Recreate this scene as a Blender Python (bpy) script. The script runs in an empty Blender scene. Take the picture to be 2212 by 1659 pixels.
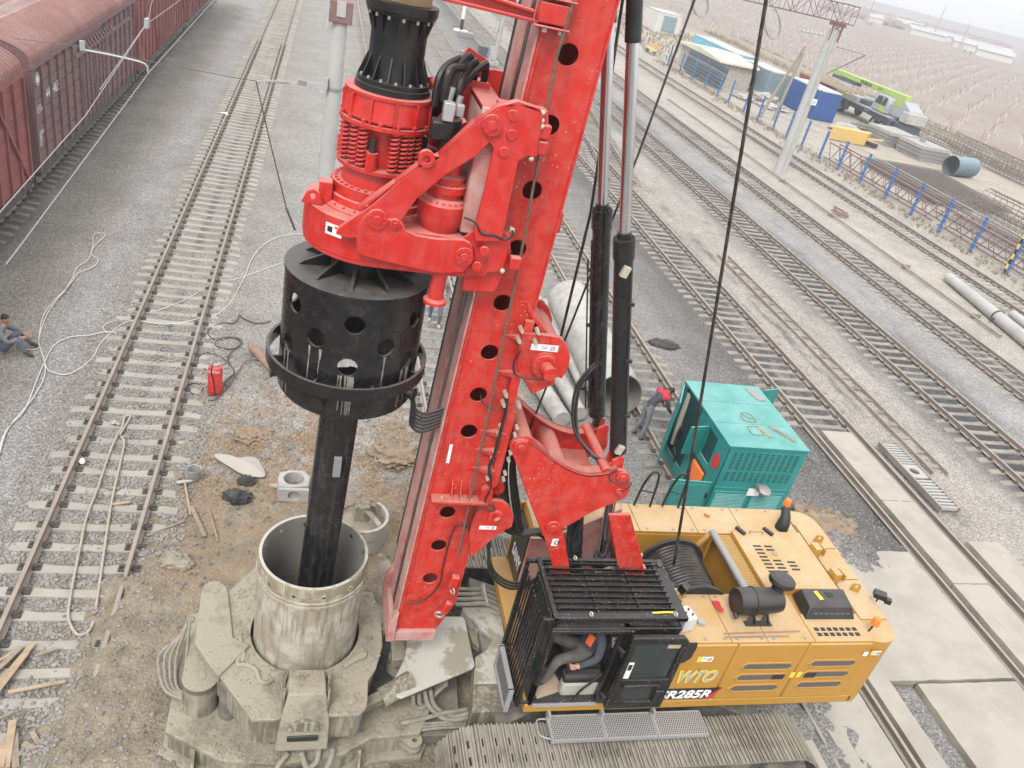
import bpy, bmesh, math, random
from math import sin, cos, pi, radians, sqrt
from mathutils import Vector, Matrix, noise
from mathutils.geometry import tessellate_polygon

random.seed(11)
SC = bpy.context.scene
COL = SC.collection

# ---------------------------------------------------------------- camera
CAM_H = 11.2
PITCH, ROLL, YAW = radians(30.1), radians(13.8), radians(17.81)
FPX, IW, IH = 1713.0, 2212.0, 1659.0
FWD = Vector((sin(YAW)*cos(PITCH), cos(YAW)*cos(PITCH), -sin(PITCH)))
_r0 = Vector((cos(YAW), -sin(YAW), 0)); _u0 = _r0.cross(FWD)
RIGHT = _r0*cos(ROLL) + _u0*sin(ROLL)
UPV = _u0*cos(ROLL) - _r0*sin(ROLL)
CPOS = Vector((0, 0, CAM_H))
cam_d = bpy.data.cameras.new("camera"); cam = bpy.data.objects.new("camera", cam_d); COL.objects.link(cam)
cam_d.sensor_width = 36.0; cam_d.lens = 36.0*FPX/IW; cam_d.clip_start = 0.1; cam_d.clip_end = 9000
m3 = Matrix((RIGHT, UPV, -FWD)).transposed()
cam.matrix_world = Matrix.Translation(CPOS) @ m3.to_4x4()
SC.camera = cam

# ---------------------------------------------------------------- sky, sun, exposure
SUN_EL, SUN_AZ = radians(52), radians(212)     # azimuth clockwise from +Y, where the sun stands
w = bpy.data.worlds.new("World"); SC.world = w; w.use_nodes = True
nt = w.node_tree; nt.nodes.clear()
wo = nt.nodes.new("ShaderNodeOutputWorld"); bg = nt.nodes.new("ShaderNodeBackground")
sk = nt.nodes.new("ShaderNodeTexSky"); sk.sky_type = 'NISHITA'; sk.sun_disc = False
sk.sun_elevation = SUN_EL; sk.sun_rotation = SUN_AZ; sk.air_density = 1.0; sk.dust_density = 1.0; sk.ozone_density = 1.0
# high overcast: the clear sky's light is spread evenly by a closed white cloud layer
hs = nt.nodes.new("ShaderNodeHueSaturation"); hs.inputs['Saturation'].default_value = 0.16
cl_ = nt.nodes.new("ShaderNodeMix"); cl_.data_type = 'RGBA'; cl_.inputs[0].default_value = 0.8; cl_.inputs[7].default_value = (5.3, 5.35, 5.45, 1)
nt.links.new(sk.outputs[0], hs.inputs['Color']); nt.links.new(hs.outputs[0], cl_.inputs[6]); nt.links.new(cl_.outputs[2], bg.inputs[0]); nt.links.new(bg.outputs[0], wo.inputs[0])
bg.inputs[1].default_value = 0.15
sl = bpy.data.lights.new("sun", 'SUN'); sl.energy = 1.5; sl.angle = radians(22); sl.color = (1.0, 0.97, 0.93)
so = bpy.data.objects.new("sun", sl); COL.objects.link(so)
sd = Vector((sin(SUN_AZ)*cos(SUN_EL), cos(SUN_AZ)*cos(SUN_EL), sin(SUN_EL)))
so.rotation_euler = sd.to_track_quat('Z', 'Y').to_euler(); so.location = (0, -20, 40)
SC.view_settings.view_transform = 'Standard'; SC.view_settings.look = 'None'
SC.view_settings.exposure = 1.02; SC.view_settings.gamma = 1.0
SC.render.engine = 'CYCLES'
CY_ = SC.cycles; CY_.max_bounces = 4; CY_.diffuse_bounces = 2; CY_.glossy_bounces = 2; CY_.transmission_bounces = 2; CY_.volume_bounces = 0; CY_.transparent_max_bounces = 6
CY_.use_adaptive_sampling = True; CY_.adaptive_threshold = 0.02; CY_.caustics_reflective = False; CY_.caustics_refractive = False

# ---------------------------------------------------------------- surveying: photo point -> place, given its height or plane
def _ray(x, y):
    return FWD*FPX + RIGHT*(x-IW/2) - UPV*(y-IH/2)
def q(R, x, y):
    s = R[2]/2212.0; return ((R[0]+x*s)/1.15732, (R[1]+y*s)/1.15732)
def G(x, y, z=0.0):
    d = _ray(x, y); return CPOS + d*((z-CAM_H)/d.z)
def PY(x, y, Y):
    d = _ray(x, y); return CPOS + d*(Y/d.y)
def PX(x, y, X):
    d = _ray(x, y); return CPOS + d*(X/d.x)

# ---------------------------------------------------------------- materials
MAT = {}
def nn(t, k, **kw):
    n = t.nodes.new(k)
    for a, b in kw.items(): setattr(n, a, b)
    return n
def ramp(t, src, a, b, ca=0.0, cb=1.0):
    r = nn(t, "ShaderNodeMapRange"); r.clamp = True
    r.inputs[1].default_value = a; r.inputs[2].default_value = b; r.inputs[3].default_value = ca; r.inputs[4].default_value = cb
    t.links.new(src, r.inputs[0]); return r.outputs[0]
def math_(t, op, a, b=None):
    n = nn(t, "ShaderNodeMath", operation=op)
    for i, s in enumerate((a, b)):
        if s is None: continue
        if isinstance(s, (int, float)): n.inputs[i].default_value = s
        else: t.links.new(s, n.inputs[i])
    return n.outputs[0]
def mixc(t, fac, a, b):
    n = nn(t, "ShaderNodeMix", data_type='RGBA')
    if isinstance(fac, (int, float)): n.inputs[0].default_value = fac
    else: t.links.new(fac, n.inputs[0])
    for i, s in ((6, a), (7, b)):
        if isinstance(s, (tuple, list)): n.inputs[i].default_value = (*s[:3], 1)
        else: t.links.new(s, n.inputs[i])
    return n.outputs[2]
def noise_(t, vec, scale, detail=5, rough=0.6, dist=0.0):
    n = nn(t, "ShaderNodeTexNoise"); n.inputs['Scale'].default_value = scale; n.inputs['Detail'].default_value = detail
    n.inputs['Roughness'].default_value = rough; n.inputs['Distortion'].default_value = dist
    if vec is not None: t.links.new(vec, n.inputs['Vector'])
    return n.outputs[0]
def scaled(t, vec, s):
    n = nn(t, "ShaderNodeVectorMath", operation='MULTIPLY'); t.links.new(vec, n.inputs[0]); n.inputs[1].default_value = s
    return n.outputs[0]
def M(name, col, rough=0.6, metal=0.0, col2=None, vs=2.0, vlo=0.4, vhi=0.7, dust=None, up=0.0, allover=0.0, ds=3.0,
      splat=None, splat_amt=0.0, splat_s=14.0, streak=None, streak_amt=0.0, bump=0.0, bs=40.0, spec=0.5, coat=0.0, alpha=1.0, trans=0.0):
    if name in MAT: return MAT[name]
    m = bpy.data.materials.new(name); m.use_nodes = True; t = m.node_tree
    b = t.nodes["Principled BSDF"]; geo = nn(t, "ShaderNodeNewGeometry"); P = geo.outputs['Position']
    c = nn(t, "ShaderNodeRGB"); c.outputs[0].default_value = (*col, 1); cur = c.outputs[0]
    rsock = None
    if col2 is not None:
        f = ramp(t, noise_(t, P, vs, 4, 0.65), vlo, vhi); cur = mixc(t, f, cur, col2)
    if streak is not None:
        f = ramp(t, noise_(t, scaled(t, P, (7, 7, 0.7)), 2.2, 4, 0.6), 0.47, 0.64)
        cur = mixc(t, math_(t, 'MULTIPLY', f, streak_amt), cur, streak)
    if dust is not None:
        sx = nn(t, "ShaderNodeSeparateXYZ"); t.links.new(geo.outputs['Normal'], sx.inputs[0])
        n1 = ramp(t, noise_(t, P, ds, 4, 0.72), 0.28, 0.62)
        fu = math_(t, 'MULTIPLY', math_(t, 'MULTIPLY', ramp(t, sx.outputs[2], 0.25, 0.9), up), math_(t, 'ADD', math_(t, 'MULTIPLY', n1, 0.6), 0.4))
        fa = math_(t, 'MULTIPLY', ramp(t, noise_(t, P, ds*1.7, 4, 0.72), 0.42, 0.8), allover)
        f = math_(t, 'MAXIMUM', fu, fa); cur = mixc(t, f, cur, dust)
        rsock = ramp(t, f, 0, 1, rough, 0.9)
    if splat is not None:
        v = nn(t, "ShaderNodeTexVoronoi"); v.inputs['Scale'].default_value = splat_s; t.links.new(P, v.inputs['Vector'])
        f = math_(t, 'MULTIPLY', ramp(t, v.outputs[0], 0.16, 0.11), ramp(t, noise_(t, P, 1.6, 3), 0.62-0.22*splat_amt, 0.66-0.1*splat_amt))
        cur = mixc(t, f, cur, splat)
    t.links.new(cur, b.inputs['Base Color'])
    if rsock is not None: t.links.new(rsock, b.inputs['Roughness'])
    else: b.inputs['Roughness'].default_value = rough
    b.inputs['Metallic'].default_value = metal
    b.inputs['Specular IOR Level'].default_value = spec
    b.inputs['Coat Weight'].default_value = coat
    if alpha < 1: b.inputs['Alpha'].default_value = alpha
    if trans > 0: b.inputs['Transmission Weight'].default_value = trans
    if bump > 0:
        bn = nn(t, "ShaderNodeBump"); bn.inputs['Strength'].default_value = bump; bn.inputs['Distance'].default_value = 0.02
        t.links.new(noise_(t, P, bs, 3, 0.7), bn.inputs['Height']); t.links.new(bn.outputs[0], b.inputs['Normal'])
    MAT[name] = m; return m

DUST = (0.46, 0.40, 0.33)
M('red', (0.52, 0.020, 0.011), 0.38, streak=(0.30, 0.014, 0.011), streak_amt=0.55, dust=(0.46, 0.22, 0.18), up=0.85, allover=0.34, ds=3.2, splat=(0.48, 0.34, 0.27), splat_amt=0.7, splat_s=16)
M('red_head', (0.52, 0.018, 0.013), 0.38, streak=(0.33, 0.014, 0.012), streak_amt=0.5, dust=(0.52, 0.25, 0.22), up=0.85, allover=0.2, ds=3.0)
M('red_dusty', (0.42, 0.09, 0.08), 0.7, col2=(0.46, 0.30, 0.26), vs=3.0, vlo=0.3, vhi=0.7, dust=(0.46, 0.36, 0.32), up=0.8, allover=0.8, ds=2.0)
M('black', (0.008, 0.008, 0.009), 0.3, dust=(0.15, 0.14, 0.125), up=0.4, allover=0.12, ds=3.2)
M('black_gloss', (0.006, 0.006, 0.007), 0.22, dust=(0.10, 0.095, 0.09), up=0.2, allover=0.18, ds=4.0, streak=(0.035, 0.034, 0.035), streak_amt=0.6)
M('black_drum', (0.006, 0.006, 0.007), 0.25, col2=(0.026, 0.025, 0.025), vs=3.5, vlo=0.5, vhi=0.75, dust=(0.16, 0.15, 0.135), up=0.7, allover=0.09, ds=5.0)
M('cab_black', (0.006, 0.006, 0.007), 0.28, dust=(0.16, 0.15, 0.14), up=0.28, allover=0.05, ds=4.0, splat=(0.5, 0.48, 0.44), splat_amt=1.1, splat_s=20)
M('rubber', (0.013, 0.013, 0.013), 0.6, dust=(0.16, 0.15, 0.13), up=0.25, allover=0.08)
M('hose', (0.012, 0.012, 0.012), 0.45, dust=(0.22, 0.20, 0.17), up=0.35, allover=0.1)
M('hose_mud', (0.30, 0.275, 0.225), 0.9, col2=(0.20, 0.18, 0.145), vs=9, bump=0.5, bs=60)
M('chrome', (0.62, 0.63, 0.65), 0.16, metal=1.0, dust=(0.45, 0.43, 0.40), allover=0.25)
M('steel', (0.33, 0.33, 0.34), 0.45, metal=0.6, dust=DUST, up=0.5, allover=0.2)
M('bolt', (0.52, 0.48, 0.38), 0.45, metal=0.4)
M('galv', (0.42, 0.43, 0.44), 0.45, metal=0.5, dust=(0.45, 0.41, 0.35), up=0.45, allover=0.3)
M('yellow', (0.42, 0.215, 0.028), 0.42, dust=(0.50, 0.365, 0.22), up=1.0, allover=0.14, ds=1.6, splat=(0.27, 0.20, 0.12), splat_amt=0.5, splat_s=17)
M('yellow_plain', (0.42, 0.215, 0.028), 0.45, dust=(0.48, 0.34, 0.2), up=0.4, allover=0.1)
M('mesh_yellow', (0.50, 0.30, 0.08), 0.6, dust=(0.60, 0.44, 0.26), up=0.5)
M('white_mark', (0.78, 0.77, 0.75), 0.6)
M('silver_mark', (0.55, 0.55, 0.56), 0.3, metal=0.5)
M('yellow_mark', (0.80, 0.58, 0.06), 0.5)
M('orange_lens', (0.85, 0.19, 0.03), 0.25, spec=0.6)
M('decal_black', (0.02, 0.02, 0.02), 0.5)
M('decal_red', (0.55, 0.03, 0.03), 0.5)
M('grille', (0.10, 0.095, 0.09), 0.7, bump=0.4, bs=150)
M('mud', (0.285, 0.26, 0.20), 0.85, col2=(0.15, 0.13, 0.095), vs=1.7, vlo=0.5, vhi=0.62, dust=(0.35, 0.315, 0.235), up=0.5, allover=0.4, ds=9, splat=(0.14, 0.12, 0.09), splat_amt=1.6, splat_s=13, bump=1.0, bs=20)
M('mud_side', (0.25, 0.225, 0.17), 0.7, col2=(0.145, 0.125, 0.088), vs=1.3, vlo=0.45, vhi=0.55, streak=(0.36, 0.34, 0.28), streak_amt=0.7, bump=0.25, bs=40)
M('mud_pale', (0.43, 0.41, 0.36), 0.9, col2=(0.27, 0.245, 0.19), vs=1.5, vlo=0.52, vhi=0.58, bump=0.2, bs=50)
M('mud_dark', (0.13, 0.12, 0.10), 0.8, col2=(0.24, 0.22, 0.18), vs=5, bump=0.6, bs=25)
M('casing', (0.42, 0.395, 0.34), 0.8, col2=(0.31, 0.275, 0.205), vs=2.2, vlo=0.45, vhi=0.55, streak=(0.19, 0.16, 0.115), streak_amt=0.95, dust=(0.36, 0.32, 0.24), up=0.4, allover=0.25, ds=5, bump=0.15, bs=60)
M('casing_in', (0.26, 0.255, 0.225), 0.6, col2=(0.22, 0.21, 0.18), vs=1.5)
M('casing_band', (0.22, 0.185, 0.125), 0.85, col2=(0.42, 0.385, 0.30), vs=3.0, vlo=0.45, vhi=0.6, streak=(0.20, 0.17, 0.11), streak_amt=0.9)
M('track_shoe', (0.26, 0.24, 0.20), 0.75, col2=(0.115, 0.10, 0.082), vs=1.1, vlo=.42, vhi=.6, dust=(0.36, 0.33, 0.27), up=0.55, allover=0.4, ds=6, bump=0.3, bs=40)
M('track_dark', (0.07, 0.065, 0.06), 0.8, col2=(0.22, 0.20, 0.16), vs=3)
M('concrete', (0.38, 0.37, 0.35), 0.85, col2=(0.29, 0.28, 0.26), vs=1.2, bump=0.25, bs=50)
M('pole_concrete', (0.42, 0.415, 0.40), 0.85, col2=(0.34, 0.335, 0.32), vs=1.0, streak=(0.40, 0.39, 0.37), streak_amt=0.5, bump=0.15, bs=60)
M('sleeper', (0.37, 0.35, 0.31), 0.9, col2=(0.27, 0.25, 0.215), vs=0.9, dust=(0.29, 0.26, 0.215), up=0.2, allover=0.6, ds=1.2, bump=0.4, bs=45)
M('sleeper_old', (0.29, 0.265, 0.235), 0.95, col2=(0.15, 0.14, 0.125), vs=1.0, dust=(0.33, 0.295, 0.25), up=0.2, allover=0.6, ds=0.8, bump=0.5, bs=35)
M('sleeper_wood', (0.17, 0.155, 0.14), 0.95, col2=(0.30, 0.275, 0.24), vs=1.2, bump=0.5, bs=30)
M('rail', (0.24, 0.19, 0.15), 0.6, metal=0.15, col2=(0.31, 0.255, 0.205), vs=1.5, dust=(0.36, 0.32, 0.28), up=0.6, allover=0.3)
M('rail_old', (0.22, 0.175, 0.15), 0.7, metal=0.1, col2=(0.30, 0.25, 0.21), vs=1.2, dust=(0.38, 0.34, 0.30), up=0.75, allover=0.2)
M('fastening', (0.05, 0.045, 0.04), 0.8, col2=(0.13, 0.11, 0.09), vs=8)
M('teal', (0.008, 0.20, 0.19), 0.42, col2=(0.010, 0.23, 0.215), vs=1.5, streak=(0.012, 0.17, 0.16), streak_amt=0.5, dust=(0.21, 0.43, 0.40), up=0.8, allover=0.16, ds=1.4)
M('teal_dark', (0.008, 0.06, 0.06), 0.6)
M('panel_grey', (0.55, 0.56, 0.55), 0.6)
M('glass', (0.03, 0.045, 0.045), 0.06, spec=0.6, dust=(0.28, 0.27, 0.24), up=0.0, allover=0.25, ds=2.5)
M('window_glass', (0.05, 0.06, 0.06), 0.05, alpha=0.55)
M('white_paint', (0.42, 0.41, 0.38), 0.7, col2=(0.29, 0.275, 0.24), vs=2.2, vlo=0.45, vhi=0.7, splat=(0.22, 0.21, 0.18), splat_amt=0.6, splat_s=9)
M('cable_white', (0.60, 0.58, 0.54), 0.7)
M('rope', (0.10, 0.07, 0.045), 0.85, col2=(0.19, 0.14, 0.10), vs=40)
M('sling', (0.42, 0.38, 0.31), 0.95, col2=(0.32, 0.28, 0.22), vs=12)
M('rope_dark', (0.010, 0.009, 0.009), 0.36, col2=(0.07, 0.05, 0.035), vs=6)
M('wood_old', (0.30, 0.25, 0.19), 0.9, col2=(0.20, 0.165, 0.125), vs=6, bump=0.5, bs=40)
M('wood_new', (0.40, 0.30, 0.20), 0.85, col2=(0.30, 0.215, 0.14), vs=5, bump=0.4, bs=40)
M('gas_red', (0.55, 0.022, 0.02), 0.45, dust=(0.6, 0.3, 0.27), up=0.35, allover=0.3, ds=5)
M('rust', (0.25, 0.15, 0.11), 0.85, col2=(0.34, 0.22, 0.16), vs=6)
M('cloth', (0.38, 0.355, 0.315), 0.95, bump=0.5, bs=12)
M('tar', (0.03, 0.029, 0.028), 0.9, col2=(0.09, 0.086, 0.08), vs=5, bump=1.0, bs=12)
M('slab_grey', (0.20, 0.19, 0.18), 0.9, col2=(0.28, 0.265, 0.25), vs=0.8)
M('soil', (0.30, 0.26, 0.20), 0.95, col2=(0.22, 0.185, 0.145), vs=3, bump=0.8, bs=14)
M('soil_brown', (0.29, 0.215, 0.145), 0.95, col2=(0.20, 0.15, 0.105), vs=4, bump=0.9, bs=12)
M('wet_mud', (0.30, 0.265, 0.20), 0.55, col2=(0.22, 0.195, 0.15), vs=3, bump=0.7, bs=8)
M('stone_light', (0.29, 0.275, 0.255), 0.95, col2=(0.19, 0.175, 0.16), vs=7)
M('mud_streak', (0.24, 0.225, 0.19), 0.8, col2=(0.10, 0.095, 0.085), vs=9)
M('dry_grass', (0.34, 0.28, 0.19), 0.95, col2=(0.22, 0.17, 0.12), vs=2)
M('stone_dark', (0.15, 0.14, 0.13), 0.95, col2=(0.22, 0.205, 0.185), vs=5)
M('slab', (0.36, 0.325, 0.265), 0.92, col2=(0.225, 0.195, 0.15), vs=0.8, vlo=0.44, vhi=0.62, dust=(0.42, 0.40, 0.37), up=0.5, allover=0.0, ds=0.8, splat=(0.24, 0.21, 0.17), splat_amt=0.3, splat_s=18, bump=0.35, bs=30)
M('wagon_red', (0.29, 0.075, 0.072), 0.7, col2=(0.20, 0.045, 0.045), vs=0.8, dust=(0.34, 0.20, 0.19), up=0.7, allover=0.4, ds=1.4, streak=(0.16, 0.09, 0.085), streak_amt=0.5)
M('wagon_dark', (0.185, 0.09, 0.09), 0.7, col2=(0.14, 0.07, 0.073), vs=0.8, dust=(0.26, 0.19, 0.19), up=0.7, allover=0.35, ds=1.4, streak=(0.20, 0.16, 0.16), streak_amt=0.5)
M('wagon_roof', (0.25, 0.115, 0.105), 0.8, col2=(0.31, 0.18, 0.16), vs=0.7, dust=(0.38, 0.29, 0.265), up=0.4, allover=0.4, ds=1.0)
M('underframe', (0.06, 0.052, 0.05), 0.85, dust=(0.24, 0.20, 0.18), up=0.5, allover=0.35)
M('blue_paint', (0.02, 0.12, 0.36), 0.5, dust=(0.30, 0.38, 0.48), up=0.3, allover=0.25)
M('container_blue', (0.016, 0.08, 0.28), 0.55, dust=(0.25, 0.32, 0.42), up=0.5, allover=0.15)
M('container_sky', (0.14, 0.48, 0.66), 0.6, dust=(0.55, 0.62, 0.64), up=0.5, allover=0.2)
M('container_grey', (0.17, 0.25, 0.28), 0.65, dust=(0.36, 0.38, 0.37), up=0.5, allover=0.35)
M('container_red', (0.26, 0.06, 0.06), 0.65, dust=(0.40, 0.26, 0.25), up=0.5, allover=0.3)
M('brick', (0.42, 0.38, 0.33), 0.95, col2=(0.30, 0.27, 0.24), vs=3, bump=0.7, bs=10)
M('cream', (0.66, 0.60, 0.48), 0.9, col2=(0.56, 0.50, 0.40), vs=1)
M('tarp', (0.035, 0.05, 0.07), 0.5, col2=(0.07, 0.09, 0.115), vs=1.5, bump=0.8, bs=4)
M('lattice_red', (0.19, 0.10, 0.095), 0.75, dust=(0.28, 0.225, 0.21), up=0.5, allover=0.6)
M('rebar', (0.17, 0.145, 0.13), 0.85, col2=(0.24, 0.20, 0.17), vs=2)
M('crane_green', (0.34, 0.47, 0.10), 0.5, dust=(0.55, 0.6, 0.4), up=0.4, allover=0.1)
M('crane_grey', (0.34, 0.36, 0.38), 0.5, dust=(0.42, 0.41, 0.39), up=0.4, allover=0.15)
M('crane_dark', (0.05, 0.065, 0.085), 0.6, dust=(0.25, 0.24, 0.23), up=0.4, allover=0.2)
M('tube_blue', (0.10, 0.165, 0.20), 0.55, dust=(0.38, 0.42, 0.42), up=0.5, allover=0.2)
M('yellow_box', (0.58, 0.38, 0.10), 0.6, dust=(0.6, 0.5, 0.3), up=0.5, allover=0.2)
M('trunk_white', (0.62, 0.58, 0.54), 0.9)
M('twig', (0.27, 0.19, 0.175), 0.95)
M('skin', (0.42, 0.23, 0.15), 0.55); M('hair', (0.012, 0.011, 0.011), 0.6)
M('navy_cloth', (0.045, 0.05, 0.065), 0.9, col2=(0.065, 0.07, 0.085), vs=8, bump=0.4, bs=18)
M('dark_cloth', (0.10, 0.094, 0.084), 0.9, col2=(0.14, 0.132, 0.12), vs=9, bump=0.5, bs=16)
M('grey_cloth', (0.15, 0.155, 0.17), 0.9, col2=(0.20, 0.205, 0.22), vs=8, bump=0.4, bs=18)
M('denim', (0.09, 0.105, 0.135), 0.9, col2=(0.13, 0.145, 0.175), vs=8, bump=0.4, bs=18)
M('red_cloth', (0.52, 0.03, 0.04), 0.9, bump=0.3, bs=20); M('orange_cloth', (0.75, 0.13, 0.03), 0.9)
M('boot', (0.04, 0.035, 0.03), 0.7); M('seat_grey', (0.36, 0.34, 0.30), 0.8); M('cardboard', (0.42, 0.32, 0.23), 0.9)
M('wall_pale', (0.60, 0.58, 0.54), 0.9); M('roof_pale', (0.50, 0.50, 0.50), 0.7, col2=(0.36, 0.36, 0.36), vs=.4)

# ---------------------------------------------------------------- mesh builder
def frame(d):
    d = d.normalized(); a = Vector((0, 0, 1)) if abs(d.z) < 0.9 else Vector((1, 0, 0))
    u = d.cross(a).normalized(); return u, d.cross(u).normalized()
class MB:
    def __init__(s): s.v = []; s.f = []
    def add(s, vs, fs):
        o = len(s.v); s.v += [tuple(x) for x in vs]; s.f += [tuple(i+o for i in f) for f in fs]; return s
    def box(s, x0, x1, y0, y1, z0, z1):
        vs = [(x, y, z) for x in (x0, x1) for y in (y0, y1) for z in (z0, z1)]
        return s.add(vs, [(0, 1, 3, 2), (4, 6, 7, 5), (0, 4, 5, 1), (2, 3, 7, 6), (0, 2, 6, 4), (1, 5, 7, 3)])
    def obox(s, c, h, rz=0, rx=0, ry=0, m=None):
        m = m or (Matrix.Rotation(rz, 3, 'Z') @ Matrix.Rotation(ry, 3, 'Y') @ Matrix.Rotation(rx, 3, 'X'))
        c = Vector(c); vs = [c + m @ Vector((a*h[0], b*h[1], d*h[2])) for a in (-1, 1) for b in (-1, 1) for d in (-1, 1)]
        return s.add(vs, [(0, 1, 3, 2), (4, 6, 7, 5), (0, 4, 5, 1), (2, 3, 7, 6), (0, 2, 6, 4), (1, 5, 7, 3)])
    def beam(s, p0, p1, w, h, up=(0, 0, 1)):
        p0 = Vector(p0); p1 = Vector(p1); d = (p1-p0).normalized(); u = Vector(up)
        a = d.cross(u)
        if a.length < 1e-4: a = d.cross(Vector((1, 0, 0)))
        a.normalize(); b = a.cross(d).normalized()
        vs = [p + a*(i*w/2) + b*(j*h/2) for p in (p0, p1) for i in (-1, 1) for j in (-1, 1)]
        return s.add(vs, [(0, 1, 3, 2), (4, 6, 7, 5), (0, 4, 5, 1), (2, 3, 7, 6), (0, 2, 6, 4), (1, 5, 7, 3)])
    def cyl(s, p0, p1, r0, r1=None, n=16, caps=True):
        r1 = r0 if r1 is None else r1; p0 = Vector(p0); p1 = Vector(p1); u, v = frame(p1-p0); vs = []
        for p, r in ((p0, r0), (p1, r1)):
            vs += [p + u*(r*cos(2*pi*i/n)) + v*(r*sin(2*pi*i/n)) for i in range(n)]
        fs = [(i, (i+1) % n, n+(i+1) % n, n+i) for i in range(n)]
        if caps: fs += [tuple(range(n))[::-1], tuple(range(n, 2*n))]
        return s.add(vs, fs)
    def tube(s, pts, r, n=8, closed=False, caps=True):
        pts = [Vector(p) for p in pts]; N = len(pts); vs = []; u = None
        for i, p in enumerate(pts):
            if closed: d = pts[(i+1) % N]-pts[i-1]
            else: d = pts[min(i+1, N-1)]-pts[max(i-1, 0)]
            if d.length < 1e-9: d = Vector((0, 0, 1))
            d.normalize()
            if u is None: u, _ = frame(d)
            else:
                u = u - d*u.dot(d)
                if u.length < 1e-6: u, _ = frame(d)
                u.normalize()
            w_ = d.cross(u); rr = r[i] if isinstance(r, (list, tuple)) else r
            vs += [p + u*(rr*cos(2*pi*k/n)) + w_*(rr*sin(2*pi*k/n)) for k in range(n)]
        fs = []; L = N if closed else N-1
        for i in range(L):
            a = i*n; b = ((i+1) % N)*n
            fs += [(a+k, a+(k+1) % n, b+(k+1) % n, b+k) for k in range(n)]
        if caps and not closed: fs += [tuple(range(n))[::-1], tuple(range((N-1)*n, N*n))]
        return s.add(vs, fs)
    def prism(s, poly, axis, a0, a1):
        return s.plate(poly, [], axis, a0, a1)
    def plate(s, outer, holes, axis, a0, a1):
        def e(p, a):
            return {'x': (a, p[0], p[1]), 'y': (p[0], a, p[1]), 'z': (p[0], p[1], a)}[axis]
        loops = [list(outer)] + [list(h) for h in holes]; flat = [p for l in loops for p in l]; n = len(flat)
        tris = tessellate_polygon([[Vector((p[0], p[1], 0)) for p in l] for l in loops])
        vs = [e(p, a0) for p in flat] + [e(p, a1) for p in flat]
        fs = [tuple(t) for t in tris] + [tuple(i+n for i in t)[::-1] for t in tris]; o = 0
        for l in loops:
            k = len(l); fs += [(o+i, o+(i+1) % k, n+o+(i+1) % k, n+o+i) for i in range(k)]; o += k
        return s.add(vs, fs)
    def lathe(s, prof, c, n=32, closed=False, a0=0.0, a1=2*pi, dirv=(0, 0, 1)):
        c = Vector(c); d = Vector(dirv).normalized()
        if abs(d.z) > 0.999: u, v = Vector((1, 0, 0)), Vector((0, 1, 0))
        else: u, v = frame(d)
        full = abs(a1-a0-2*pi) < 1e-6; m = n if full else n+1; k = len(prof); vs = []
        for i in range(m):
            a = a0+(a1-a0)*i/n
            vs += [c + d*z + (u*cos(a)+v*sin(a))*r for r, z in prof]
        fs = []
        for i in range(n):
            i2 = (i+1) % m
            for j in range(k if closed else k-1):
                j2 = (j+1) % k; fs.append((i*k+j, i2*k+j, i2*k+j2, i*k+j2))
        return s.add(vs, fs)
    def ball(s, c, r, n=12, m=8):
        rr = r if isinstance(r, (list, tuple)) else (r, r, r); c = Vector(c); vs = [c+Vector((0, 0, rr[2]))]
        for j in range(1, m):
            th = pi*j/m
            vs += [c+Vector((rr[0]*sin(th)*cos(2*pi*i/n), rr[1]*sin(th)*sin(2*pi*i/n), rr[2]*cos(th))) for i in range(n)]
        vs.append(c-Vector((0, 0, rr[2]))); fs = [(0, 1+i, 1+(i+1) % n) for i in range(n)]
        for j in range(m-2):
            fs += [(1+j*n+i, 1+(j+1)*n+i, 1+(j+1)*n+(i+1) % n, 1+j*n+(i+1) % n) for i in range(n)]
        e = len(vs)-1; fs += [(e, 1+(m-2)*n+(i+1) % n, 1+(m-2)*n+i) for i in range(n)]
        return s.add(vs, fs)
    def rock(s, c, r, flat=0.7):
        t = (1+sqrt(5))/2; b = [(-1, t, 0), (1, t, 0), (-1, -t, 0), (1, -t, 0), (0, -1, t), (0, 1, t), (0, -1, -t), (0, 1, -t), (t, 0, -1), (t, 0, 1), (-t, 0, -1), (-t, 0, 1)]
        rx, ry = r*random.uniform(.7, 1.3), r*random.uniform(.7, 1.3); a = random.uniform(0, 6.3); ca, sa = cos(a), sin(a); vs = []
        for p in b:
            k = random.uniform(.75, 1.2)/1.9; x, y, z = p[0]*rx*k, p[1]*ry*k, p[2]*r*flat*k
            vs.append((c[0]+x*ca-y*sa, c[1]+x*sa+y*ca, c[2]+z))
        return s.add(vs, [(0, 11, 5), (0, 5, 1), (0, 1, 7), (0, 7, 10), (0, 10, 11), (1, 5, 9), (5, 11, 4), (11, 10, 2), (10, 7, 6), (7, 1, 8), (3, 9, 4), (3, 4, 2), (3, 2, 6), (3, 6, 8), (3, 8, 9), (4, 9, 5), (2, 4, 11), (6, 2, 10), (8, 6, 7), (9, 8, 1)])
    def xf(s, m, start=0):
        for i in range(start, len(s.v)): s.v[i] = tuple(m @ Vector(s.v[i]))
        return s
    def n(s): return len(s.v)
    def build(s, name, mat, parent=None, bevel=0.0, smooth=35, kind=None, label=None, recalc=True):
        o_ = ORG.get(parent.name, Vector((0, 0, 0))) if parent else Vector((0, 0, 0))
        me = bpy.data.meshes.new(name); me.from_pydata([(a-o_.x, b-o_.y, c-o_.z) for a, b, c in s.v], [], s.f)
        if recalc:
            bm = bmesh.new(); bm.from_mesh(me); bmesh.ops.recalc_face_normals(bm, faces=bm.faces); bm.to_mesh(me); bm.free()
        me.update()
        if smooth:
            me.shade_smooth(); me.set_sharp_from_angle(angle=radians(smooth))
        me.materials.append(MAT[mat] if isinstance(mat, str) else mat)
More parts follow.
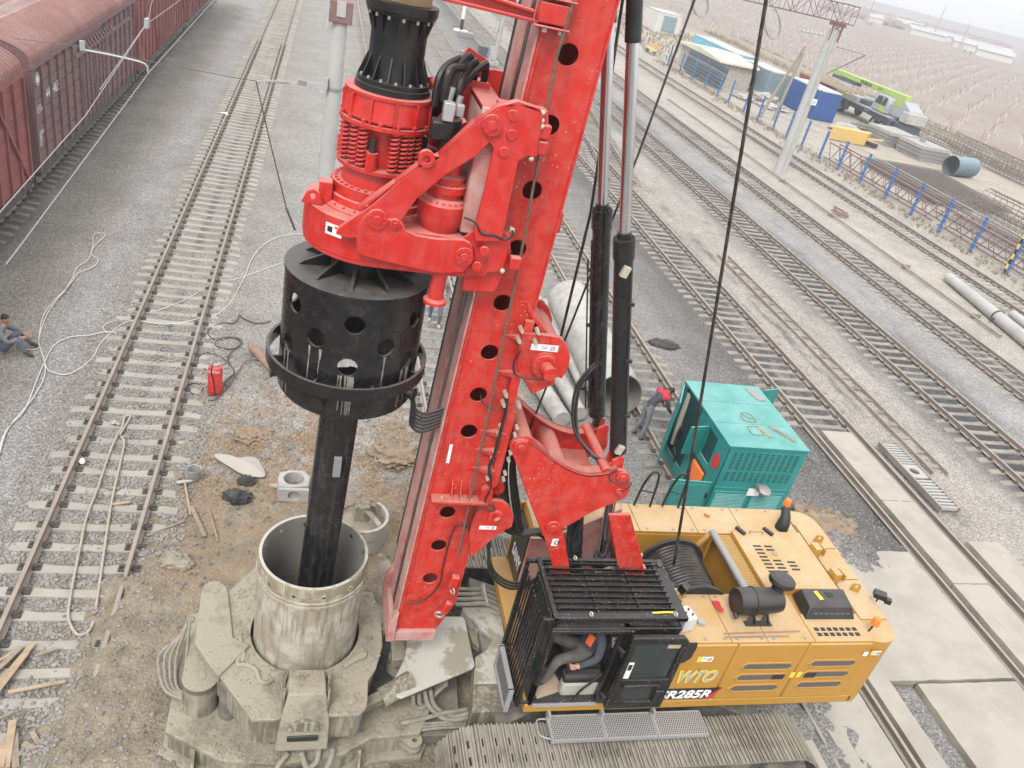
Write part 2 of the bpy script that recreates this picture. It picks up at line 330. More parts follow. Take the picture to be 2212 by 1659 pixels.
        ob = bpy.data.objects.new(name, me); COL.objects.link(ob)
        if parent: ob.parent = parent; ORG[ob.name] = o_
        if bevel > 0:
            md = ob.modifiers.new("bevel", 'BEVEL'); md.width = bevel; md.segments = 2; md.limit_method = 'ANGLE'; md.angle_limit = radians(40)
            md.harden_normals = False
        if kind: ob["kind"] = kind
        if label: ob["label"] = label
        return ob
ORG = {}
def tag(o, label, cat, group=None):
    o["label"] = label; o["category"] = cat
    if group: o["group"] = group
    return o
def thing(name, label, cat, loc=(0, 0, 0), group=None):
    o = bpy.data.objects.new(name, None); COL.objects.link(o); o.location = loc; o.empty_display_size = 0.2
    ORG[o.name] = Vector(loc); return tag(o, label, cat, group)
def copy_tree(o, loc=None, rz=None, parent=None):
    c = o.copy(); COL.objects.link(c); c.parent = parent; c.matrix_parent_inverse = o.matrix_parent_inverse.copy()
    if loc is not None: c.location = loc
    if rz is not None: c.rotation_euler = (0, 0, rz)
    for ch in [x for x in bpy.data.objects if x.parent == o]: copy_tree(ch, parent=c)
    return c
def circ(cx, cy, r, n=20, a0=0.0, a1=2*pi, end=False):
    return [(cx+r*cos(a0+(a1-a0)*i/n), cy+r*sin(a0+(a1-a0)*i/n)) for i in range(n+(1 if end else 0))]
def bez(p, n=16):
    # Catmull-Rom through the points
    p = [Vector(x) for x in p]; out = []
    for i in range(len(p)-1):
        a, b, c, d = p[max(i-1, 0)], p[i], p[i+1], p[min(i+2, len(p)-1)]
        for k in range(n):
            t = k/n; out.append(0.5*((2*b)+(c-a)*t+(2*a-5*b+4*c-d)*t*t+(3*b-a-3*c+d)*t**3))
    out.append(p[-1]); return out
def text(s, size, origin, xdir, ydir, mat, name, parent, shear=0.0, off=0.0, extrude=0.002, sx=1.0, fit=None):
    cu = bpy.data.curves.new(name, 'FONT'); cu.body = s; cu.size = size; cu.shear = shear; cu.offset = off; cu.extrude = extrude
    cu.resolution_u = 3; tmp = bpy.data.objects.new("t", cu); COL.objects.link(tmp)
    dg = bpy.context.evaluated_depsgraph_get(); me = bpy.data.meshes.new_from_object(tmp.evaluated_get(dg)); bpy.data.objects.remove(tmp)
    if fit: xs_ = [v.co.x for v in me.vertices]; sx = fit/(max(xs_)-min(xs_))
    x = Vector(xdir).normalized(); y = Vector(ydir).normalized(); z = x.cross(y); o_ = ORG.get(parent.name, Vector((0, 0, 0)))
    mt = Matrix((x*sx, y, z)).transposed().to_4x4(); mt.translation = Vector(origin)-o_
    me.transform(mt); me.materials.clear(); me.materials.append(MAT[mat]); me.name = name
    ob = bpy.data.objects.new(name, me); COL.objects.link(ob); ob.parent = parent; ORG[ob.name] = o_; return ob
# ---------------------------------------------------------------- ground
def sstep(a, b, x):
    t = min(1, max(0, (x-a)/(b-a))); return t*t*(3-2*t)
def inrect(x, y, x0, x1, y0, y1, s):
    return sstep(x0-s, x0+s, x)*sstep(x1+s, x1-s, x)*sstep(y0-s, y0+s, y)*sstep(y1+s, y1-s, y)
TRACKS = [-9.95, -3.38, 4.12, 10.32, 15.9, 22.1, 26.95, 34.5]
MOUNDS = [(-1.15, 12.9, .32, .16), (0.35, 13.9, .5, .14), (1.6, 14.4, .7, .16), (2.6, 13.3, .8, .2), (1.9, 12.0, .5, .14), (12.9, 12.9, 1.1, .38), (13.3, 11.7, .8, .22), (-0.2, 15.2, .5, .1), (3.3, 15.0, .7, .15)]
def gh(x, y):
    z = -0.25
    near = 1.0 if (-14 < x < 22 and 3 < y < 30) else 0.0
    if near:
        tr = min(abs(x-t) for t in TRACKS)
        k = sstep(0.9, 1.9, tr)
        n1 = noise.noise(Vector((x*0.9, y*0.9, 3.1))); n2 = noise.noise(Vector((x*3.1, y*3.1, 8.0))); n3 = noise.noise(Vector((x*8.0, y*8.0, 1.0)))
        z += (0.035*n1)*k + 0.012*n2 + 0.010*n3
        z += 0.014*sstep(1.75, 1.2, abs(x+3.38+.25*n1))*(1+1.2*n1) + 0.02*sstep(.95, 1.25, abs(x+3.38))*sstep(1.9, 1.4, abs(x+3.38+.2*n1))*(1+n2) + 0.012*sstep(1.7, 1.2, abs(x-10.32)) + 0.014*sstep(1.7, 1.2, abs(x-15.9))*(1+.8*n2) + .06*inrect(x, y, 11.0, 15.3, 2, 12.4, .25) + .14*inrect(x, y, 11.82, 12.27, 2, 8.3, .08)
        m = inrect(x + 0.4*n1, y + 0.5*n2, -2.3, 10.6, 2.0, 11.9, 0.5)
        rough = inrect(x, y, -2.6, 4.5, 2, 17, 0.6)
        z += m*(0.22 + 0.05*n2) + rough*(0.05*n2+0.03*n3)
        m2 = inrect(x + 0.3*n2, y + 0.8*n1, -2.75-.5*sstep(9.5, 6.5, y), -1.0, 2.0, 10.9, 0.4)
        z = max(z, z*(1-m2) + m2*(0.045+0.05*n2+0.03*n3))
        for mx, my, mr, mh in MOUNDS:
            d2 = ((x-mx)**2+(y-my)**2)/(mr*mr)
            if d2 < 6: z += mh*math.exp(-d2*1.3)*(1+0.5*n2+0.5*n3)
    return z
def axis_lines(a, b, st, far_lo, far_hi):
    L = []; v = a; s = st
    while v > far_lo: v -= s; s *= 1.35; L.append(max(v, far_lo))
    L = L[::-1]; v = a
    while v < b: L.append(v); v += st
    s = st
    while v < far_hi: L.append(v); v += s; s *= 1.22
    L.append(far_hi); return L
gx = axis_lines(-8.0, 15.0, 0.11, -3000, 4000); gy = axis_lines(5.0, 20.0, 0.11, -400, 6000)
gv = [(x, y, gh(x, y)) for y in gy for x in gx]; nx = len(gx)
gf = [(j*nx+i, j*nx+i+1, (j+1)*nx+i+1, (j+1)*nx+i) for j in range(len(gy)-1) for i in range(nx-1)]
gm = bpy.data.materials.new("ground"); gm.use_nodes = True; t = gm.node_tree; B = t.nodes["Principled BSDF"]
geo = nn(t, "ShaderNodeNewGeometry"); P = geo.outputs['Position']; sx = nn(t, "ShaderNodeSeparateXYZ"); t.links.new(P, sx.inputs[0]); X, Y = sx.outputs[0], sx.outputs[1]
flat = scaled(t, P, (1, 1, 0)); streaky = scaled(t, P, (1, 0.22, 0))
n_lo = noise_(t, flat, 0.55, 3, 0.6); n_st = noise_(t, streaky, 0.9, 4, 0.65); n_mid = noise_(t, flat, 2.3, 4, 0.7); n_hi = noise_(t, flat, 16, 2, 0.7); n_oil = noise_(t, streaky, 1.6, 4, 0.7)
xd = math_(t, 'ADD', X, math_(t, 'MULTIPLY', math_(t, 'SUBTRACT', n_st, 0.5), 3.0))
cr = nn(t, "ShaderNodeValToRGB"); cr.color_ramp.interpolation = 'LINEAR'
stops = [(-14, (.13, .115, .105)), (-9.2, (.19, .172, .155)), (-8.3, (.305, .283, .25)), (-6.4, (.315, .293, .26)), (-5.7, (.33, .325, .32)), (-4.7, (.29, .272, .245)), (-2, (.295, .275, .245)),
         (0.4, (.335, .322, .305)), (2.3, (.31, .292, .265)), (6.5, (.30, .285, .262)), (9, (.26, .25, .236)), (12.3, (.25, .24, .228)), (14.2, (.14, .134, .128)), (15.9, (.21, .195, .178)), (17.3, (.37, .34, .30)), (19.8, (.385, .357, .318)),
         (21.0, (.19, .18, .172)), (23.2, (.205, .196, .19)), (24.2, (.335, .328, .318)), (25.5, (.335, .325, .31)), (28.3, (.40, .373, .335)), (31.0, (.46, .42, .365)), (33.3, (.38, .355, .32)), (36.0, (.42, .39, .345)), (42, (.45, .405, .345)), (46, (.45, .405, .34))]  # sand stops beyond the generator: pale earth, lens flare's brightness added to the colour
els = cr.color_ramp.elements
for i, (xx, cc) in enumerate(stops):
    p = (xx+14)/60.0
    e = els[i] if i < 2 else els.new(p)
    e.position = p; e.color = (*cc, 1)
t.links.new(ramp(t, xd, -14, 46), cr.inputs[0]); cur = cr.outputs[0]
# yard road and the field beyond it
fx = math_(t, 'ADD', X, math_(t, 'MULTIPLY', math_(t, 'SUBTRACT', n_lo, 0.5), 5.0))
cur = mixc(t, ramp(t, fx, 62, 67), cur, mixc(t, ramp(t, noise_(t, flat, 0.06, 3, 0.65), 0.4, 0.65), (.33, .265, .235), (.38, .325, .275)))
# earth and slurry about the rig
dm = nn(t, "ShaderNodeVectorMath", operation='DISTANCE'); t.links.new(scaled(t, P, (1, 0.85, 0)), dm.inputs[0]); dm.inputs[1].default_value = (0.4, 7.6, 0)
dd = math_(t, 'ADD', dm.outputs['Value'], math_(t, 'MULTIPLY', math_(t, 'SUBTRACT', n_mid, 0.5), 3.4))
mudc = mixc(t, ramp(t, n_mid, 0.38, 0.62), (.285, .24, .178), (.18, .15, .108))
cur = mixc(t, math_(t, 'MULTIPLY', ramp(t, dd, 5.2, 3.6), 0.95), cur, mudc)
dm2 = nn(t, "ShaderNodeVectorMath", operation='DISTANCE'); t.links.new(scaled(t, P, (1, 0.8, 0)), dm2.inputs[0]); dm2.inputs[1].default_value = (0.9, 11.0, 0)
dd2 = math_(t, 'ADD', dm2.outputs['Value'], math_(t, 'MULTIPLY', math_(t, 'SUBTRACT', n_mid, 0.5), 4.5))
cur = mixc(t, math_(t, 'MULTIPLY', ramp(t, dd2, 4.4, 2.2), ramp(t, noise_(t, flat, 0.9, 3, 0.7), 0.38, 0.56)), cur, (.27, .195, .125))
# oil along the tracks
for xc, wd, am, lo in ((-3.38, .2, .6, .40), (15.9, 1.2, .85, .38), (22.1, 1.25, .95, .33), (26.95, 1.15, .85, .38), (34.5, .9, .6, .46), (10.32, 1.0, .6, .45), (17.9, .45, .7, .48), (24.6, .9, .5, .55), (4.12, .5, .6, .42)):
    ax = math_(t, 'ABSOLUTE', math_(t, 'ADD', math_(t, 'SUBTRACT', X, xc), math_(t, 'MULTIPLY', math_(t, 'SUBTRACT', n_mid, 0.5), wd)))
    f = math_(t, 'MULTIPLY', ramp(t, ax, wd, wd*0.35), ramp(t, n_oil, lo, lo+0.16))
    cur = mixc(t, math_(t, 'MULTIPLY', f, am), cur, (.075, .075, .08))
cur = mixc(t, math_(t, 'MULTIPLY', ramp(t, noise_(t, flat, 0.35, 4, 0.75), 0.60, 0.70), 0.45), cur, (.13, .125, .125))
# stones
v1 = nn(t, "ShaderNodeTexVoronoi"); v1.inputs['Scale'].default_value = 21; t.links.new(flat, v1.inputs['Vector'])
v2 = nn(t, "ShaderNodeTexVoronoi"); v2.inputs['Scale'].default_value = 44; t.links.new(flat, v2.inputs['Vector'])
s1 = nn(t, "ShaderNodeSeparateColor"); t.links.new(v1.outputs['Color'], s1.inputs[0]); s2 = nn(t, "ShaderNodeSeparateColor"); t.links.new(v2.outputs['Color'], s2.inputs[0])
br = math_(t, 'MULTIPLY', ramp(t, s1.outputs[0], 0, 1, 0.8, 1.22), ramp(t, s2.outputs[1], 0, 1, 0.74, 1.3))
br = math_(t, 'MULTIPLY', br, ramp(t, v1.outputs['Distance'], 0.35, 0.62, 1.0, 0.7))
br = math_(t, 'MULTIPLY', br, ramp(t, n_lo, 0.3, 0.7, 0.86, 1.1)); br = math_(t, 'MULTIPLY', br, ramp(t, n_hi, 0.3, 0.7, 0.85, 1.15))
mudf = ramp(t, dd, 5.0, 3.4); br = math_(t, 'ADD', math_(t, 'MULTIPLY', math_(t, 'SUBTRACT', br, 1.0), math_(t, 'SUBTRACT', 1.0, math_(t, 'MULTIPLY', mudf, 0.62))), 1.0)
mul = nn(t, "ShaderNodeVectorMath", operation='SCALE'); t.links.new(cur, mul.inputs[0]); t.links.new(br, mul.inputs['Scale'])
t.links.new(mul.outputs[0], B.inputs['Base Color']); t.links.new(math_(t, 'SUBTRACT', 0.95, math_(t, 'MULTIPLY', mudf, ramp(t, n_mid, 0.45, 0.65, 0.0, 0.5))), B.inputs['Roughness']); B.inputs['Specular IOR Level'].default_value = 0.2
bn = nn(t, "ShaderNodeBump"); bn.inputs['Strength'].default_value = 0.9; bn.inputs['Distance'].default_value = 0.035
hgt = math_(t, 'SUBTRACT', math_(t, 'MULTIPLY', n_hi, 0.6), math_(t, 'MULTIPLY', v1.outputs['Distance'], 0.6))
t.links.new(hgt, bn.inputs['Height']); t.links.new(bn.outputs[0], B.inputs['Normal'])
gb = MB(); gb.v = gv; gb.f = gf
ground = gb.build("ground", gm, smooth=60, recalc=False); ground["kind"] = "structure"

# loose ballast stones, real geometry where the camera is near
st = MB()
def stone_at(x, y, r): st.rock((x, y, gh(x, y)+r*0.25), r, 0.75)
for i in range(15000):
    y = 6.5+15*random.random()**1.5
    k = random.random()
    if k < .42: x = random.uniform(-5.0, -1.9); r = random.uniform(.018, .034)
    elif k < .6: x = random.uniform(-8.0, -5.0); r = random.uniform(.014, .028)
    elif k < .8: x = random.uniform(-1.9, 4.5); r = random.uniform(.012, .03)*(1 if random.random() < .96 else 2.2)
    else: x = random.uniform(6.5, 15.0); y = random.uniform(12, 22); r = random.uniform(.014, .03)
    if -2.3 < x < 10.5 and y < 11.4 and not (x < -1.2): continue
    if x > -2.8 and x < 4 and y < 13 and random.random() < .8: continue
    stone_at(x, y, r)
for i in range(11000):
    x = random.uniform(-5.1, -1.8); y = 6.8+14*random.random()**1.4; ph = ((y-4.7)/.545+.5) % 1-.5
    if abs(ph) < .24 and -4.75 < x < -2.0 and random.random() < .93: continue
    if x > -2.9 and y < 11.2: continue
    stone_at(x, y, random.uniform(.02, .042))
sto = st.build("ballast_stones", 'stone_light', smooth=0, recalc=False); sto["kind"] = "stuff"; sto["label"] = "loose grey ballast stones strewn beside the tracks"
st = MB()
for i in range(2600):
    y = 6.5+13*random.random()**1.3; x = random.uniform(-5.2, 3.5) if random.random() < .75 else random.uniform(11.5, 14.5)
    if -2.3 < x < 10.5 and y < 11.4 and x > -1.2: continue
    if x > 11: y = random.uniform(11.5, 20)
    stone_at(x, y, random.uniform(.018, .045))
sto = st.build("dark_stones", 'stone_dark', smooth=0, recalc=False); sto["kind"] = "stuff"; sto["label"] = "darker stones and clods among the ballast and earth"

# concrete paving of the level crossing
pav = bpy.data.objects.new("crossing_paving", None); COL.objects.link(pav); pav["kind"] = "structure"; pav.location = (13, 8, 0); ORG[pav.name] = Vector((13, 8, 0))
def slab(x0, x1, y0, y1, dz=0.0):
    b = MB(); n = 14; pts = []
    def edge(ax, ay, bx, by):
        for i in range(n):
            t_ = i/n; j = 0.018*noise.noise(Vector((ax+bx*t_*3.1+x0, ay*1.7+by*t_*2.3, i*.7)))
            pts.append((ax+(bx-ax)*t_+(j if ax == bx else 0), ay+(by-ay)*t_+(j if ay == by else 0)))
    edge(x0, y0, x1, y0); edge(x1, y0, x1, y1); edge(x1, y1, x0, y1); edge(x0, y1, x0, y0)
    b.prism(pts, 'z', -0.24, -0.012+dz); b.build("slab", 'slab', pav, smooth=20)
for (x0, x1, ys) in ((11.28, 11.74, (2.5, 5.6, 8.6)), (12.35, 14.82, (2.5, 5.2, 8.3)), (11.3, 14.82, (8.35, 12.05)), (15.36, 16.4, (8, 11, 14, 17.2)), (16.98, 18.0, (8, 12.5)), (9.72, 10.86, (2, 5.3, 8.4)), (8.0, 9.30, (2, 4.6, 7.2))):
    for a, b_ in zip(ys, ys[1:]): slab(x0, x1, a+.012, b_-.012, random.uniform(-.012, .008))
# ---------------------------------------------------------------- railway tracks
def rail_prof():
    h = [(-.075, -.18), (.075, -.18), (.075, -.168), (.012, -.150), (.010, -.045), (.036, -.036), (.036, -.006), (.028, 0), (-.028, 0), (-.036, -.006), (-.036, -.036), (-.010, -.045), (-.012, -.150), (-.075, -.168)]
    return h
def sleeper_mesh(wood=False, L=1.36):
    b = MB()
    if wood: st_ = [(-L, -.185, .11), (L, -.185, .11)]
    else: st_ = [(-L, -.225, .105), (-1.08, -.19, .105), (-.58, -.186, .105), (-.42, -.205, .088), (0, -.212, .085), (.42, -.205, .088), (.58, -.186, .105), (1.08, -.19, .105), (L, -.225, .105)]
    vs = []; fs = []
    for x, zt, hw in st_: vs += [(x, -hw-.03, -.36), (x, -hw, zt), (x, hw, zt), (x, hw+.03, -.36)]
    for i in range(len(st_)-1): a = i*4; fs += [(a+j, a+j+1, a+4+j+1, a+4+j) for j in range(3)]
    n_ = len(vs); fs += [(0, 1, 2, 3), (n_-1, n_-2, n_-3, n_-4)]; b.add(vs, fs); return b
def make_track(label, xc, y0, y1, ysep, smat, rmat, x_far=None, slope=0.0, wood=False, hide=None, group='railway tracks of the yard'):
    root = thing("railway_track", label, "railway track", (xc, y0, 0), group)
    ang = math.atan(slope)
    for s in (-1, 1):
        b = MB(); pr = rail_prof(); vs = []; N = 2
        x0_ = xc+s*.7975
        ys = [y0, y1] if not slope else [y0, y1]
        for yy in ys: vs += [(x0_+px_+slope*(yy-y0), yy, pz) for px_, pz in pr]
        k = len(pr); b.add(vs, [(i, (i+1) % k, k+(i+1) % k, k+i) for i in range(k)] + [tuple(range(k)), tuple(range(k, 2*k))[::-1]])
        b.build("rail", rmat, root, smooth=30)
    sm = sleeper_mesh(wood); far = MB(); fast = MB(); first = None; y = y0+.2
    while y < y1:
        dx = slope*(y-y0); yj = y+random.uniform(-.03, .03); zj = random.uniform(-.02, .016)
        if not (hide and hide(y)):
            if y < ysep:
                if first is None:
                    first = sleeper_mesh(wood).build("sleeper", smat, None, bevel=0.012 if not wood else 0.008, smooth=30); first.parent = root; o = first
                else: o = first.copy(); COL.objects.link(o)
                o.location = (dx, yj-y0, zj); o.rotation_euler = (0, random.uniform(-.006, .006), random.uniform(-.02, .02)-ang)
            else:
                n0 = far.n(); far.add(sm.v, sm.f); far.xf(Matrix.Translation((xc+dx, yj, zj)), n0)
            if y < 62:
                for s in (-1, 1):
                    for e in (-1, 1):
                        cx_ = xc+dx+s*.7975+e*.125; cz = -.172+zj
                        fast.obox((cx_, yj, cz), (.055, .075, .018)); fast.cyl((cx_+e*.01, yj, cz), (cx_+e*.01, yj, cz+.055), .024, n=6)
                        fast.obox((cx_-e*.05, yj, cz+.02), (.03, .05, .014), ry=e*.35)
        y += .545
    if far.v: far.build("far_sleepers", smat, root, smooth=0, kind="stuff")
    if fast.v: fast.build("fastenings", 'fastening', root, smooth=0, kind="stuff", recalc=False)
    return root
make_track("railway track on which the dark red boxcars stand", -9.95, 8, 150, 66, 'sleeper_old', 'rail_old')
make_track("railway track with pale concrete sleepers and a rope sling lying in it", -3.38, 4.5, 190, 72, 'sleeper', 'rail', hide=lambda y: False)
make_track("railway track passing behind the black drum and the red mast", 4.12, 15.4, 170, 66, 'sleeper_old', 'rail_old')
make_track("railway track running under the teal generator and the rig's rear", 10.32, 2, 130, 60, 'sleeper_old', 'rail_old', hide=lambda y: y < 8.6)
make_track("oil-stained railway track just beyond the teal generator", 15.9, 5, 120, 60, 'sleeper_old', 'rail_old', hide=lambda y: y < 17.3)
make_track("railway track with dark oil patches, second beyond the generator", 22.1, 13, 125, 62, 'sleeper_old', 'rail_old')
make_track("railway track third beyond the generator, next to the ground pipe", 26.95, 17, 130, 62, 'sleeper_old', 'rail_old')
make_track("railway track nearest to the blue-posted fence", 34.5, 24, 140, 66, 'sleeper', 'rail_old')
make_track("diverging railway track with dark timber sleepers at the switch", 16.5, 41, 84, 84, 'sleeper_wood', 'rail_old', slope=0.135, wood=True)
# short narrow pair of worn rails and its sill boards
nr = thing("narrow_rail_pair", "two thin closely spaced rails ending in the sand between two tracks", "rails", (18.5, 15.4, -.2))
for x_ in (18.35, 18.88): MB().box(x_-.022, x_+.022, 15.6, 31.6, -.24, -.13).build("rail", 'rail_old', nr)
for i in range(22):
    MB().box(18.30, 18.94, 15.9+i*.72, 16.08+i*.72, -.26, -.2).build("cross_tie", 'sleeper_wood', nr)
nr = thing("narrow_rail_pair", "two thin rails seen between the black kelly pipe and the red mast", "rails", (7.7, 50, -.2))
for x_ in (7.4, 8.03): MB().box(x_-.03, x_+.03, 36, 120, -.24, -.12).build("rail", 'rail_old', nr)
b = MB(); b.tube([(30.4, 70, -.12), (30.2, 52, -.1), (30.05, 38, -.1), (29.85, 26, -.12)], .06, 8)
for y_ in (47.3, 41, 33.5, 28): b.box(29.9, 30.35, y_-.06, y_+.06, -.25, -.02)
tag(b.build("ground_pipe", 'rail_old'), "thin rusty pipe running on blocks along the ground before the far track", "pipe")
# ---------------------------------------------------------------- rotary drilling rig
YC = 8.53
rig = thing("drilling_rig", "red and yellow crawler drilling rig with tall red mast and black cab", "drilling rig", (6.0, YC, 0))
def XK(z): return 0.58+.021*(z-2.45)
def XF(z): return 1.74+.0345*(z-2.05)       # mast front edge
def XB(z): return 2.545+.021*(z-2.5)        # mast back edge
def tY(R, pts, Y): return [((p := PY(*q(R, *a), Y)).x, p.z) for a in pts]
A2 = (680, 0, 800); M2 = (640, 500, 800); E2 = (400, 1100, 800); C3 = (1000, 1320, 800); D4 = (1560, 1180, 800); L1 = (1120, 960, 500); QS = (740, 200, 400); TT = (1020, 0, 400); AH = (1100, 160, 400); L4 = (1400, 1180, 400); CB = (1240, 1380, 500)
# crawlers
shoe = MB(); shoe.plate([(-.098, -.40), (.098, -.40), (.098, .40), (-.098, .40)], [[(-.022+dx_, y0_), (.012+dx_, y0_), (.012+dx_, y0_+.13), (-.022+dx_, y0_+.13)] for dx_, y0_ in ((.0, -.20), (.0, .06))], 'z', 0, .022)
for dx in (-.08, -.035, .045): shoe.box(dx-.010, dx+.010, -.40, .40, .022, .058)
shoe0 = None
def crawler(yc, label):
    global shoe0
    x0, x1, r, zc = 3.0, 7.92, .53, .56
    b = MB(); b.prism([(x0-.25, .30), (x0, .14), (x1, .14), (x1+.25, .30), (x1+.25, .82), (x1, .96), (x0, .96), (x0-.25, .82)], 'y', yc-.2, yc+.2)
    for xx in [x0+.35+.52*i for i in range(9)]: b.cyl((xx, yc-.24, .2), (xx, yc+.24, .2), .14, n=14)
    for xx in (4.2, 6.4): b.cyl((xx, yc-.22, .98), (xx, yc+.22, .98), .09, n=12)
    f = b.build("crawler", 'track_dark', rig, bevel=.02, label=label)
    b = MB(); b.cyl((x0, yc-.26, zc), (x0, yc+.26, zc), .45, n=24); b.build("idler_wheel", 'track_dark', f)
    b = MB()
    for i in range(20):
        a = 2*pi*i/20; b.obox((x1+.43*cos(a), yc, zc+.43*sin(a)), (.05, .1, .05), ry=-a)
    b.cyl((x1, yc-.28, zc), (x1, yc+.28, zc), .42, n=24); b.build("sprocket", 'track_dark', f)
    L = x1-x0; per = 2*L+2*pi*r; N = 66
    for i in range(N):
        s = per*i/N
        if s < L: x, z, a = x0+s, zc+r, 0.0; z += -.015*sin(pi*s/L*2)**2
        elif s < L+pi*r: a = (s-L)/r; x, z = x1+r*sin(a), zc+r*cos(a)
        elif s < 2*L+pi*r: x, z, a = x1-(s-L-pi*r), zc-r, pi
        else: a = pi+(s-2*L-pi*r)/r; x, z = x0+r*sin(a), zc+r*cos(a)
        if shoe0 is None: shoe0 = shoe.build("track_shoe", 'track_shoe', None, smooth=0, recalc=False); o = shoe0
        else: o = shoe0.copy(); COL.objects.link(o)
        o.parent = f; o.location = (x-6.0, yc-YC, z); o.rotation_euler = (0, a, 0)
    return f
crawler(6.55, "crawler track nearest the viewer"); crawler(10.52, "crawler track on the far side, behind the mast foot")
b = MB(); b.prism([(3.3, 7.0), (4.2, 7.4), (6.9, 7.4), (7.6, 7.0), (7.6, 10.06), (6.9, 9.66), (4.2, 9.66), (3.3, 10.06)], 'z', .35, .95); b.cyl((5.4, YC, .9), (5.4, YC, 1.34), .95, n=40)
b.build("carbody", 'mud_dark', rig, bevel=.03)
# house: deck, side panels, top panels
def panel(name, x0, x1, y0, y1, z0, z1, mat='yellow', bev=.018, label=None):
    return MB().box(x0, x1, y0, y1, z0, z1).build(name, mat, rig, bevel=bev, label=label)
panel("deck", 3.62, 9.35, 7.0, 10.05, 1.30, 1.47, 'yellow_plain')
def hull(pts, z0, z1, name, mat='yellow', bev=.05): return MB().prism(pts, 'z', z0, z1).build(name, mat, rig, bevel=bev)
cw = hull([(9.05, 7.02), (9.22, 7.0)] + circ(9.25, 7.32, .32, 8, -pi/2, -.12, True) + [(9.60, 7.75), (9.62, 9.65)] + circ(9.25, 9.72, .36, 8, 0.15, pi/2, True) + [(9.05, 10.08)], 1.34, 2.76, "counterweight", bev=.04)
for i, (a, b_) in enumerate(((5.62, 6.645), (6.66, 7.87), (7.885, 9.03))):
    panel("side_door", a, b_, 6.98, 7.06, 1.49, 2.76, bev=.03)
panel("side_box", 5.66, 9.02, 7.03, 7.92, 1.49, 2.74, 'yellow_plain')
panel("far_box", 3.95, 9.02, 9.36, 10.05, 1.49, 2.74, 'yellow_plain')
panel("engine_box", 7.28, 9.02, 7.9, 9.38, 1.49, 2.74, 'yellow_plain')
panel("winch_bay_floor", 5.3, 7.3, 7.9, 9.38, 1.49, 1.6, 'yellow_plain')
for (x0, x1, y0, y1, z) in ((5.66, 6.52, 7.0, 7.95, 2.80), (6.53, 7.13, 7.0, 7.95, 2.80), (7.14, 7.95, 7.0, 7.95, 2.80), (3.96, 5.85, 9.36, 10.06, 2.80), (5.86, 6.95, 9.36, 10.06, 2.80), (6.96, 7.85, 9.36, 10.06, 2.80), (7.86, 8.98, 9.36, 10.06, 2.80), (7.96, 9.03, 7.0, 7.55, 2.80), (9.06, 9.58, 7.45, 8.3, 2.79), (9.06, 9.58, 8.32, 9.05, 2.79), (9.06, 9.58, 9.07, 9.68, 2.79)):
    panel("top_panel", x0, x1, y0, y1, 2.745, z, bev=.008)
bb = MB()
for x in (5.75, 6.1, 6.42, 6.62, 7.05, 7.25, 7.8):
    for y in (7.06, 7.88): bb.cyl((x, y, 2.8), (x, y, 2.812), .025, n=10)
for x in (4.2, 4.9, 5.7, 6.0, 6.5, 6.85, 7.1, 7.7, 8.0, 8.6):
    for y in (9.42, 10.0): bb.cyl((x, y, 2.8), (x, y, 2.812), .025, n=10)
bb.build("panel_bolts", 'steel', rig, smooth=0, kind="stuff")
eh = panel("engine_hood", 7.55, 8.92, 7.98, 9.34, 2.74, 2.9, bev=.015)
s_ = MB()
for r_ in range(8):
    s_.obox((7.86+.0*r_, 8.95-.085*r_, 2.902), (.075, .018, .004), rz=0); s_.obox((8.08, 8.95-.085*r_, 2.902), (.075, .018, .004)) if r_ not in (2, 3) else None
for r_ in range(3): s_.obox((8.34, 8.58-.085*r_, 2.902), (.075, .018, .004))
s_.build("vent_slots", 'decal_black', eh, smooth=0, kind="stuff")
MB().cyl((8.12, 8.78, 2.9), (8.12, 8.78, 2.915), .05, n=16).build("cap", 'steel', eh)
b = MB(); b.tube([(7.86, 9.26, 2.88), (7.86, 9.26, 2.97), (8.12, 9.26, 2.97), (8.12, 9.26, 2.88)], .014, 8); b.build("handle", 'yellow', eh)
for x in (7.7, 8.25): MB().obox((x, 9.3, 2.93), (.03, .1, .025), rz=.5).build("latch", 'black', eh)
# walkway grating beside the winch
gr = MB()
for i in range(9): gr.box(7.28+i*.03, 7.288+i*.03, 7.98, 9.3, 2.78, 2.82)
for j in range(38): gr.box(7.27, 7.53, 7.98+j*.035, 7.99+j*.035, 2.782, 2.818)
gr.build("grating", 'mesh_yellow', rig, smooth=0, recalc=False, kind="stuff")
panel("grating_tray", 7.27, 7.535, 7.96, 9.34, 2.70, 2.765, 'mesh_yellow', bev=0)
MB().cyl((7.17, 9.3, 2.88), (7.2, 7.93, 2.85), .065, n=18).build("roller_tube", 'steel', rig)
for y in (9.3, 7.95):
    b = MB(); b.beam((7.17, y, 2.88), (6.75, y, 2.15), .05, .09, (0, 1, 0)); b.beam((7.17, y, 2.88), (7.2, y, 1.9), .05, .09, (0, 1, 0)); b.build("roller_bracket", 'yellow', rig)
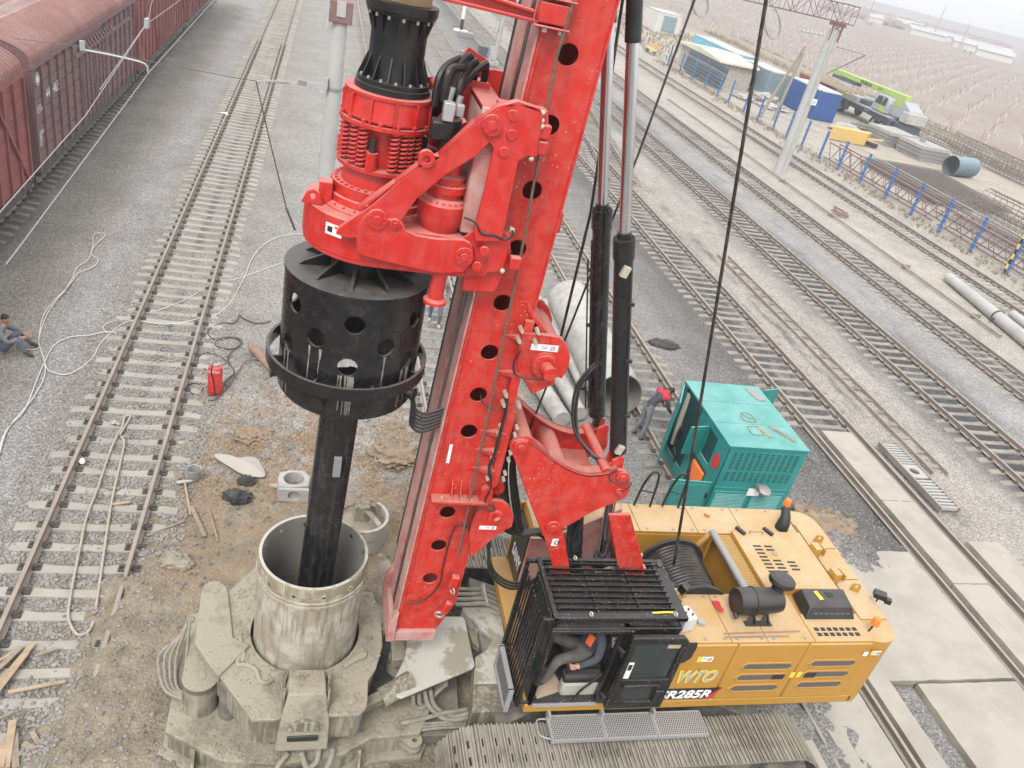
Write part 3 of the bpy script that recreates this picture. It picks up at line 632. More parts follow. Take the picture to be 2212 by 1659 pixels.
# black service hood on the near rear
b = MB(); P8 = [(8.0, 7.42), (8.92, 7.42), (8.98, 7.96), (8.06, 7.96)]
vs = [(x, y, 2.80) for x, y in P8] + [(x+(.07 if i in (0, 3) else -.07), y+(.1 if i < 2 else -.06), 2.99) for i, (x, y) in enumerate(P8)]
b.add(vs, [(4, 5, 6, 7), (0, 1, 5, 4), (1, 2, 6, 5), (2, 3, 7, 6), (3, 0, 4, 7), (3, 2, 1, 0)])
sh = b.build("service_hood", 'black', rig, bevel=.02)
s_ = MB()
for i in range(7):
    for j in range(2): s_.obox((8.18+i*.1, 7.475-.0*j+.05*j, 2.892+.068*j), (.035, .006, .018), rx=-.95)
s_.build("vent_slots", 'grille', sh, smooth=0, kind="stuff")
MB().obox((8.35, 7.75, 2.995), (.035, .09, .004), rz=.15).build("sticker", 'yellow_mark', sh); MB().box(8.5, 8.62, 7.72, 7.82, 2.985, 3.0).build("latch_recess", 'decal_black', sh)
s_ = MB()
for i in range(7):
    for j in range(2): s_.box(8.06+i*.115, 8.14+i*.115, 7.1+j*.1, 7.165+j*.1, 2.797, 2.804)
s_.build("rear_vents", 'decal_black', rig, smooth=0, kind="stuff")
# air filter with mushroom cap
af = G(*q(D4, 930, 890), 3.12)
b = MB(); b.lathe([(0, -.40), (.2, -.40), (.21, -.37), (.21, -.15), (.225, -.14), (.225, -.10), (.21, -.09), (.2, .22), (.18, .36), (0, .36)], (af.x, af.y, 3.12), 28, dirv=(1, .04, 0)); fl = b.build("air_filter", 'black', rig)
b = MB(); c0 = Vector((af.x+.28, af.y+.05, 3.2)); b.cyl(c0, c0+Vector((.03, .05, .2)), .1, n=18); b.lathe([(0, .36), (.15, .35), (.2, .31), (.21, .26), (.19, .22), (.1, .21)], c0, 24, dirv=(.1, .12, 1)); b.build("rain_cap", 'black', fl)
b = MB(); b.cyl((af.x-.42, af.y-.13, 3.0), (af.x-.4, af.y-.2, 2.95), .035, n=12); b.build("dust_valve", 'rubber', fl)
b = MB()
for s in (-.14, .1): b.beam((af.x+s, af.y-.17, 2.8), (af.x+s+.05, af.y-.1, 3.0), .05, .03); b.beam((af.x+s+.12, af.y-.17, 2.8), (af.x+s+.05, af.y-.1, 3.0), .05, .03)
b.box(af.x-.2, af.x+.26, af.y-.22, af.y-.12, 2.8, 2.815); b.build("filter_bracket", 'black', fl)
# beacons, exhaust, work lamps, hand rails, lifting lugs
for (px_, py_, zb, ht) in (((1690, 1100), 0, 2.80, .16), ((1105, 240), 1, 3.02, .05)):
    p = G(*q(D4, *px_), zb); b = MB(); b.cyl(p, p+Vector((.03, 0, ht)), .014, n=8); st2 = b.build("beacon_post", 'black', rig)
    b = MB(); b.lathe([(0, .13), (.05, .125), (.062, .1), (.068, .02), (.068, 0), (0, 0)], p+Vector((.03, 0, ht)), 20); b.build("beacon", 'orange_lens', st2)
e0 = G(*q(D4, 1085, 390), 2.8); b = MB(); b.tube([e0, e0+Vector((0, 0, .12)), e0+Vector((.02, .05, .24)), e0+Vector((.03, .16, .36))], [.12, .115, .09, .07], 14); b.build("exhaust", 'rubber', rig)
for (px_, z) in (((1770, 850), 2.80),):
    p = G(*q(D4, *px_), 2.95); b = MB(); b.obox(p, (.1, .07, .05), rz=-.5); b.cyl(p-Vector((0, 0, .15)), p, .015, n=8); b.obox(p+Vector((.1, -.1, -.03)), (.05, .045, .045), rz=-.5); b.build("rear_camera", 'black', rig, bevel=.008)
for dx in (0, .55):
    p0 = Vector((6.13+dx, 10.0, 2.8)); b = MB(); b.tube(bez([p0+Vector((-.17, .03, -.02)), p0+Vector((-.12, .04, .45)), p0+Vector((-.02, .05, .72)), p0+Vector((.09, .04, .7)), p0+Vector((.12, .02, .5)), p0+Vector((.13, 0, 0))], 6), .022, 8)
    b.tube([p0+Vector((-.13, .04, .33)), p0+Vector((.125, .02, .3))], .014, 6); b.build("hand_rail", 'black', rig)
for (px_, r_) in (((1320, 540), .4), ((1455, 715), .4)):
    p = G(*q(D4, *px_), 2.9); b = MB(); b.obox(p, (.07, .09, .1), rz=.1); b.obox(p+Vector((.1, -.02, .04)), (.012, .1, .07), rz=.2); b.build("hood_bracket", 'yellow', rig, bevel=.008)
for px_ in ((1345, 470), (1600, 805)):
    p = G(*q(D4, *px_), 2.85); b = MB(); b.lathe([(.035, -.015), (.07, -.015), (.07, .015), (.035, .015)], p+Vector((0, 0, .05)), 18, True, dirv=(.4, 1, 0)); b.obox(p-Vector((0, 0, .02)), (.07, .015, .045), rz=-.35); b.build("lifting_lug", 'yellow', rig)
p = G(*q(D4, 578, 290), 2.85); MB().cyl((p.x, p.y, 2.8), (p.x, p.y, 2.87), .05, n=16).build("filler_cap", 'yellow', rig)
p = G(*q(D4, 533, 1040), 2.82); b = MB(); b.cyl((p.x, p.y, 2.79), (p.x, p.y, 2.85), .06, n=18); b.build("fuel_cap", 'galv', rig)
# anti-slip tread plate dots on the deck beside the cab
b = MB()
for i in range(26):
    for j in range(16): b.cyl((5.70+i*.031+(.015 if j % 2 else 0), 7.3+j*.04, 2.8), (5.70+i*.031+(.015 if j % 2 else 0), 7.3+j*.04, 2.806), .009, n=5)
b.build("tread_dots", 'mesh_yellow', rig, smooth=0, kind="stuff")
# louvre slots and markings on the near side
YS = 6.972
def slot(R, x0, y0, x1, y1, h, parent=rig):
    (a, az), (c, cz) = tY(R, [(x0, y0), (x1, y1)], YS); zc = (az+cz)/2; hh = h/2
    poly = [(a, zc), (a+hh*.9, zc-hh), (c-hh*.9, zc-hh), (c, zc), (c-hh*.9, zc+hh), (a+hh*.9, zc+hh)]
    fr = [(a-.05, zc), (a+hh*.8, zc-hh-.03), (c-hh*.8, zc-hh-.03), (c+.05, zc), (c-hh*.8, zc+hh+.03), (a+hh*.8, zc+hh+.03)]
    MB().plate(fr, [poly], 'y', YS-.012, YS+.01).build("louvre_rim", 'yellow_plain', rig, bevel=.004)
    MB().prism(poly, 'y', YS-.004, YS+.02).build("louvre", 'grille', rig, smooth=0)
for a in ((820, 1350, 1160, 1335), (775, 1425, 1115, 1410), (730, 1500, 1062, 1482), (1285, 1330, 1600, 1312), (1238, 1402, 1550, 1388), (1190, 1475, 1500, 1458)): slot(D4, *a, .12)
for a in ((1025, 1412), (1245, 1400)):
    (x, z), = tY(D4, [a], YS); MB().box(x-.0, x+.2, YS-.016, YS, z-.06, z+.055).build("door_latch", 'black', rig, bevel=.004)
(bx, bz), (cx_, cz) = tY(D4, [(250, 1530), (640, 1530)], YS)
MB().prism([(5.5, 1.55), (6.58, 1.55), (6.72, 1.79), (5.5, 1.79)], 'y', YS-.004, YS+.01).build("model_band", 'decal_black', rig, smooth=0)
MB().prism([(6.49, 1.55), (6.58, 1.55), (6.72, 1.79), (6.70, 1.79)], 'y', YS-.008, YS+.01).build("band_tip", 'decal_red', rig, smooth=0)
text("SR285R", .245, (5.69, YS-.006, 1.58), (1, 0, 0), (0, 0, 1), 'white_mark', "model_lettering", rig, shear=.2, off=.008, fit=.88)
text("WTO", .35, (5.84, YS-.002, 1.955), (1, 0, 0), (0, 0, 1), 'yellow_mark', "logo_outline", rig, shear=.25, off=.022, fit=.66)
text("WTO", .35, (5.86, YS-.007, 1.955), (1, 0, 0), (0, 0, 1), 'silver_mark', "logo_lettering", rig, shear=.25, off=.004, fit=.62)
MB().prism(tY(C3, [(1850, 795), (2058, 795), (2050, 830), (2010, 900), (1960, 930), (1850, 945)], YS), 'y', YS-.004, YS+.01).build("black_swoosh", 'decal_black', rig, smooth=0)
def sticker(R, cx, cy, w_, h_, Y, mat='white_mark', top=None, parent=rig, rz=0, mark=True):
    (x, z), = tY(R, [(cx, cy)], Y); MB().box(x-w_/2, x+w_/2, Y-.003, Y+.004, z-h_/2, z+h_/2).build("warning_sticker", mat, parent, smooth=0)
    if top: MB().box(x-w_/2, x-w_/2+w_*.3, Y-.006, Y, z-h_/2, z+h_/2).build("sticker_field", top, parent, smooth=0)
    if mark:
        b = MB(); b.lathe([(h_*.26, -.001), (h_*.33, -.001), (h_*.33, .001), (h_*.26, .001)], (x+w_*.3, Y-.005, z), 14, True, dirv=(0, 1, 0)); b.beam((x+w_*.3-h_*.2, Y-.005, z-h_*.2), (x+w_*.3+h_*.2, Y-.005, z+h_*.2), .004, h_*.06, (0, 1, 0)); b.box(x-w_*.1, x+w_*.1, Y-.005, Y-.002, z+h_*.15, z+h_*.22); b.box(x-w_*.1, x+w_*.1, Y-.005, Y-.002, z-h_*.1, z-h_*.03)
        b.build("sticker_symbol", 'decal_black', parent, smooth=0)
sticker(D4, 560, 1295, .26, .1, YS, top='yellow_mark'); sticker(D4, 1670, 1258, .09, .09, YS-.01, mark=False); sticker(D4, 1740, 1252, .18, .09, YS-.03, top='yellow_mark')
for a in ((1162, 1403), (1210, 1400)): sticker(D4, *a, .08, .12, YS, 'yellow_mark', mark=False)
# winch drum with coiled rope in the bay
wx, wz = 6.40, 2.36
b = MB()
for y in (7.96, 9.0): b = MB(); b.cyl((wx, y-.03, wz), (wx, y+.03, wz), .60, n=40); b.build("winch_flange", 'rubber', rig)
b = MB()
for i in range(15): b.lathe([(.50+.035*cos(a), .035*sin(a)) for a in [2*pi*k/8 for k in range(8)]], (wx, 8.03+i*.066, wz), 36, True, dirv=(0, 1, 0))
b.cyl((wx, 8.0, wz), (wx, 9.0, wz), .49, n=36, caps=False); b.build("rope_coils", 'rope_dark', rig, smooth=50)
# far box front panel with lettering
b = MB(); b.prism([(9.30, 1.5), (10.0, 1.5), (10.0, 2.62), (9.30, 2.62)], 'x', 3.90, 3.945); fp = b.build("front_panel", 'cab_black', rig, bevel=.02)
text("SANY", .34, (3.895, 9.86, 1.8), (0, -1, 0), (0, 0, 1), 'white_mark', "panel_lettering", rig, off=.008, sx=.62)
MB().box(3.88, 3.98, 10.0, 10.06, 1.4, 2.78).build("corner_post", 'yellow', rig, bevel=.01)
MB().box(5.0, 5.6, 9.30, 9.355, 1.5, 2.7).build("bay_plate", 'rust', rig)
# ------------------------------------------------ cab
X0, X1, YA, YB, ZF, ZR = 3.66, 5.60, 7.0, 8.06, 1.47, 3.12
def cpart(name, f, mat='cab_black', bev=.015, label=None):
    b = MB(); f(b); return b.build(name, mat, rig, bevel=bev, label=label)
cab = cpart("cab_shell", lambda b: (b.box(X0, X1, YB-.05, YB, ZF, ZR), b.box(X1-.05, X1, YA, YB, ZF, ZR), b.box(X0, X1, YA, YB, ZF-.02, ZF+.03), b.box(X0, X1, YA-.02, YB, ZR-.06, ZR), b.box(4.76, 5.58, YA, YA+.05, ZF, ZR), b.box(X0, X0+.07, YA, YA+.08, ZF, ZR), b.box(X0, X0+.07, YB-.08, YB, ZF, ZR), b.box(X0, X0+.06, YA, YB, ZF, ZF+.45), b.box(4.70, 4.82, YA-.01, YA+.09, ZF, ZR)))
cpart("windscreen", lambda b: b.box(X0+.015, X0+.03, YA+.08, YB-.08, ZF+.45, ZR-.06), 'window_glass', 0)
for (a, b_) in ((3.8, 4.6), (4.68, 5.5)): MB().box(a, b_, YA+.12, YB-.12, ZR+.001, ZR+.02).build("roof_hatch", 'black', cab, bevel=.01)
MB().obox((4.25, 6.985, ZR-.05), (.62, .035, .03)).build("rain_gutter", 'cab_black', cab, bevel=.012)
MB().box(3.72, 4.72, 6.955, 7.0, 1.475, 1.5).build("door_sill", 'galv', cab)
# roof guard
zg = 3.30; g0, g1, h0, h1 = 3.62, 5.62, 6.98, 8.14
b = MB(); b.box(g0, g0+.07, h0, h1, zg-.03, zg+.03); b.box(g1-.2, g1, h0, h1, zg-.028, zg+.02); b.box(g0, g1, h0, h0+.11, zg-.05, zg+.028); b.box(g0, g1, h1-.06, h1, zg-.03, zg+.028)
for x in (4.30, 4.95): b.box(x-.02, x+.02, h0+.1, h1-.05, zg-.035, zg+.01)
for (x, y) in ((3.75, 7.1), (5.4, 7.1), (3.75, 8.0), (5.4, 8.0)): b.box(x-.03, x+.03, y-.03, y+.03, ZR-.02, zg-.02)
rg = b.build("roof_guard", 'cab_black', rig, bevel=.008)
for i in range(9): MB().box(g0+.05, g1-.16, h0+.16+i*.107, h0+.172+i*.107, zg+.0, zg+.05).build("guard_bar", 'cab_black', rg)
for p in ((4.2, 8.1), (4.15, 7.03), (5.42, 7.03)): MB().lathe([(.03+.011*cos(a), .011*sin(a)) for a in [2*pi*k/6 for k in range(6)]], (p[0], p[1], zg+.06), 12, True, dirv=(1, .4, 0)).build("eye_bolt", 'bolt', rg)
MB().tube([(5.08, 7.07, zg+.04), (5.3, 7.08, zg+.045), (5.4, 7.07, zg+.05)], .014, 6).build("strap", 'yellow_mark', rg)
# front guard grille
xg = 3.50; b = MB(); b.box(xg-.03, xg+.02, YA-.02, YA+.04, 1.45, 3.3); b.box(xg-.03, xg+.02, YB+.02, YB+.08, 1.45, 3.3); b.box(xg-.03, xg+.02, YA, YB+.05, 1.45, 1.5); b.box(xg-.03, xg+.02, YA, YB+.05, 2.42, 2.46); b.box(xg, 3.66, YA-.02, YA+.02, 3.24, 3.3); b.box(xg, 3.66, YB+.03, YB+.07, 3.24, 3.3)
b.box(xg, 3.66, YA, YA+.03, 1.5, 1.54); b.box(xg, 3.66, YB, YB+.03, 1.5, 1.54)
fg = b.build("front_guard", 'cab_black', rig, bevel=.006)
for i in range(11): MB().box(xg-.05, xg-.03, YA+.07+i*.093, YA+.095+i*.093, 1.47, 3.26).build("guard_bar", 'cab_black', fg)
b = MB(); b.tube(bez([(3.68, 6.95, 2.1), (3.64, 6.9, 2.2), (3.64, 6.9, 2.45), (3.68, 6.95, 2.56)], 5), .014, 6); b.build("grab_handle", 'cab_black', cab)
# open cab door folded back along the side
YD = 6.87
dl, dr, dt, db = 4.78, 5.69, 3.10, 1.57
outer = [(dl, db), (dr, db), (dr, dt-.1), (dr-.1, dt), (dl+.02, dt)]; win1 = [(dl+.1, 2.2), (dr-.1, 2.2), (dr-.1, dt-.14), (dl+.1, dt-.12)]; win2 = [(dl+.32, db+.14), (dr-.22, db+.14), (dr-.22, 2.04), (dl+.18, 2.04), (dl+.18, 1.82)]
door = MB().plate(outer, [win1, win2], 'y', YD-.05, YD+.03).build("cab_door", 'cab_black', rig, bevel=.015)
MB().prism(win1, 'y', YD-.012, YD-.004).build("door_window", 'window_glass', door, smooth=0); MB().prism(win2, 'y', YD-.012, YD-.004).build("lower_window", 'window_glass', door, smooth=0)
b = MB(); b.tube(bez([(dl+.13, YD-.06, 2.08), (dl+.2, YD-.11, 2.16), (dr-.28, YD-.11, 2.17), (dr-.2, YD-.06, 2.08)], 6), .016, 8); b.build("door_handle", 'black', door)
b = MB(); b.obox((dr-.14, YD-.06, 1.86), (.07, .02, .12)); b.build("lock_case", 'black', door, bevel=.01)
MB().box(dl+.11, dl+.2, YD-.02, YD-.013, 2.22, 2.56).build("door_sticker", 'white_mark', door, smooth=0); MB().box(dl+.125, dl+.185, YD-.024, YD-.013, 2.40, 2.52).build("sticker_symbol", 'decal_black', door, smooth=0)
MB().box(dr-.3, dr-.1, YD-.02, YD-.013, 2.86, 2.96).build("notice_paper", 'cardboard', door, smooth=0)
for z in (1.7, 2.7): MB().cyl((dl-.02, YD+.02, z-.06), (dl-.02, YD+.02, z+.06), .03, n=10).build("hinge", 'black', door)
for z in (1.7, 2.7): MB().beam((dl-.02, YD+.03, z), (4.74, 7.0, z), .05, .06).build("hinge_arm", 'black', door)
# seat, console, floor mat
b = MB(); b.box(4.25, 4.78, 7.28, 7.82, 1.75, 1.95); b.obox((4.84, 7.55, 2.32), (.08, .27, .42), ry=-.12); b.obox((4.9, 7.55, 2.85), (.06, .14, .1), ry=-.12); b.build("seat", 'rubber', cab, bevel=.05)
b = MB(); b.box(4.16, 4.74, 7.10, 7.27, 1.5, 1.8); b.build("console_base", 'seat_grey', cab, bevel=.05)
b = MB(); b.box(4.14, 4.76, 7.09, 7.28, 1.8, 1.96); b.build("side_console", 'rubber', cab, bevel=.05)
b = MB(); b.cyl((4.19, 7.17, 1.96), (4.17, 7.17, 2.13), .02, n=8); b.build("joystick", 'black', cab)
b = MB(); b.tube(bez([(4.38, 7.05, 1.52), (4.43, 7.04, 1.72), (4.55, 7.04, 1.9), (4.68, 7.06, 2.06)], 5), .018, 8); b.build("console_lever", 'black', cab)
MB().obox((3.98, 7.36, 1.508), (.24, .22, .008), rz=.3).build("floor_cardboard", 'cardboard', cab)
text("SEAN", .1, (4.75, 7.26, 2.62), (.2, 0, -1), (1, 0, .2), 'white_mark', "seat_lettering", cab)
# lamps and switch box behind the cab roof
for px_, m_ in (((150, 655+0), 'black'),): pass
for (a, z, s_) in (((235, 650), 3.3, .07), ((325, 790), 3.05, .07), ((415, 805), 3.05, .09)):
    p = G(*q(D4, *a), z); MB().obox(p, (s_*.7, s_*.7, s_*.9), rz=.6, rx=.3).build("work_lamp", 'black', rig, bevel=.015)
p = G(*q(D4, 357, 905), 3.0); b = MB(); b.obox(p, (.06, .06, .07), rz=.5); wl = b.build("work_lamp", 'black', rig, bevel=.01); MB().obox(p+Vector((-.01, -.06, .03)), (.05, .006, .055), rz=.2, rx=-.5).build("lens", 'white_mark', wl)
p = G(*q(D4, 360, 840), 2.85); MB().obox(p, (.1, .07, .05)).build("lamp_bracket", 'yellow', rig)
p = G(*q(D4, 420, 1015), 2.95); b = MB(); b.obox(p, (.11, .13, .13), rz=.25); sb = b.build("switch_box", 'panel_grey', rig, bevel=.012)
for d in ((-.04, -.02), (.03, .05), (.06, -.05)): MB().cyl(p+Vector((d[0], d[1], .13)), p+Vector((d[0], d[1], .17)), .012, n=8).build("toggle", 'decal_black', sb)
# side steps
for i in range(3):
    x0 = 3.98+i*.848; b = MB(); b.box(x0, x0+.84, 6.56, 7.0-.03, 1.235, 1.25); b.box(x0, x0+.84, 6.545, 6.56, 1.2, 1.262); b.box(x0, x0+.015, 6.56, 6.97, 1.2, 1.262); b.box(x0+.825, x0+.84, 6.56, 6.97, 1.2, 1.262); b.box(x0, x0+.84, 6.955, 6.97, 1.2, 1.262)
    stp = b.build("side_step", 'galv', rig, smooth=0); h = MB()
    for r_ in range(12):
        for c_ in range(20):
            h.box(x0+.045+c_*.039+(.018 if r_ % 2 else 0), x0+.062+c_*.039+(.018 if r_ % 2 else 0), 6.585+r_*.031, 6.604+r_*.031, 1.2495, 1.2525)
    h.build("perforations", 'decal_black', stp, smooth=0, kind="stuff", recalc=False)
    b = MB(); b.box(x0+.02, x0+.06, 6.9, 7.02, 1.2, 1.34); b.build("step_bracket", 'galv', stp)
b = MB(); b.tube(bez([(3.98, 6.93, 1.23), (3.86, 6.93, 1.22), (3.83, 6.85, 1.22), (3.84, 6.68, 1.22), (3.98, 6.6, 1.23)], 5), .014, 6); b.build("step_loop", 'galv', rig)
b = MB(); b.box(3.36, 3.375, 7.05, 7.85, 1.32, 1.72); b.box(3.33, 3.40, 7.03, 7.07, 1.28, 1.76); b.box(3.33, 3.4, 7.83, 7.87, 1.28, 1.76); b.box(3.33, 3.4, 7.05, 7.85, 1.72, 1.76); b.box(3.33, 3.4, 7.05, 7.85, 1.28, 1.32); b.box(3.36, 3.66, 7.2, 7.26, 1.3, 1.36); b.box(3.36, 3.66, 7.7, 7.76, 1.3, 1.36)
fs_ = b.build("front_step", 'galv', rig, smooth=0); h = MB()
for r_ in range(9):
    for c_ in range(18): h.box(3.352, 3.361, 7.1+c_*.04+(.018 if r_ % 2 else 0), 7.122+c_*.04+(.018 if r_ % 2 else 0), 1.345+r_*.042, 1.362+r_*.042)
h.build("perforations", 'grille', fs_, smooth=0, kind="stuff", recalc=False)
# ------------------------------------------------ mast
ZT = 14.5; YN, YFR = 8.10, 8.95
hz = [10.12, 9.42, 8.72, 8.04, 7.36, 6.69, 6.08, 5.52, 4.16, 3.55, 2.91]
hz = [13.0, 12.28, 11.56, 10.84] + hz
def hx(z): return 2.10+.0345*(z-2.91)
side = [(XF(1.85), 1.85), (XF(1.85)+.62, 1.85), (XB(2.3), 2.35), (XB(ZT), ZT), (XF(ZT), ZT)]
holes = [circ(hx(z), z, .108, 24) for z in hz]
b = MB(); b.plate(side, holes, 'y', YN-.012, YN+.012); b.plate(side, holes, 'y', YFR-.012, YFR+.012)
def strip(b, xf, dx0, dx1, y0, y1, z0=1.85, z1=ZT):
    b.add([(xf(z)+dx, y, z) for z in (z0, z1) for dx in (dx0, dx1) for y in (y0, y1)], [(0, 1, 3, 2), (4, 6, 7, 5), (0, 4, 5, 1), (2, 3, 7, 6), (0, 2, 6, 4), (1, 5, 7, 3)])
strip(b, XB, -.02, .0, YN+.012, YFR-.012, 2.35); strip(b, XF, 0, .02, YN+.012, YFR-.012)
strip(b, XB, -.012, .012, YN-.03, YN+.03, 2.4); strip(b, XF, -.01, .02, YN-.05, YN+.02)
mast = b.build("mast", 'red', rig, smooth=25)
for (y0, y1) in ((8.06, 8.36), (8.62, 9.0)):
    b = MB(); strip(b, XF, -.04, -.012, y0, y1, 2.0); b.build("guide_rail", 'red_dusty', mast, bevel=.006)
b = MB(); strip(b, XF, -.035, -.012, 9.02, 9.07, 2.0); strip(b, XF, -.03, -.012, 8.42, 8.56, 2.0); b.build("guide_groove", 'rope_dark', mast)
MB().tube([(XF(z)-.01, 9.13+.02*sin(z*1.3), z) for z in [2.6+.4*i for i in range(30)]], .028, 8).build("mast_hose", 'hose', mast)
# foot
b = MB(); b.prism([(XF(1.7)-.12, 1.68), (XF(1.7)+.62, 1.68), (XF(1.7)+.62, 1.86), (XF(1.7)-.06, 1.86)], 'y', 8.02, 9.02); b.prism([(XF(2)-.13, 1.7), (XF(2)-.01, 1.7), (XF(2)-.01, 2.3), (XF(2)-.13, 2.12)], 'y', 7.98, 8.12); b.prism([(XF(2)-.13, 1.7), (XF(2)-.01, 1.7), (XF(2)-.01, 2.3), (XF(2)-.13, 2.12)], 'y', 8.9, 9.04); b.build("mast_foot", 'red_dusty', mast, bevel=.012)
b = MB(); b.prism([(1.55, 1.62), (1.7, 1.6), (1.72, 2.2), (1.52, 2.45), (1.45, 2.42), (1.48, 2.3)], 'y', 9.0, 9.06); b.build("foot_plate", 'mud_pale', mast, bevel=.01)
# bolted flange joint and gussets on the near side
b = MB(); b.prism([(1.86, 4.44), (2.62, 4.44), (2.62, 4.48), (1.86, 4.48)], 'y', 7.92, YN)
for x in (2.12, 2.24, 2.36): b.add([(x-.008, YN, 4.48), (x+.008, YN, 4.48), (x+.008, 7.95, 4.48), (x-.008, 7.95, 4.48), (x-.008, YN, 4.75), (x+.008, YN, 4.75)], [(0, 1, 2, 3), (0, 4, 5, 1), (3, 2, 5, 4), (0, 3, 4), (1, 5, 2)])
b.build("flange_shelf", 'red', mast, bevel=.004)
bb = MB()
for x in (2.0, 2.12, 2.26, 2.4): bb.cyl((x, 7.99, 4.405), (x, 7.99, 4.51), .02, n=6)
bb.build("flange_bolts", 'bolt', mast, smooth=0, kind="stuff")
for zc in (6.95, 6.45, 5.55, 5.25, 4.95):
    x_ = XB(zc); b = MB(); b.add([(x_-.3, YN-.013, zc), (x_, YN-.013, zc+.05), (x_, YN-.013, zc-.05), (x_+.02, 7.96, zc+.05), (x_+.02, 7.96, zc-.05)], [(0, 1, 3), (0, 4, 2), (1, 2, 4, 3), (0, 3, 4), (0, 2, 1)]); b.build("gusset", 'red', mast, smooth=0)
MB().box(1.98, 2.02, YN-.016, YN-.011, 5.0, 5.3).build("white_sticker", 'white_mark', mast, smooth=0)
MB().box(XB(8.4)-.01, XB(8.4)+.07, 8.14, 8.2, 8.26, 8.5).build("cable_lug", 'red', mast, bevel=.02)
# steel plate with rope clamps up the near side of the mast
def rope(name, pts, r, mat, parent=None, n=8): return MB().tube(pts, r, n).build(name, mat, parent or rig)
rope("mast_rope", [Vector((PY(*q(A2, 2060, 0), 7.93).x+.06, 7.93, 10.9)), Vector((*[PY(*q(A2, 1960, 420), 7.93)[i] for i in range(3)],)), PY(*q(A2, 1740, 1659), 7.93), PY(*q(M2, 1600, 1500), 7.95), PY(*q(E2, 2060, 800), 8.02)], .016, 'rope')
rope("signal_cable", bez([PY(*q(E2, 2190, 500), 8.06), PY(*q(E2, 2150, 600), 8.06), PY(*q(E2, 2040, 600), 8.06), PY(*q(E2, 1960, 860), 8.06), PY(*q(E2, 1930, 1000), 8.06), PY(*q(E2, 1820, 1110), 8.06), PY(*q(E2, 1700, 1130), 8.06)], 6), .01, 'hose')
# hook chain at the foot
hk = MB(); p0 = PY(*q(E2, 2030, 980), 7.98); p1 = PY(*q(E2, 1960, 1200), 7.9)
hk.obox(p0, (.06, .05, .12), ry=.2); hk.build("pulley_block", 'red', mast, bevel=.02); MB().obox(p1+Vector((.02, 0, .12)), (.05, .04, .12), ry=.3).build("pulley_block", 'red', mast, bevel=.02)
b = MB(); b.lathe([(.06+.016*cos(a), .016*sin(a)) for a in [2*pi*k/8 for k in range(8)]], p1-Vector((.06, 0, .02)), 16, True, dirv=(.3, 1, .2)); b.build("shackle", 'galv', mast); b = MB(); b.lathe([(.05+.014*cos(a), .014*sin(a)) for a in [2*pi*k/8 for k in range(8)]], p0+Vector((.0, -.03, -.14)), 16, True, dirv=(1, .5, 0)); b.build("shackle", 'galv', mast)
# ------------------------------------------------ winches on the mast back
w1 = trY = [(a, c) for a, c in tY(M2, [(1810, 1010), (1800, 1160), (1905, 1330), (2060, 1260), (2060, 1220), (2085, 1215), (2110, 1225), (2150, 1160), (2168, 1080), (2150, 1000), (2100, 940), (2040, 930), (1830, 905)], 8.02)]
b = MB(); b.prism(w1, 'y', 7.98, 8.05); wn = b.build("main_winch", 'red', rig, bevel=.01); MB().prism(w1, 'y', 8.95, 9.0).build("far_cheek", 'red', wn, bevel=.01)
b = MB(); c_ = tY(M2, [(1985, 1130)], 8.0)[0]; b.cyl((c_[0], 8.03, c_[1]), (c_[0], 9.0, c_[1]), .3, n=30); b.build("winch_drum", 'red', wn)
b = MB(); b.cyl((c_[0], 7.95, c_[1]), (c_[0], 8.0, c_[1]), .17, n=28); b.cyl((c_[0], 7.9, c_[1]), (c_[0], 7.96, c_[1]), .155, n=28)
for k in range(10): b.cyl((c_[0]+.13*cos(k*.628), 7.885, c_[1]+.13*sin(k*.628)), (c_[0]+.13*cos(k*.628), 7.9, c_[1]+.13*sin(k*.628)), .014, n=6)
b.cyl((c_[0]+.03, 7.74, c_[1]), (c_[0]+.01, 7.9, c_[1]), .085, n=20); b.build("winch_motor", 'red', wn, smooth=40)
b = MB(); tp = tY(M2, [(1890, 690), (1840, 880), (2040, 930), (2110, 950)], 8.3); zz = [p for p in tp]
b.add([(2.56, 8.05, 7.38), (2.95, 8.05, 6.96), (2.95, 9.0, 6.96), (2.56, 9.0, 7.38), (2.56, 8.05, 7.30), (2.95, 8.05, 6.88), (2.95, 9.0, 6.88), (2.56, 9.0, 7.30)], [(0, 1, 2, 3), (4, 7, 6, 5), (0, 4, 5, 1), (2, 6, 7, 3), (1, 5, 6, 2), (0, 3, 7, 4)]); b.build("winch_cover", 'red', wn, bevel=.01)
b = MB(); b.prism([(2.55, 5.95), (2.66, 5.95), (2.66, 7.2), (2.55, 7.2)], 'y', 7.99, 8.06); b.build("winch_rail", 'red', wn)
bb = MB()
for z in (7.12, 6.98, 6.22, 6.08):
    for x in (2.50, 2.70): bb.cyl((x, 7.9, z), (x, 8.0, z), .028, n=6); bb.cyl((x, 7.86, z), (x, 7.9, z), .018, n=6)
bb.build("winch_bolts", 'bolt', wn, smooth=0, kind="stuff")
sticker(M2, 1995, 1022, .34, .085, 7.975, parent=wn)
rope("winch_hose", bez([PY(*q(M2, 1830, 1040), 7.95), PY(*q(M2, 1780, 1130), 7.93), PY(*q(M2, 1800, 1210), 7.92), PY(*q(M2, 1900, 1235), 7.9), PY(*q(M2, 2000, 1235), 7.9), PY(*q(M2, 2000, 1205), 7.9)], 6), .012, 'hose')
w2 = tY(L1, [(335, 1280), (500, 1270), (600, 1280), (670, 1330), (710, 1420), (715, 1500), (700, 1560), (620, 1600), (520, 1659), (480, 1700), (250, 1900), (230, 1600)], 8.02)
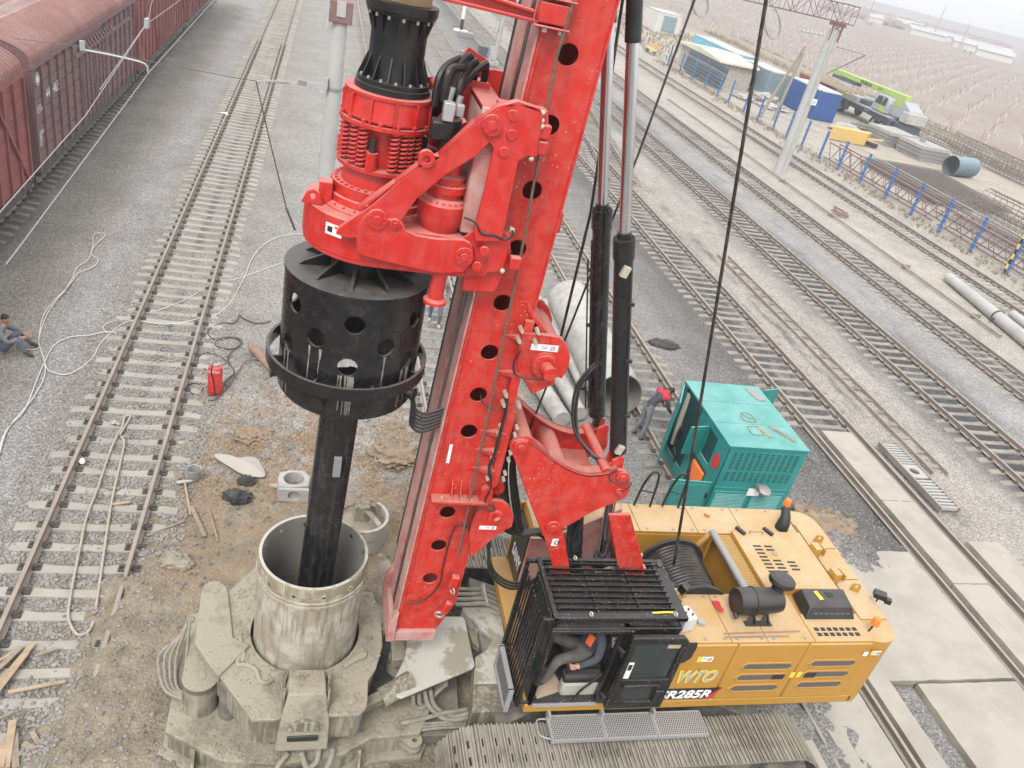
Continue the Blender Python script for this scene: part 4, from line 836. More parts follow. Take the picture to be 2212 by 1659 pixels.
b = MB(); b.prism(w2, 'y', 7.98, 8.04); wn2 = b.build("auxiliary_winch", 'red', rig, bevel=.008); MB().prism(w2, 'y', 8.98, 9.04).build("far_cheek", 'red', wn2, bevel=.008)
c2 = tY(L1, [(520, 1450)], 8.0)[0]; b = MB(); b.cyl((c2[0], 8.04, c2[1]), (c2[0], 9.0, c2[1]), .19, n=28); b.build("coiled_rope", 'rope_dark', wn2)
b = MB(); b.cyl((c2[0], 7.93, c2[1]), (c2[0], 7.98, c2[1]), .11, n=24); b.cyl((c2[0]+.02, 7.9, c2[1]-.02), (c2[0], 7.93, c2[1]), .06, n=20); b.build("winch_motor", 'red', wn2)
sticker(L1, 440, 1590, .24, .06, 7.975, parent=wn2)
b = MB(); b.cyl((c2[0]-.02, 8.2, c2[1]+.3), (c2[0]-.02, 8.8, c2[1]+.3), .13, n=24); b.build("guide_roller", 'red', wn2); b = MB(); b.prism(tY(L1, [(335, 1250), (370, 1150), (430, 1110), (490, 1170), (480, 1250), (420, 1280)], 8.02), 'y', 7.96, 8.05); b.build("roller_cheek", 'red', wn2, bevel=.008)
rope("coiled_cable", bez([PY(*q(L1, 480, 1000), 7.96), PY(*q(L1, 470, 1160), 7.95), PY(*q(L1, 410, 1300), 7.94), PY(*q(L1, 500, 1340), 7.93), PY(*q(L1, 500, 1400), 7.93), PY(*q(L1, 340, 1370), 7.94), PY(*q(L1, 260, 1500), 7.95), PY(*q(L1, 230, 1640), 7.96)], 6), .012, 'hose')
# bolted vertical rail with cable between both
b = MB(); b.prism([(XB(5)+.0, 4.6), (XB(5)+.12, 4.75), (XB(5)+.12, 5.9), (XB(5), 6.0)], 'y', 8.0, 8.06); b.build("pivot_rail", 'red', rig, bevel=.008)
bb = MB()
for z in (5.72, 5.6, 5.32, 5.2, 4.98, 4.88):
    for x in (XB(5)-.06, XB(5)+.16): bb.cyl((x, 7.93, z), (x, 8.0, z), .024, n=6)
bb.build("rail_bolts", 'bolt', rig, smooth=0, kind="stuff")
rope("rail_cable", bez([PY(*q(L1, 650, 150), 7.92), PY(*q(L1, 630, 330), 7.92), PY(*q(L1, 560, 600), 7.92), PY(*q(L1, 510, 790), 7.92), PY(*q(L1, 460, 900), 7.92), PY(*q(L1, 455, 1010), 7.92)], 6), .022, 'hose')
rope("hanging_cable", bez([PY(*q(L1, 360, 120), 8.02), PY(*q(L1, 390, 210), 7.98), PY(*q(L1, 520, 290), 7.95), PY(*q(L1, 620, 260), 7.93), PY(*q(L1, 660, 200), 7.92)], 6), .01, 'hose')
# ------------------------------------------------ luffing frame
near_pl = [(675, 690), (690, 640), (730, 605), (800, 595), (880, 610), (1000, 690), (1130, 800), (1300, 905), (1420, 960), (1540, 990), (1680, 985), (1790, 960), (1870, 930), (1960, 950), (2005, 1020), (2000, 1150), (1985, 1200), (1950, 1240), (1600, 1390), (1250, 1590), (1160, 1660), (1040, 1660), (960, 1450), (830, 1110), (730, 820)]
pn = tY(L1, near_pl, 8.0); pn_f = pn
b = MB(); b.prism(pn, 'y', 7.96, 8.03); lf = b.build("luffing_frame", 'red', rig, bevel=.012)
b = MB(); b.prism(pn, 'y', 9.03, 9.1); b.build("far_plate", 'red', lf, bevel=.012)
up = pn[4:13]
for ya, yb in ((7.96, 8.16), (8.92, 9.1)):
    b = MB()
    for (xa, za), (xb, zb) in zip(up, up[1:]):
        b.add([(xa, ya, za), (xb, ya, zb), (xb, yb, zb), (xa, yb, za), (xa, ya, za-.025), (xb, ya, zb-.025), (xb, yb, zb-.025), (xa, yb, za-.025)], [(0, 1, 2, 3), (4, 7, 6, 5), (0, 4, 5, 1), (3, 2, 6, 7), (0, 3, 7, 4), (1, 5, 6, 2)])
    b.build("frame_flange", 'red', lf, smooth=60)
pv = tY(L1, [(805, 700)], 7.95)[0]; pt = tY(L1, [(1930, 1030)], 7.95)[0]; pl_ = tY(L1, [(1890, 1195)], 7.95)[0]; pb_ = tY(L1, [(1160, 1580)], 7.95)[0]
b = MB()
for (x, z), r in ((pv, .1), (pt, .09), (pl_, .055), (pb_, .095)):
    b.cyl((x, 7.93, z), (x, 7.965, z), r, n=28); b.cyl((x, 7.9, z), (x, 7.935, z), r*.5, n=20)
b.build("pivot_pins", 'red', lf, kind="stuff")
b = MB(); b.cyl((pv[0]+.05, 7.99, pv[1]+.02), (pv[0]+.05, 9.08, pv[1]+.02), .13, n=28); b.build("pivot_tube", 'red', lf)
b = MB(); b.cyl((3.55, 8.0, 4.92), (3.55, 9.08, 4.92), .15, n=28); b.build("cross_tube", 'red', lf)
b = MB(); b.cyl((pt[0]-.22, 8.0, pt[1]+.02), (pt[0]-.22, 9.08, pt[1]+.02), .075, n=20); b.build("cylinder_axle", 'red', lf)
b = MB(); b.box(3.7, 4.25, 8.05, 9.03, 4.62, 4.66); b.build("web_plate", 'red', lf)
for yy in (8.18, 8.92):
    b = MB(); x, z = pt[0]-.06, pt[1]+.02
    for e in (-.09, .09): b.prism([(x-.09, z-.1), (x+.1, z-.1), (x+.06, z+.22), (x-.0, z+.24), (x-.1, z+.16)], 'y', yy+e-.025, yy+e+.025)
    b.build("clevis", 'red', lf, bevel=.01)
# lifting cylinders along the mast
for nm, yy, bot, mid, top in (("near", 8.18, (4.36, 5.2), (3.53, 8.28), (2.95, 10.56)), ("far", 8.92, (4.24, 5.28), (3.46, 8.34), (2.9, 10.62))):
    A = Vector((bot[0], yy, bot[1])); Bm = Vector((mid[0], yy, mid[1])); d = (Vector((top[0], yy, top[1]))-Bm).normalized(); T = Bm+d*2.25
    dd_ = (Bm-A).normalized()
    b = MB(); b.cyl(A+dd_*.12, Bm, .115, n=28); b.cyl(Bm-dd_*.22, Bm+dd_*.02, .13, n=28); b.cyl(A+dd_*.1, A+dd_*.2, .12, n=28); b.cyl(Bm+dd_*.0, Bm+dd_*.1, .085, n=24)
    cy = b.build("mast_cylinder", 'black_gloss' if nm == "far" else 'black', rig)
    MB().cyl(Bm, T, .068, n=28).build("piston_rod", 'chrome', cy)
    b = MB(); b.cyl(T-d*.12, T+d*.3, .085, n=20); b.build("rod_eye", 'black', cy)
    b = MB()
    for k in range(14): a = 2*pi*k/14; u_, v_ = frame(dd_); b.cyl(Bm+dd_*.0+u_*(.11*cos(a))+v_*(.11*sin(a)), Bm+dd_*.035+u_*(.11*cos(a))+v_*(.11*sin(a)), .014, n=6)
    b.build("gland_bolts", 'rubber', cy, smooth=0, kind="stuff")
    MB().box(A.x-.04, A.x+.04, yy-.05, yy+.05, A.z-.1, A.z+.14).build("rod_foot", 'black', cy, bevel=.01)
    u_ = Vector((0, -1, 0)); s_ = Vector((dd_.z, 0, -dd_.x))
    off = u_*.105+s_*.06 if nm == "near" else u_*.03-s_*.13
    MB().tube([A+dd_*.25+off, A+dd_*2.6+off, Bm-dd_*.35+off], .013, 6).build("oil_line", 'hose', cy)
    MB().tube([A+dd_*.25+off*.9-s_*.06, A+dd_*2.0+off*.9-s_*.06, Bm-dd_*.6+off*.9-s_*.06], .011, 6).build("oil_line", 'hose', cy)
    for f_ in (.75, 1.6, 2.4):
        b = MB(); b.obox(A+dd_*f_+off*1.05, (.05, .02, .02)); b.build("pipe_clamp", 'rubber', cy)
    if nm == "near":
        for pz in (Bm-dd_*.34, A+dd_*.22): MB().obox(pz+u_*.135-s_*.02, (.045, .03, .07), ry=.25).build("valve_block", 'bolt', cy, bevel=.008)
# A-frame legs under the luffing frame
b = MB(); b.prism(tY(C3, [(960, -60), (1110, -60), (1165, 245), (1180, 330), (1080, 330), (1050, 245), (985, 20)], 8.0), 'y', 7.97, 8.02); l1 = b.build("frame_leg", 'red', lf, bevel=.008)
b = MB(); b.prism(tY(C3, [(1400, -100), (1590, -100), (1680, 245), (1690, 330), (1540, 330), (1510, 245)], 9.06), 'y', 9.03, 9.09); b.build("frame_leg", 'red', lf, bevel=.008)
b = MB(); lg = tY(C3, [(1440, -100), (1590, -100), (1680, 245), (1690, 330), (1540, 330), (1500, 245)], 8.0); b.prism(lg, 'y', 7.97, 8.02); b.box(lg[2][0]-.02, lg[2][0]+.02, 7.9, 8.0, 1.6, lg[2][1]); b.build("frame_leg", 'red', lf, bevel=.008)
for ya, yb in ((8.15, 8.2), (9.2, 9.25)): MB().prism([(3.9, 2.7), (4.2, 2.7), (5.3, 3.4), (5.3, 1.6), (3.9, 1.6)], 'y', ya, yb).build("bay_wall", 'red_dusty', rig)
b = MB(); b.prism([(3.9, 2.7), (4.2, 2.7), (5.3, 3.4), (5.3, 1.6), (3.9, 1.6)], 'y', 9.3, 9.31); del b
sticker(C3, 1070, 100, .09, .13, 7.965, parent=lf)
# luffing cylinders below the frame
a0 = PY(*q(C3, 1210, 20), 8.3); a1 = PY(*q(C3, 1200, 250), 8.3)
d_ = (a1-a0).normalized(); MB().cyl(a0-d_*.6, a1+d_*.5, .12, n=24).build("luffing_cylinder", 'black_gloss', rig)
a0 = PY(*q(C3, 1430, -20), 8.4); a1 = PY(*q(C3, 1395, 190), 8.4); d_ = (a1-a0).normalized()
b = MB(); b.cyl(a1, a1+d_*.9, .13, n=24)
for k in range(16):
    a = 2*pi*k/16; u_, v_ = frame(d_); b.cyl(a1-d_*.03+u_*(.115*cos(a))+v_*(.115*sin(a)), a1+u_*(.115*cos(a))+v_*(.115*sin(a)), .016, n=6)
lc = b.build("luffing_cylinder", 'black', rig); MB().cyl(a0-d_*.7, a1, .078, n=24).build("piston_rod", 'chrome', lc)
# hose bundle behind the mast foot
for i in range(9):
    o_ = Vector((.03*i, .05*(i % 3), .015*i))
    rope("hydraulic_hose", bez([Vector((2.72, 8.35, 5.1))+o_, Vector((2.78, 8.4, 4.5))+o_*1.2, Vector((2.95, 8.5, 3.75))+o_*1.5, Vector((3.3, 8.6, 3.35-.02*i))+o_, Vector((3.75, 8.65, 3.3))+o_*.6, Vector((4.05, 8.7, 3.0))+o_*.5], 7), .022, 'hose')
for i in range(3): rope("hydraulic_hose", bez([Vector((2.75+.02*i, 8.05, 4.0)), Vector((2.9, 8.0, 3.3-.05*i)), Vector((3.25, 8.0, 2.95-.06*i)), Vector((3.65, 8.15, 2.85-.05*i)), Vector((3.95, 8.3, 2.9))], 7), .02, 'hose')
for i in range(2): rope("cylinder_hose", bez([Vector((3.95+.05*i, 8.85, 6.3)), Vector((3.72+.05*i, 8.75, 5.9)), Vector((3.78+.04*i, 8.55, 5.35)), Vector((4.05, 8.35, 5.1-.03*i)), Vector((4.2, 8.2, 5.1))], 7), .022, 'hose')
rope("pin_cable", bez([PY(*q(L1, 1880, 930), 7.92), PY(*q(L1, 1790, 1000), 7.9), PY(*q(L1, 1800, 1070), 7.9), PY(*q(L1, 1880, 1100), 7.9), PY(*q(L1, 2010, 1090), 7.9), PY(*q(L1, 2010, 1130), 7.9), PY(*q(L1, 1900, 1200), 7.92)], 6), .009, 'hose')
# bracket on the near side at the top of the view, and the kelly guide beam
b = MB(); gz1 = PY(*q(TT, 590, 0), YC).z
pa = PY(*q(TT, 590, -10), 8.1); pb2 = PY(*q(TT, 1730, 120), 8.1); pc = PY(*q(TT, 1720, 290), 8.1); pd = PY(*q(TT, 600, 20), 8.1)
b.prism([(.2, 10.62), (pb2.x, pb2.z), (pc.x, pc.z), (.2, 10.40)], 'y', 8.06, 8.12); b.prism([(.2, 10.62), (pb2.x, pb2.z), (pb2.x, pb2.z-.03), (.2, 10.59)], 'y', 7.98, 8.12)
b.prism([(.2, 10.43), (pc.x, pc.z+.03), (pc.x, pc.z), (.2, 10.40)], 'y', 7.98, 8.12); b.prism([(.2, 10.62), (pb2.x, pb2.z), (pc.x, pc.z), (.2, 10.40)], 'y', 8.95, 9.0); kg = b.build("kelly_guide_beam", 'red_head', rig, bevel=.008)
b = MB(); b.box(pc.x+.01, pc.x+.32, 7.93, 8.09, pc.z+.02, pc.z+.2); b.box(pc.x-.02, pc.x+.36, 7.91, 8.09, pc.z+.23, pc.z+.25); b.box(pc.x-.02, pc.x+.34, 7.91, 8.09, pc.z-.02, pc.z+.0); b.build("guide_shoe", 'red_head', kg, bevel=.012)
bb = MB()
for x in (.1, .26): bb.cyl((pc.x+x, 7.97, pc.z-.06), (pc.x+x, 7.97, pc.z-.02), .025, n=6); bb.cyl((pc.x+x, 7.97, pc.z+.25), (pc.x+x, 7.97, pc.z+.28), .025, n=6)
bb.build("guide_bolts", 'bolt', kg, smooth=0, kind="stuff")
# ropes from the mast head
rope("main_rope", [Vector((5.55, 8.30, 11.6)), Vector((*G(*q(D4, 340, 690), 2.9),))], .021, 'rope_dark') if False else None
r0 = G(*q(D4, 345, 640), 2.95); d_ = _ray(1655, 0); yy = 9.05; top = CPOS+d_*(yy/d_.y); dv = (top-r0)
rope("main_rope", [r0, top, r0+dv*1.35], .024, 'rope_dark')
t0 = PY(1500, 0, 9.4); t1 = PY(1380, 330, 9.3); t2 = PY(1145, 925, 9.0); rope("auxiliary_rope", [t0+(t0-t1)*.5, t0, t1, t2], .016, 'rope_dark')
t0 = PY(1345, 0, 9.25); t1 = PY(1276, 460, 9.2); t2 = PY(1212, 725, 9.15); rope("pull_down_rope", [t0+(t0-t1)*.5, t0, t1, t2], .02, 'rope_dark')
# ------------------------------------------------ rotary drive head
def LZ(b, prof, n=40, closed=False):
    b.lathe([(r, z) for r, z in prof], (XK(8.8), YC, 0), n, closed)
kx = XK(8.8)
b = MB(); LZ(b, [(.30, 9.14), (.445, 9.14), (.46, 9.16), (.435, 9.37), (.455, 9.375), (.455, 9.405), (.40, 9.41), (.30, 9.41)]); LZ(b, [(.3, 9.085), (.48, 9.085), (.48, 9.125), (.3, 9.125)], closed=True)
hd = b.build("rotary_head", 'red_head', rig, smooth=30)
b = MB()
for k in range(12):
    a = 2*pi*k/12+.1; b.obox((kx+.445*cos(a), YC+.445*sin(a), 9.25), (.025, .01, .12), rz=a)
b.build("collar_ribs", 'red_head', hd, kind="stuff")
b = MB(); LZ(b, [(.33, 8.66), (.33, 9.1)]); LZ(b, [(.30, 8.635), (.47, 8.635), (.47, 8.67), (.30, 8.67)], closed=True); LZ(b, [(.36, 8.64), (.40, 8.5), (.40, 8.42)]); b.build("inner_sleeve", 'red_head', hd, smooth=30)
b = MB(); LZ(b, [(.3, 8.41), (.50, 8.41), (.505, 8.43), (.505, 8.33), (.53, 8.32), (.535, 8.25), (.57, 8.245), (.60, 8.21), (.60, 8.17)][::-1]); LZ(b, [(.3, 8.40), (.5, 8.40), (.5, 8.44), (.3, 8.44)], closed=True); b.build("bearing_ring", 'red_head', hd, smooth=30)
b = MB()
for k in range(36): a = 2*pi*k/36; b.cyl((kx+.46*cos(a), YC+.46*sin(a), 8.44), (kx+.46*cos(a), YC+.46*sin(a), 8.462), .02, n=6)
for k in range(28): a = 2*pi*k/28; b.cyl((kx+.57*cos(a), YC+.57*sin(a), 8.23), (kx+.57*cos(a), YC+.57*sin(a), 8.255), .014, n=6)
for k in range(16): a = 2*pi*k/16+.2; b.cyl((kx+.455*cos(a), YC+.455*sin(a), 9.12), (kx+.455*cos(a), YC+.455*sin(a), 9.16), .026, n=6)
for z in (8.99, 8.86, 8.73):
    for k in range(12):
        for e in (-.06, .06): a = 2*pi*k/12+.26+e; b.cyl((kx+.325*cos(a), YC+.325*sin(a), z), (kx+.345*cos(a), YC+.345*sin(a), z), .013, n=6)
b.build("ring_bolts", 'red_head', hd, smooth=0, kind="stuff")
for k in range(12):
    a = 2*pi*(k+.5)/12+(.06 if k % 2 else -.06)
    if k % 3 == 2:
        cx_, cy_ = kx+.42*cos(a), YC+.42*sin(a); b = MB(); b.cyl((cx_, cy_, 8.67), (cx_, cy_, 8.85), .06, n=18); b.build("damper_sleeve", 'red_head', hd); MB().cyl((cx_, cy_, 8.85), (cx_, cy_, 8.99), .036, n=14).build("damper_rod", 'rubber', hd)
    for e in ((-.14, .14) if k % 3 != 2 else ()):
        a2 = a+e*.9; cx_, cy_ = kx+.415*cos(a2), YC+.415*sin(a2)
        N = 9*9; MB().tube([(cx_+.047*cos(2*pi*i/9), cy_+.047*sin(2*pi*i/9), 8.675+.405*i/N) for i in range(N+1)], .0125, 6).build("spring", 'red_head', hd, smooth=60)
# black adapter above
b = MB(); kx2 = XK(9.8)
b.lathe([(.26, 9.40), (.375, 9.40), (.385, 9.41), (.385, 9.47), (.37, 9.475), (.37, 9.52), (.285, 9.525), (.278, 9.6), (.278, 10.02), (.29, 10.12), (.34, 10.13), (.345, 10.16), (.355, 10.165), (.355, 10.24), (.27, 10.245)], (kx2, YC, 0), 44)
ad = b.build("kelly_adapter", 'black', rig, smooth=30)
b = MB()
for k in range(14):
    a = 2*pi*k/14; ca, sa = cos(a), sin(a); pts = [(.275, 9.525), (.365, 9.525), (.275, 9.76)]
    vs = [];
    for e in (-.007, .007): vs += [(kx2+r*ca-e*sa, YC+r*sa+e*ca, z) for r, z in pts]
    b.add(vs, [(0, 1, 2), (5, 4, 3), (0, 3, 4, 1), (1, 4, 5, 2), (2, 5, 3, 0)])
    pts = [(.275, 10.13), (.335, 10.13), (.275, 9.95)]; vs = []
    for e in (-.007, .007): vs += [(kx2+r*ca-e*sa, YC+r*sa+e*ca, z) for r, z in pts]
    b.add(vs, [(0, 1, 2), (5, 4, 3), (0, 3, 4, 1), (1, 4, 5, 2), (2, 5, 3, 0)])
b.build("adapter_ribs", 'black', ad, smooth=0, kind="stuff")
b = MB()
for k in range(14):
    a = 2*pi*(k+.5)/14; b.cyl((kx2+.335*cos(a), YC+.335*sin(a), 9.52), (kx2+.335*cos(a), YC+.335*sin(a), 9.545), .016, n=6); b.cyl((kx2+.315*cos(a), YC+.315*sin(a), 10.095), (kx2+.315*cos(a), YC+.315*sin(a), 10.13), .016, n=6)
b.build("adapter_bolts", 'galv', ad, smooth=0, kind="stuff")
b = MB(); b.lathe([(.25, 10.24), (.262, 10.25), (.262, 12.6), (0, 12.6)], (XK(10.6), YC, 0), 36); b.build("upper_kelly_tube", 'rust', rig)
MAT['tan_tube'] = M('tan_tube', (.40, .30, .17), .5, dust=(.5, .42, .3), allover=.3); bpy.data.objects["upper_kelly_tube"].data.materials[0] = MAT['tan_tube']
# head housing: round nose running back to the carriage
zb, zt = 7.80, 8.20
outl = circ(kx, YC, .76, 22, pi*.5, pi*1.5, True) + [(1.55, YC-.76), (1.86, YC-.7), (1.92, YC-.45), (1.92, YC+.45), (1.86, YC+.7), (1.55, YC+.76)]
b = MB(); b.prism(outl, 'z', zb, zt); hs_ = b.build("gear_housing", 'red_head', hd, bevel=.03, smooth=30)
ob2 = [(kx+(x-kx)*.985, YC+(y-YC)*.985) for x, y in outl]; b = MB(); b.prism(ob2, 'z', zb-.05, zb); b.build("housing_skirt", 'red_head', hd, bevel=.015)
b = MB()
for k in range(9):
    a = pi*.62+k*.22; b.cyl((kx+.6*cos(a), YC+.6*sin(a), 7.68), (kx+.6*cos(a), YC+.6*sin(a), 7.75), .025, n=6)
b.build("skirt_bolts", 'red_head', hd, smooth=0, kind="stuff")
# side arms
arm = [(440, 1610), (470, 1560), (600, 1470), (700, 1405), (850, 1270), (1000, 1160), (1020, 1060), (1070, 1045), (1110, 1060), (1150, 1075), (1250, 980), (1400, 850), (1560, 745), (1650, 712), (1720, 712), (1800, 730), (1860, 760), (1870, 800), (1840, 1000), (1830, 1075), (1760, 1075), (1700, 1110), (1640, 1400), (1590, 1659), (1400, 1659), (1390, 1600), (1470, 1300), (1530, 1020), (1500, 980), (1400, 1080), (1190, 1210), (1000, 1370), (900, 1510), (895, 1600), (700, 1640), (520, 1640)]
for Yq, dd2 in ((7.74, .0),):
    pol = tY(A2, arm, 7.74)
    b = MB(); b.prism(pol, 'y', 7.71, 7.77); b.build("carriage_arm", 'red_head', hd, bevel=.01)
    b = MB(); b.prism(pol, 'y', 2*YC-7.77, 2*YC-7.71); b.build("carriage_arm", 'red_head', hd, bevel=.01)
    fl_ = tY(A2, [(600, 1440), (850, 1262), (1000, 1150), (1150, 1080), (1400, 845), (1560, 740), (1700, 708), (1850, 758)], 7.74)
    b = MB()
    for (xa, za), (xb, zb_) in zip(fl_, fl_[1:]):
        for (ya, yb) in ((7.71, 7.84),): b.add([(xa, ya, za+.012), (xb, ya, zb_+.012), (xb, yb, zb_+.012), (xa, yb, za+.012), (xa, ya, za-.012), (xb, ya, zb_-.012), (xb, yb, zb_-.012), (xa, yb, za-.012)], [(0, 1, 2, 3), (4, 7, 6, 5), (0, 4, 5, 1), (3, 2, 6, 7), (0, 3, 7, 4), (1, 5, 6, 2)])
    b.build("arm_flange", 'red_head', hd, smooth=50)
# lower cheek plate with the two pivots
ck = [(310, 195), (330, 100), (420, 130), (560, 180), (690, 200), (745, 110), (800, 60), (850, 55), (890, 80), (910, 125), (960, 125), (1010, 150), (1035, 205), (1100, 235), (1250, 260), (1430, 265), (1480, 290), (1500, 340), (1490, 430), (1430, 490), (1300, 500), (1150, 480), (900, 420), (700, 370), (520, 300), (400, 240)]
pol = tY(M2, ck, 7.73); b = MB(); b.prism(pol[4:24], 'y', 7.69, 7.75); b.build("cheek_plate", 'red_head', hd, bevel=.01)
b = MB(); b.prism(pol[4:24], 'y', 2*YC-7.75, 2*YC-7.69); b.build("cheek_plate", 'red_head', hd, bevel=.01)
b = MB(); pins = [(M2, (838, 133), .1), (M2, (962, 166), .055), (M2, (1437, 390), .1), (A2, (1520, 865), .1)]
for R_, p_, r in pins:
    (x, z), = tY(R_, [p_], 7.69); b.cyl((x, 7.665, z), (x, 7.71, z), r, n=30); b.cyl((x, 7.645, z), (x, 7.67, z), r*.42, n=20)
    for k in range(8): a = 2*pi*k/8+.3; b.cyl((x+r*.75*cos(a), 7.655, z+r*.75*sin(a)), (x+r*.75*cos(a), 7.67, z+r*.75*sin(a)), r*.1, n=6)
for p_ in ((1665, 800), (1658, 935), (1603, 1055)):
    (x, z), = tY(A2, [p_], 7.7); b.lathe([(.0, -.012), (.05, -.012), (.055, 0), (.055, .01)], (x, 7.705, z), 22, dirv=(0, 1, 0))
for p_ in ((1578, 355), (1525, 460)):
    (x, z), = tY(M2, [p_], 7.7); b.lathe([(.0, -.012), (.05, -.012), (.055, 0), (.055, .01)], (x, 7.70, z), 22, dirv=(0, 1, 0))
b.build("pivot_covers", 'red_head', hd, smooth=40, kind="stuff")
(x, z), = tY(A2, [(1068, 1098)], 7.7); b = MB(); b.lathe([(.04, -.02), (.082, -.02), (.082, .06), (.04, .06)], (x, 7.70, z), 26, True, dirv=(0, 1, 0)); b.build("lifting_eye", 'red_head', hd); MB().cyl((x, 7.74, z), (x, 7.75, z), .041, n=16).build("eye_hole", 'rust', hd)
# carriage plates sliding on the mast
cp = tY(M2, [(1430, 270), (1480, 220), (1530, 180), (1600, 170), (1700, 190), (1750, 250), (1740, 330), (1730, 400), (1700, 490), (1600, 500), (1590, 525), (1440, 505), (1440, 480), (1500, 430), (1505, 330)], 7.80)
for (ya, yb) in ((7.78, 7.84), (9.22, 9.28)):
    b = MB(); b.prism(cp, 'y', ya, yb); b.build("carriage_plate", 'red_head', hd, bevel=.01)
b = MB(); b.box(1.55, 1.80, 7.80, 9.26, 8.25, 9.55); b.build("carriage_back", 'red_dusty', hd, bevel=.02)
up_ = tY(A2, [(1700, 715), (1860, 760), (1870, 900), (1850, 1060), (1700, 1100), (1690, 1120)], 7.80)
b = MB(); b.prism([(1.7, 9.62), (2.2, 9.62), (2.26, 9.4), (2.2, 9.16), (1.95, 9.12), (1.7, 9.12)], 'y', 7.80, 7.98); b.build("slide_shoe", 'red_head', hd, bevel=.02)
b = MB(); b.prism([(1.66, 8.12), (2.1, 8.3), (2.18, 8.0), (2.08, 7.58), (1.7, 7.55)], 'y', 7.86, 8.04); b.build("slide_shoe", 'red_head', hd, bevel=.02)
bb = MB()
for R_, p_ in ((A2, (1868, 775)), (A2, (1862, 830)), (A2, (1788, 1092)), (M2, (1768, 205)), (M2, (1700, 485)), (A2, (1860, 870))):
    (x, z), = tY(R_, [p_], 7.76); bb.ball((x, 7.74, z), .03, 10, 6); bb.cyl((x, 7.74, z), (x, 7.82, z), .018, n=8)
bb.build("clamp_bolts", 'bolt', hd, smooth=0, kind="stuff")
b = MB()
for z0 in (9.42, 9.26, 8.0): MB().box(2.14, 2.26, 7.74, 7.84, z0-.07, z0+.07).build("clamp_block", 'red_head', hd, bevel=.015)
rope("sensor_cable", bez([PY(*q(M2, 1440, 120), 7.75), PY(*q(M2, 1520, 160), 7.72), PY(*q(M2, 1560, 230), 7.7), PY(*q(M2, 1650, 245), 7.7), PY(*q(M2, 1720, 275), 7.7), PY(*q(M2, 1775, 245), 7.7), PY(*q(M2, 1770, 205), 7.72)], 6), .013, 'hose', hd)
sticker(M2, 528, 228, .19, .1, PY(*q(M2, 528, 228), 7.78).y-.006, parent=hd) if False else None
px_, py_ = q(M2, 528, 228); a_ = math.radians(235); nr_ = Vector((cos(a_), sin(a_), 0)); tn = Vector((-sin(a_), cos(a_), 0)); ctr = Vector((kx, YC, 8.06))+nr_*.768
b = MB(); b.obox(ctr, (.1, .004, .06), rz=a_+pi/2); b.build("warning_sticker", 'white_mark', hd, smooth=0)
b = MB(); b.obox(ctr+tn*(-.045)+nr_*.004, (.03, .003, .03), rz=a_+pi/2); b.build("sticker_symbol", 'decal_black', hd, smooth=0); MB().obox(ctr+tn*.05+nr_*.004+Vector((0, 0, .035)), (.04, .003, .015), rz=a_+pi/2).build("sticker_field", 'orange_cloth', hd, smooth=0)
# hydraulic motors and reducers behind the arms
for (mx, my) in ((1.36, 8.02), (1.36, 9.04)):
    b = MB(); b.lathe([(.18, 8.16), (.2, 8.20), (.26, 8.34), (.262, 8.50), (.25, 8.515), (.235, 8.54), (.185, 8.56), (.185, 8.62), (.225, 8.63), (.225, 8.70), (.195, 8.71), (.195, 8.78), (.14, 8.80), (.14, 8.95), (0, 8.95)], (mx, my, 0), 36); rd = b.build("reducer", 'red_head', hd, smooth=30)
    b = MB()
    for k in range(22): a = 2*pi*k/22; b.cyl((mx+.235*cos(a), my+.235*sin(a), 8.515), (mx+.235*cos(a), my+.235*sin(a), 8.545), .012, n=6); b.cyl((mx+.2*cos(a), my+.2*sin(a), 8.71), (mx+.2*cos(a), my+.2*sin(a), 8.735), .011, n=6)
    b.build("reducer_bolts", 'red_head', rd, smooth=0, kind="stuff")
    b = MB(); b.cyl((mx-.04, my, 8.95), (mx-.05, my, 9.35), .105, n=20); b.obox((mx-.16, my, 9.22), (.09, .1, .09)); b.build("hydraulic_motor", 'black', rd, bevel=.015)
    b = MB(); b.obox((mx-.11, my-.07, 9.42), (.055, .055, .09)); b.obox((mx+.02, my+.05, 9.42), (.04, .04, .06)); b.build("motor_port_block", 'galv', rd, bevel=.01)
b = MB(); b.prism([(1.2, 9.1), (1.75, 9.1), (1.75, 9.62), (1.55, 9.62)], 'y', 8.62, 8.66); b.box(1.55, 1.8, 7.84, 9.2, 9.5, 9.56); b.prism([(1.05, 9.25), (1.6, 9.55), (1.8, 9.75), (1.55, 9.86), (1.3, 9.5), (1.05, 9.45)], 'y', 9.16, 9.2); b.box(1.32, 1.5, 8.1, 8.9, 9.22, 9.26); b.build("carriage_web", 'red_head', hd, bevel=.008)
# small push cylinder rod under the housing, crowd-rod strut above
b = MB(); b.cyl((1.42, 7.84, 7.46), (1.42, 7.84, 7.85), .085, n=22); b.lathe([(0, 7.40), (.13, 7.40), (.13, 7.435), (.1, 7.46), (0, 7.46)], (1.42, 7.84, 0), 24); b.build("stop_rod", 'red_head', hd)
s0 = PY(*q(A2, 1110, 560), 8.55); s1 = PY(*q(A2, 1330, 870), 8.0); MB().cyl(s0, s1, .045, n=18).build("strut_bar", 'red_head', hd)
b = MB(); b.box(.0+kx-.62, kx-.48, YC-.28, YC-.12, 8.2, 8.44); b.build("nose_box", 'red_head', hd, bevel=.012)
(x, z), = tY(A2, [(290, 1340)], 8.2); b = MB(); b.plate([(x-.12, z-.1), (x+.1, z-.1), (x+.06, z+.02), (x-.01, z+.06), (x-.07, z+.03)], [circ(x-.01, z-.02, .03, 12)], 'y', 8.18, 8.22); b.build("lug_plate", 'red_head', hd, bevel=.006)
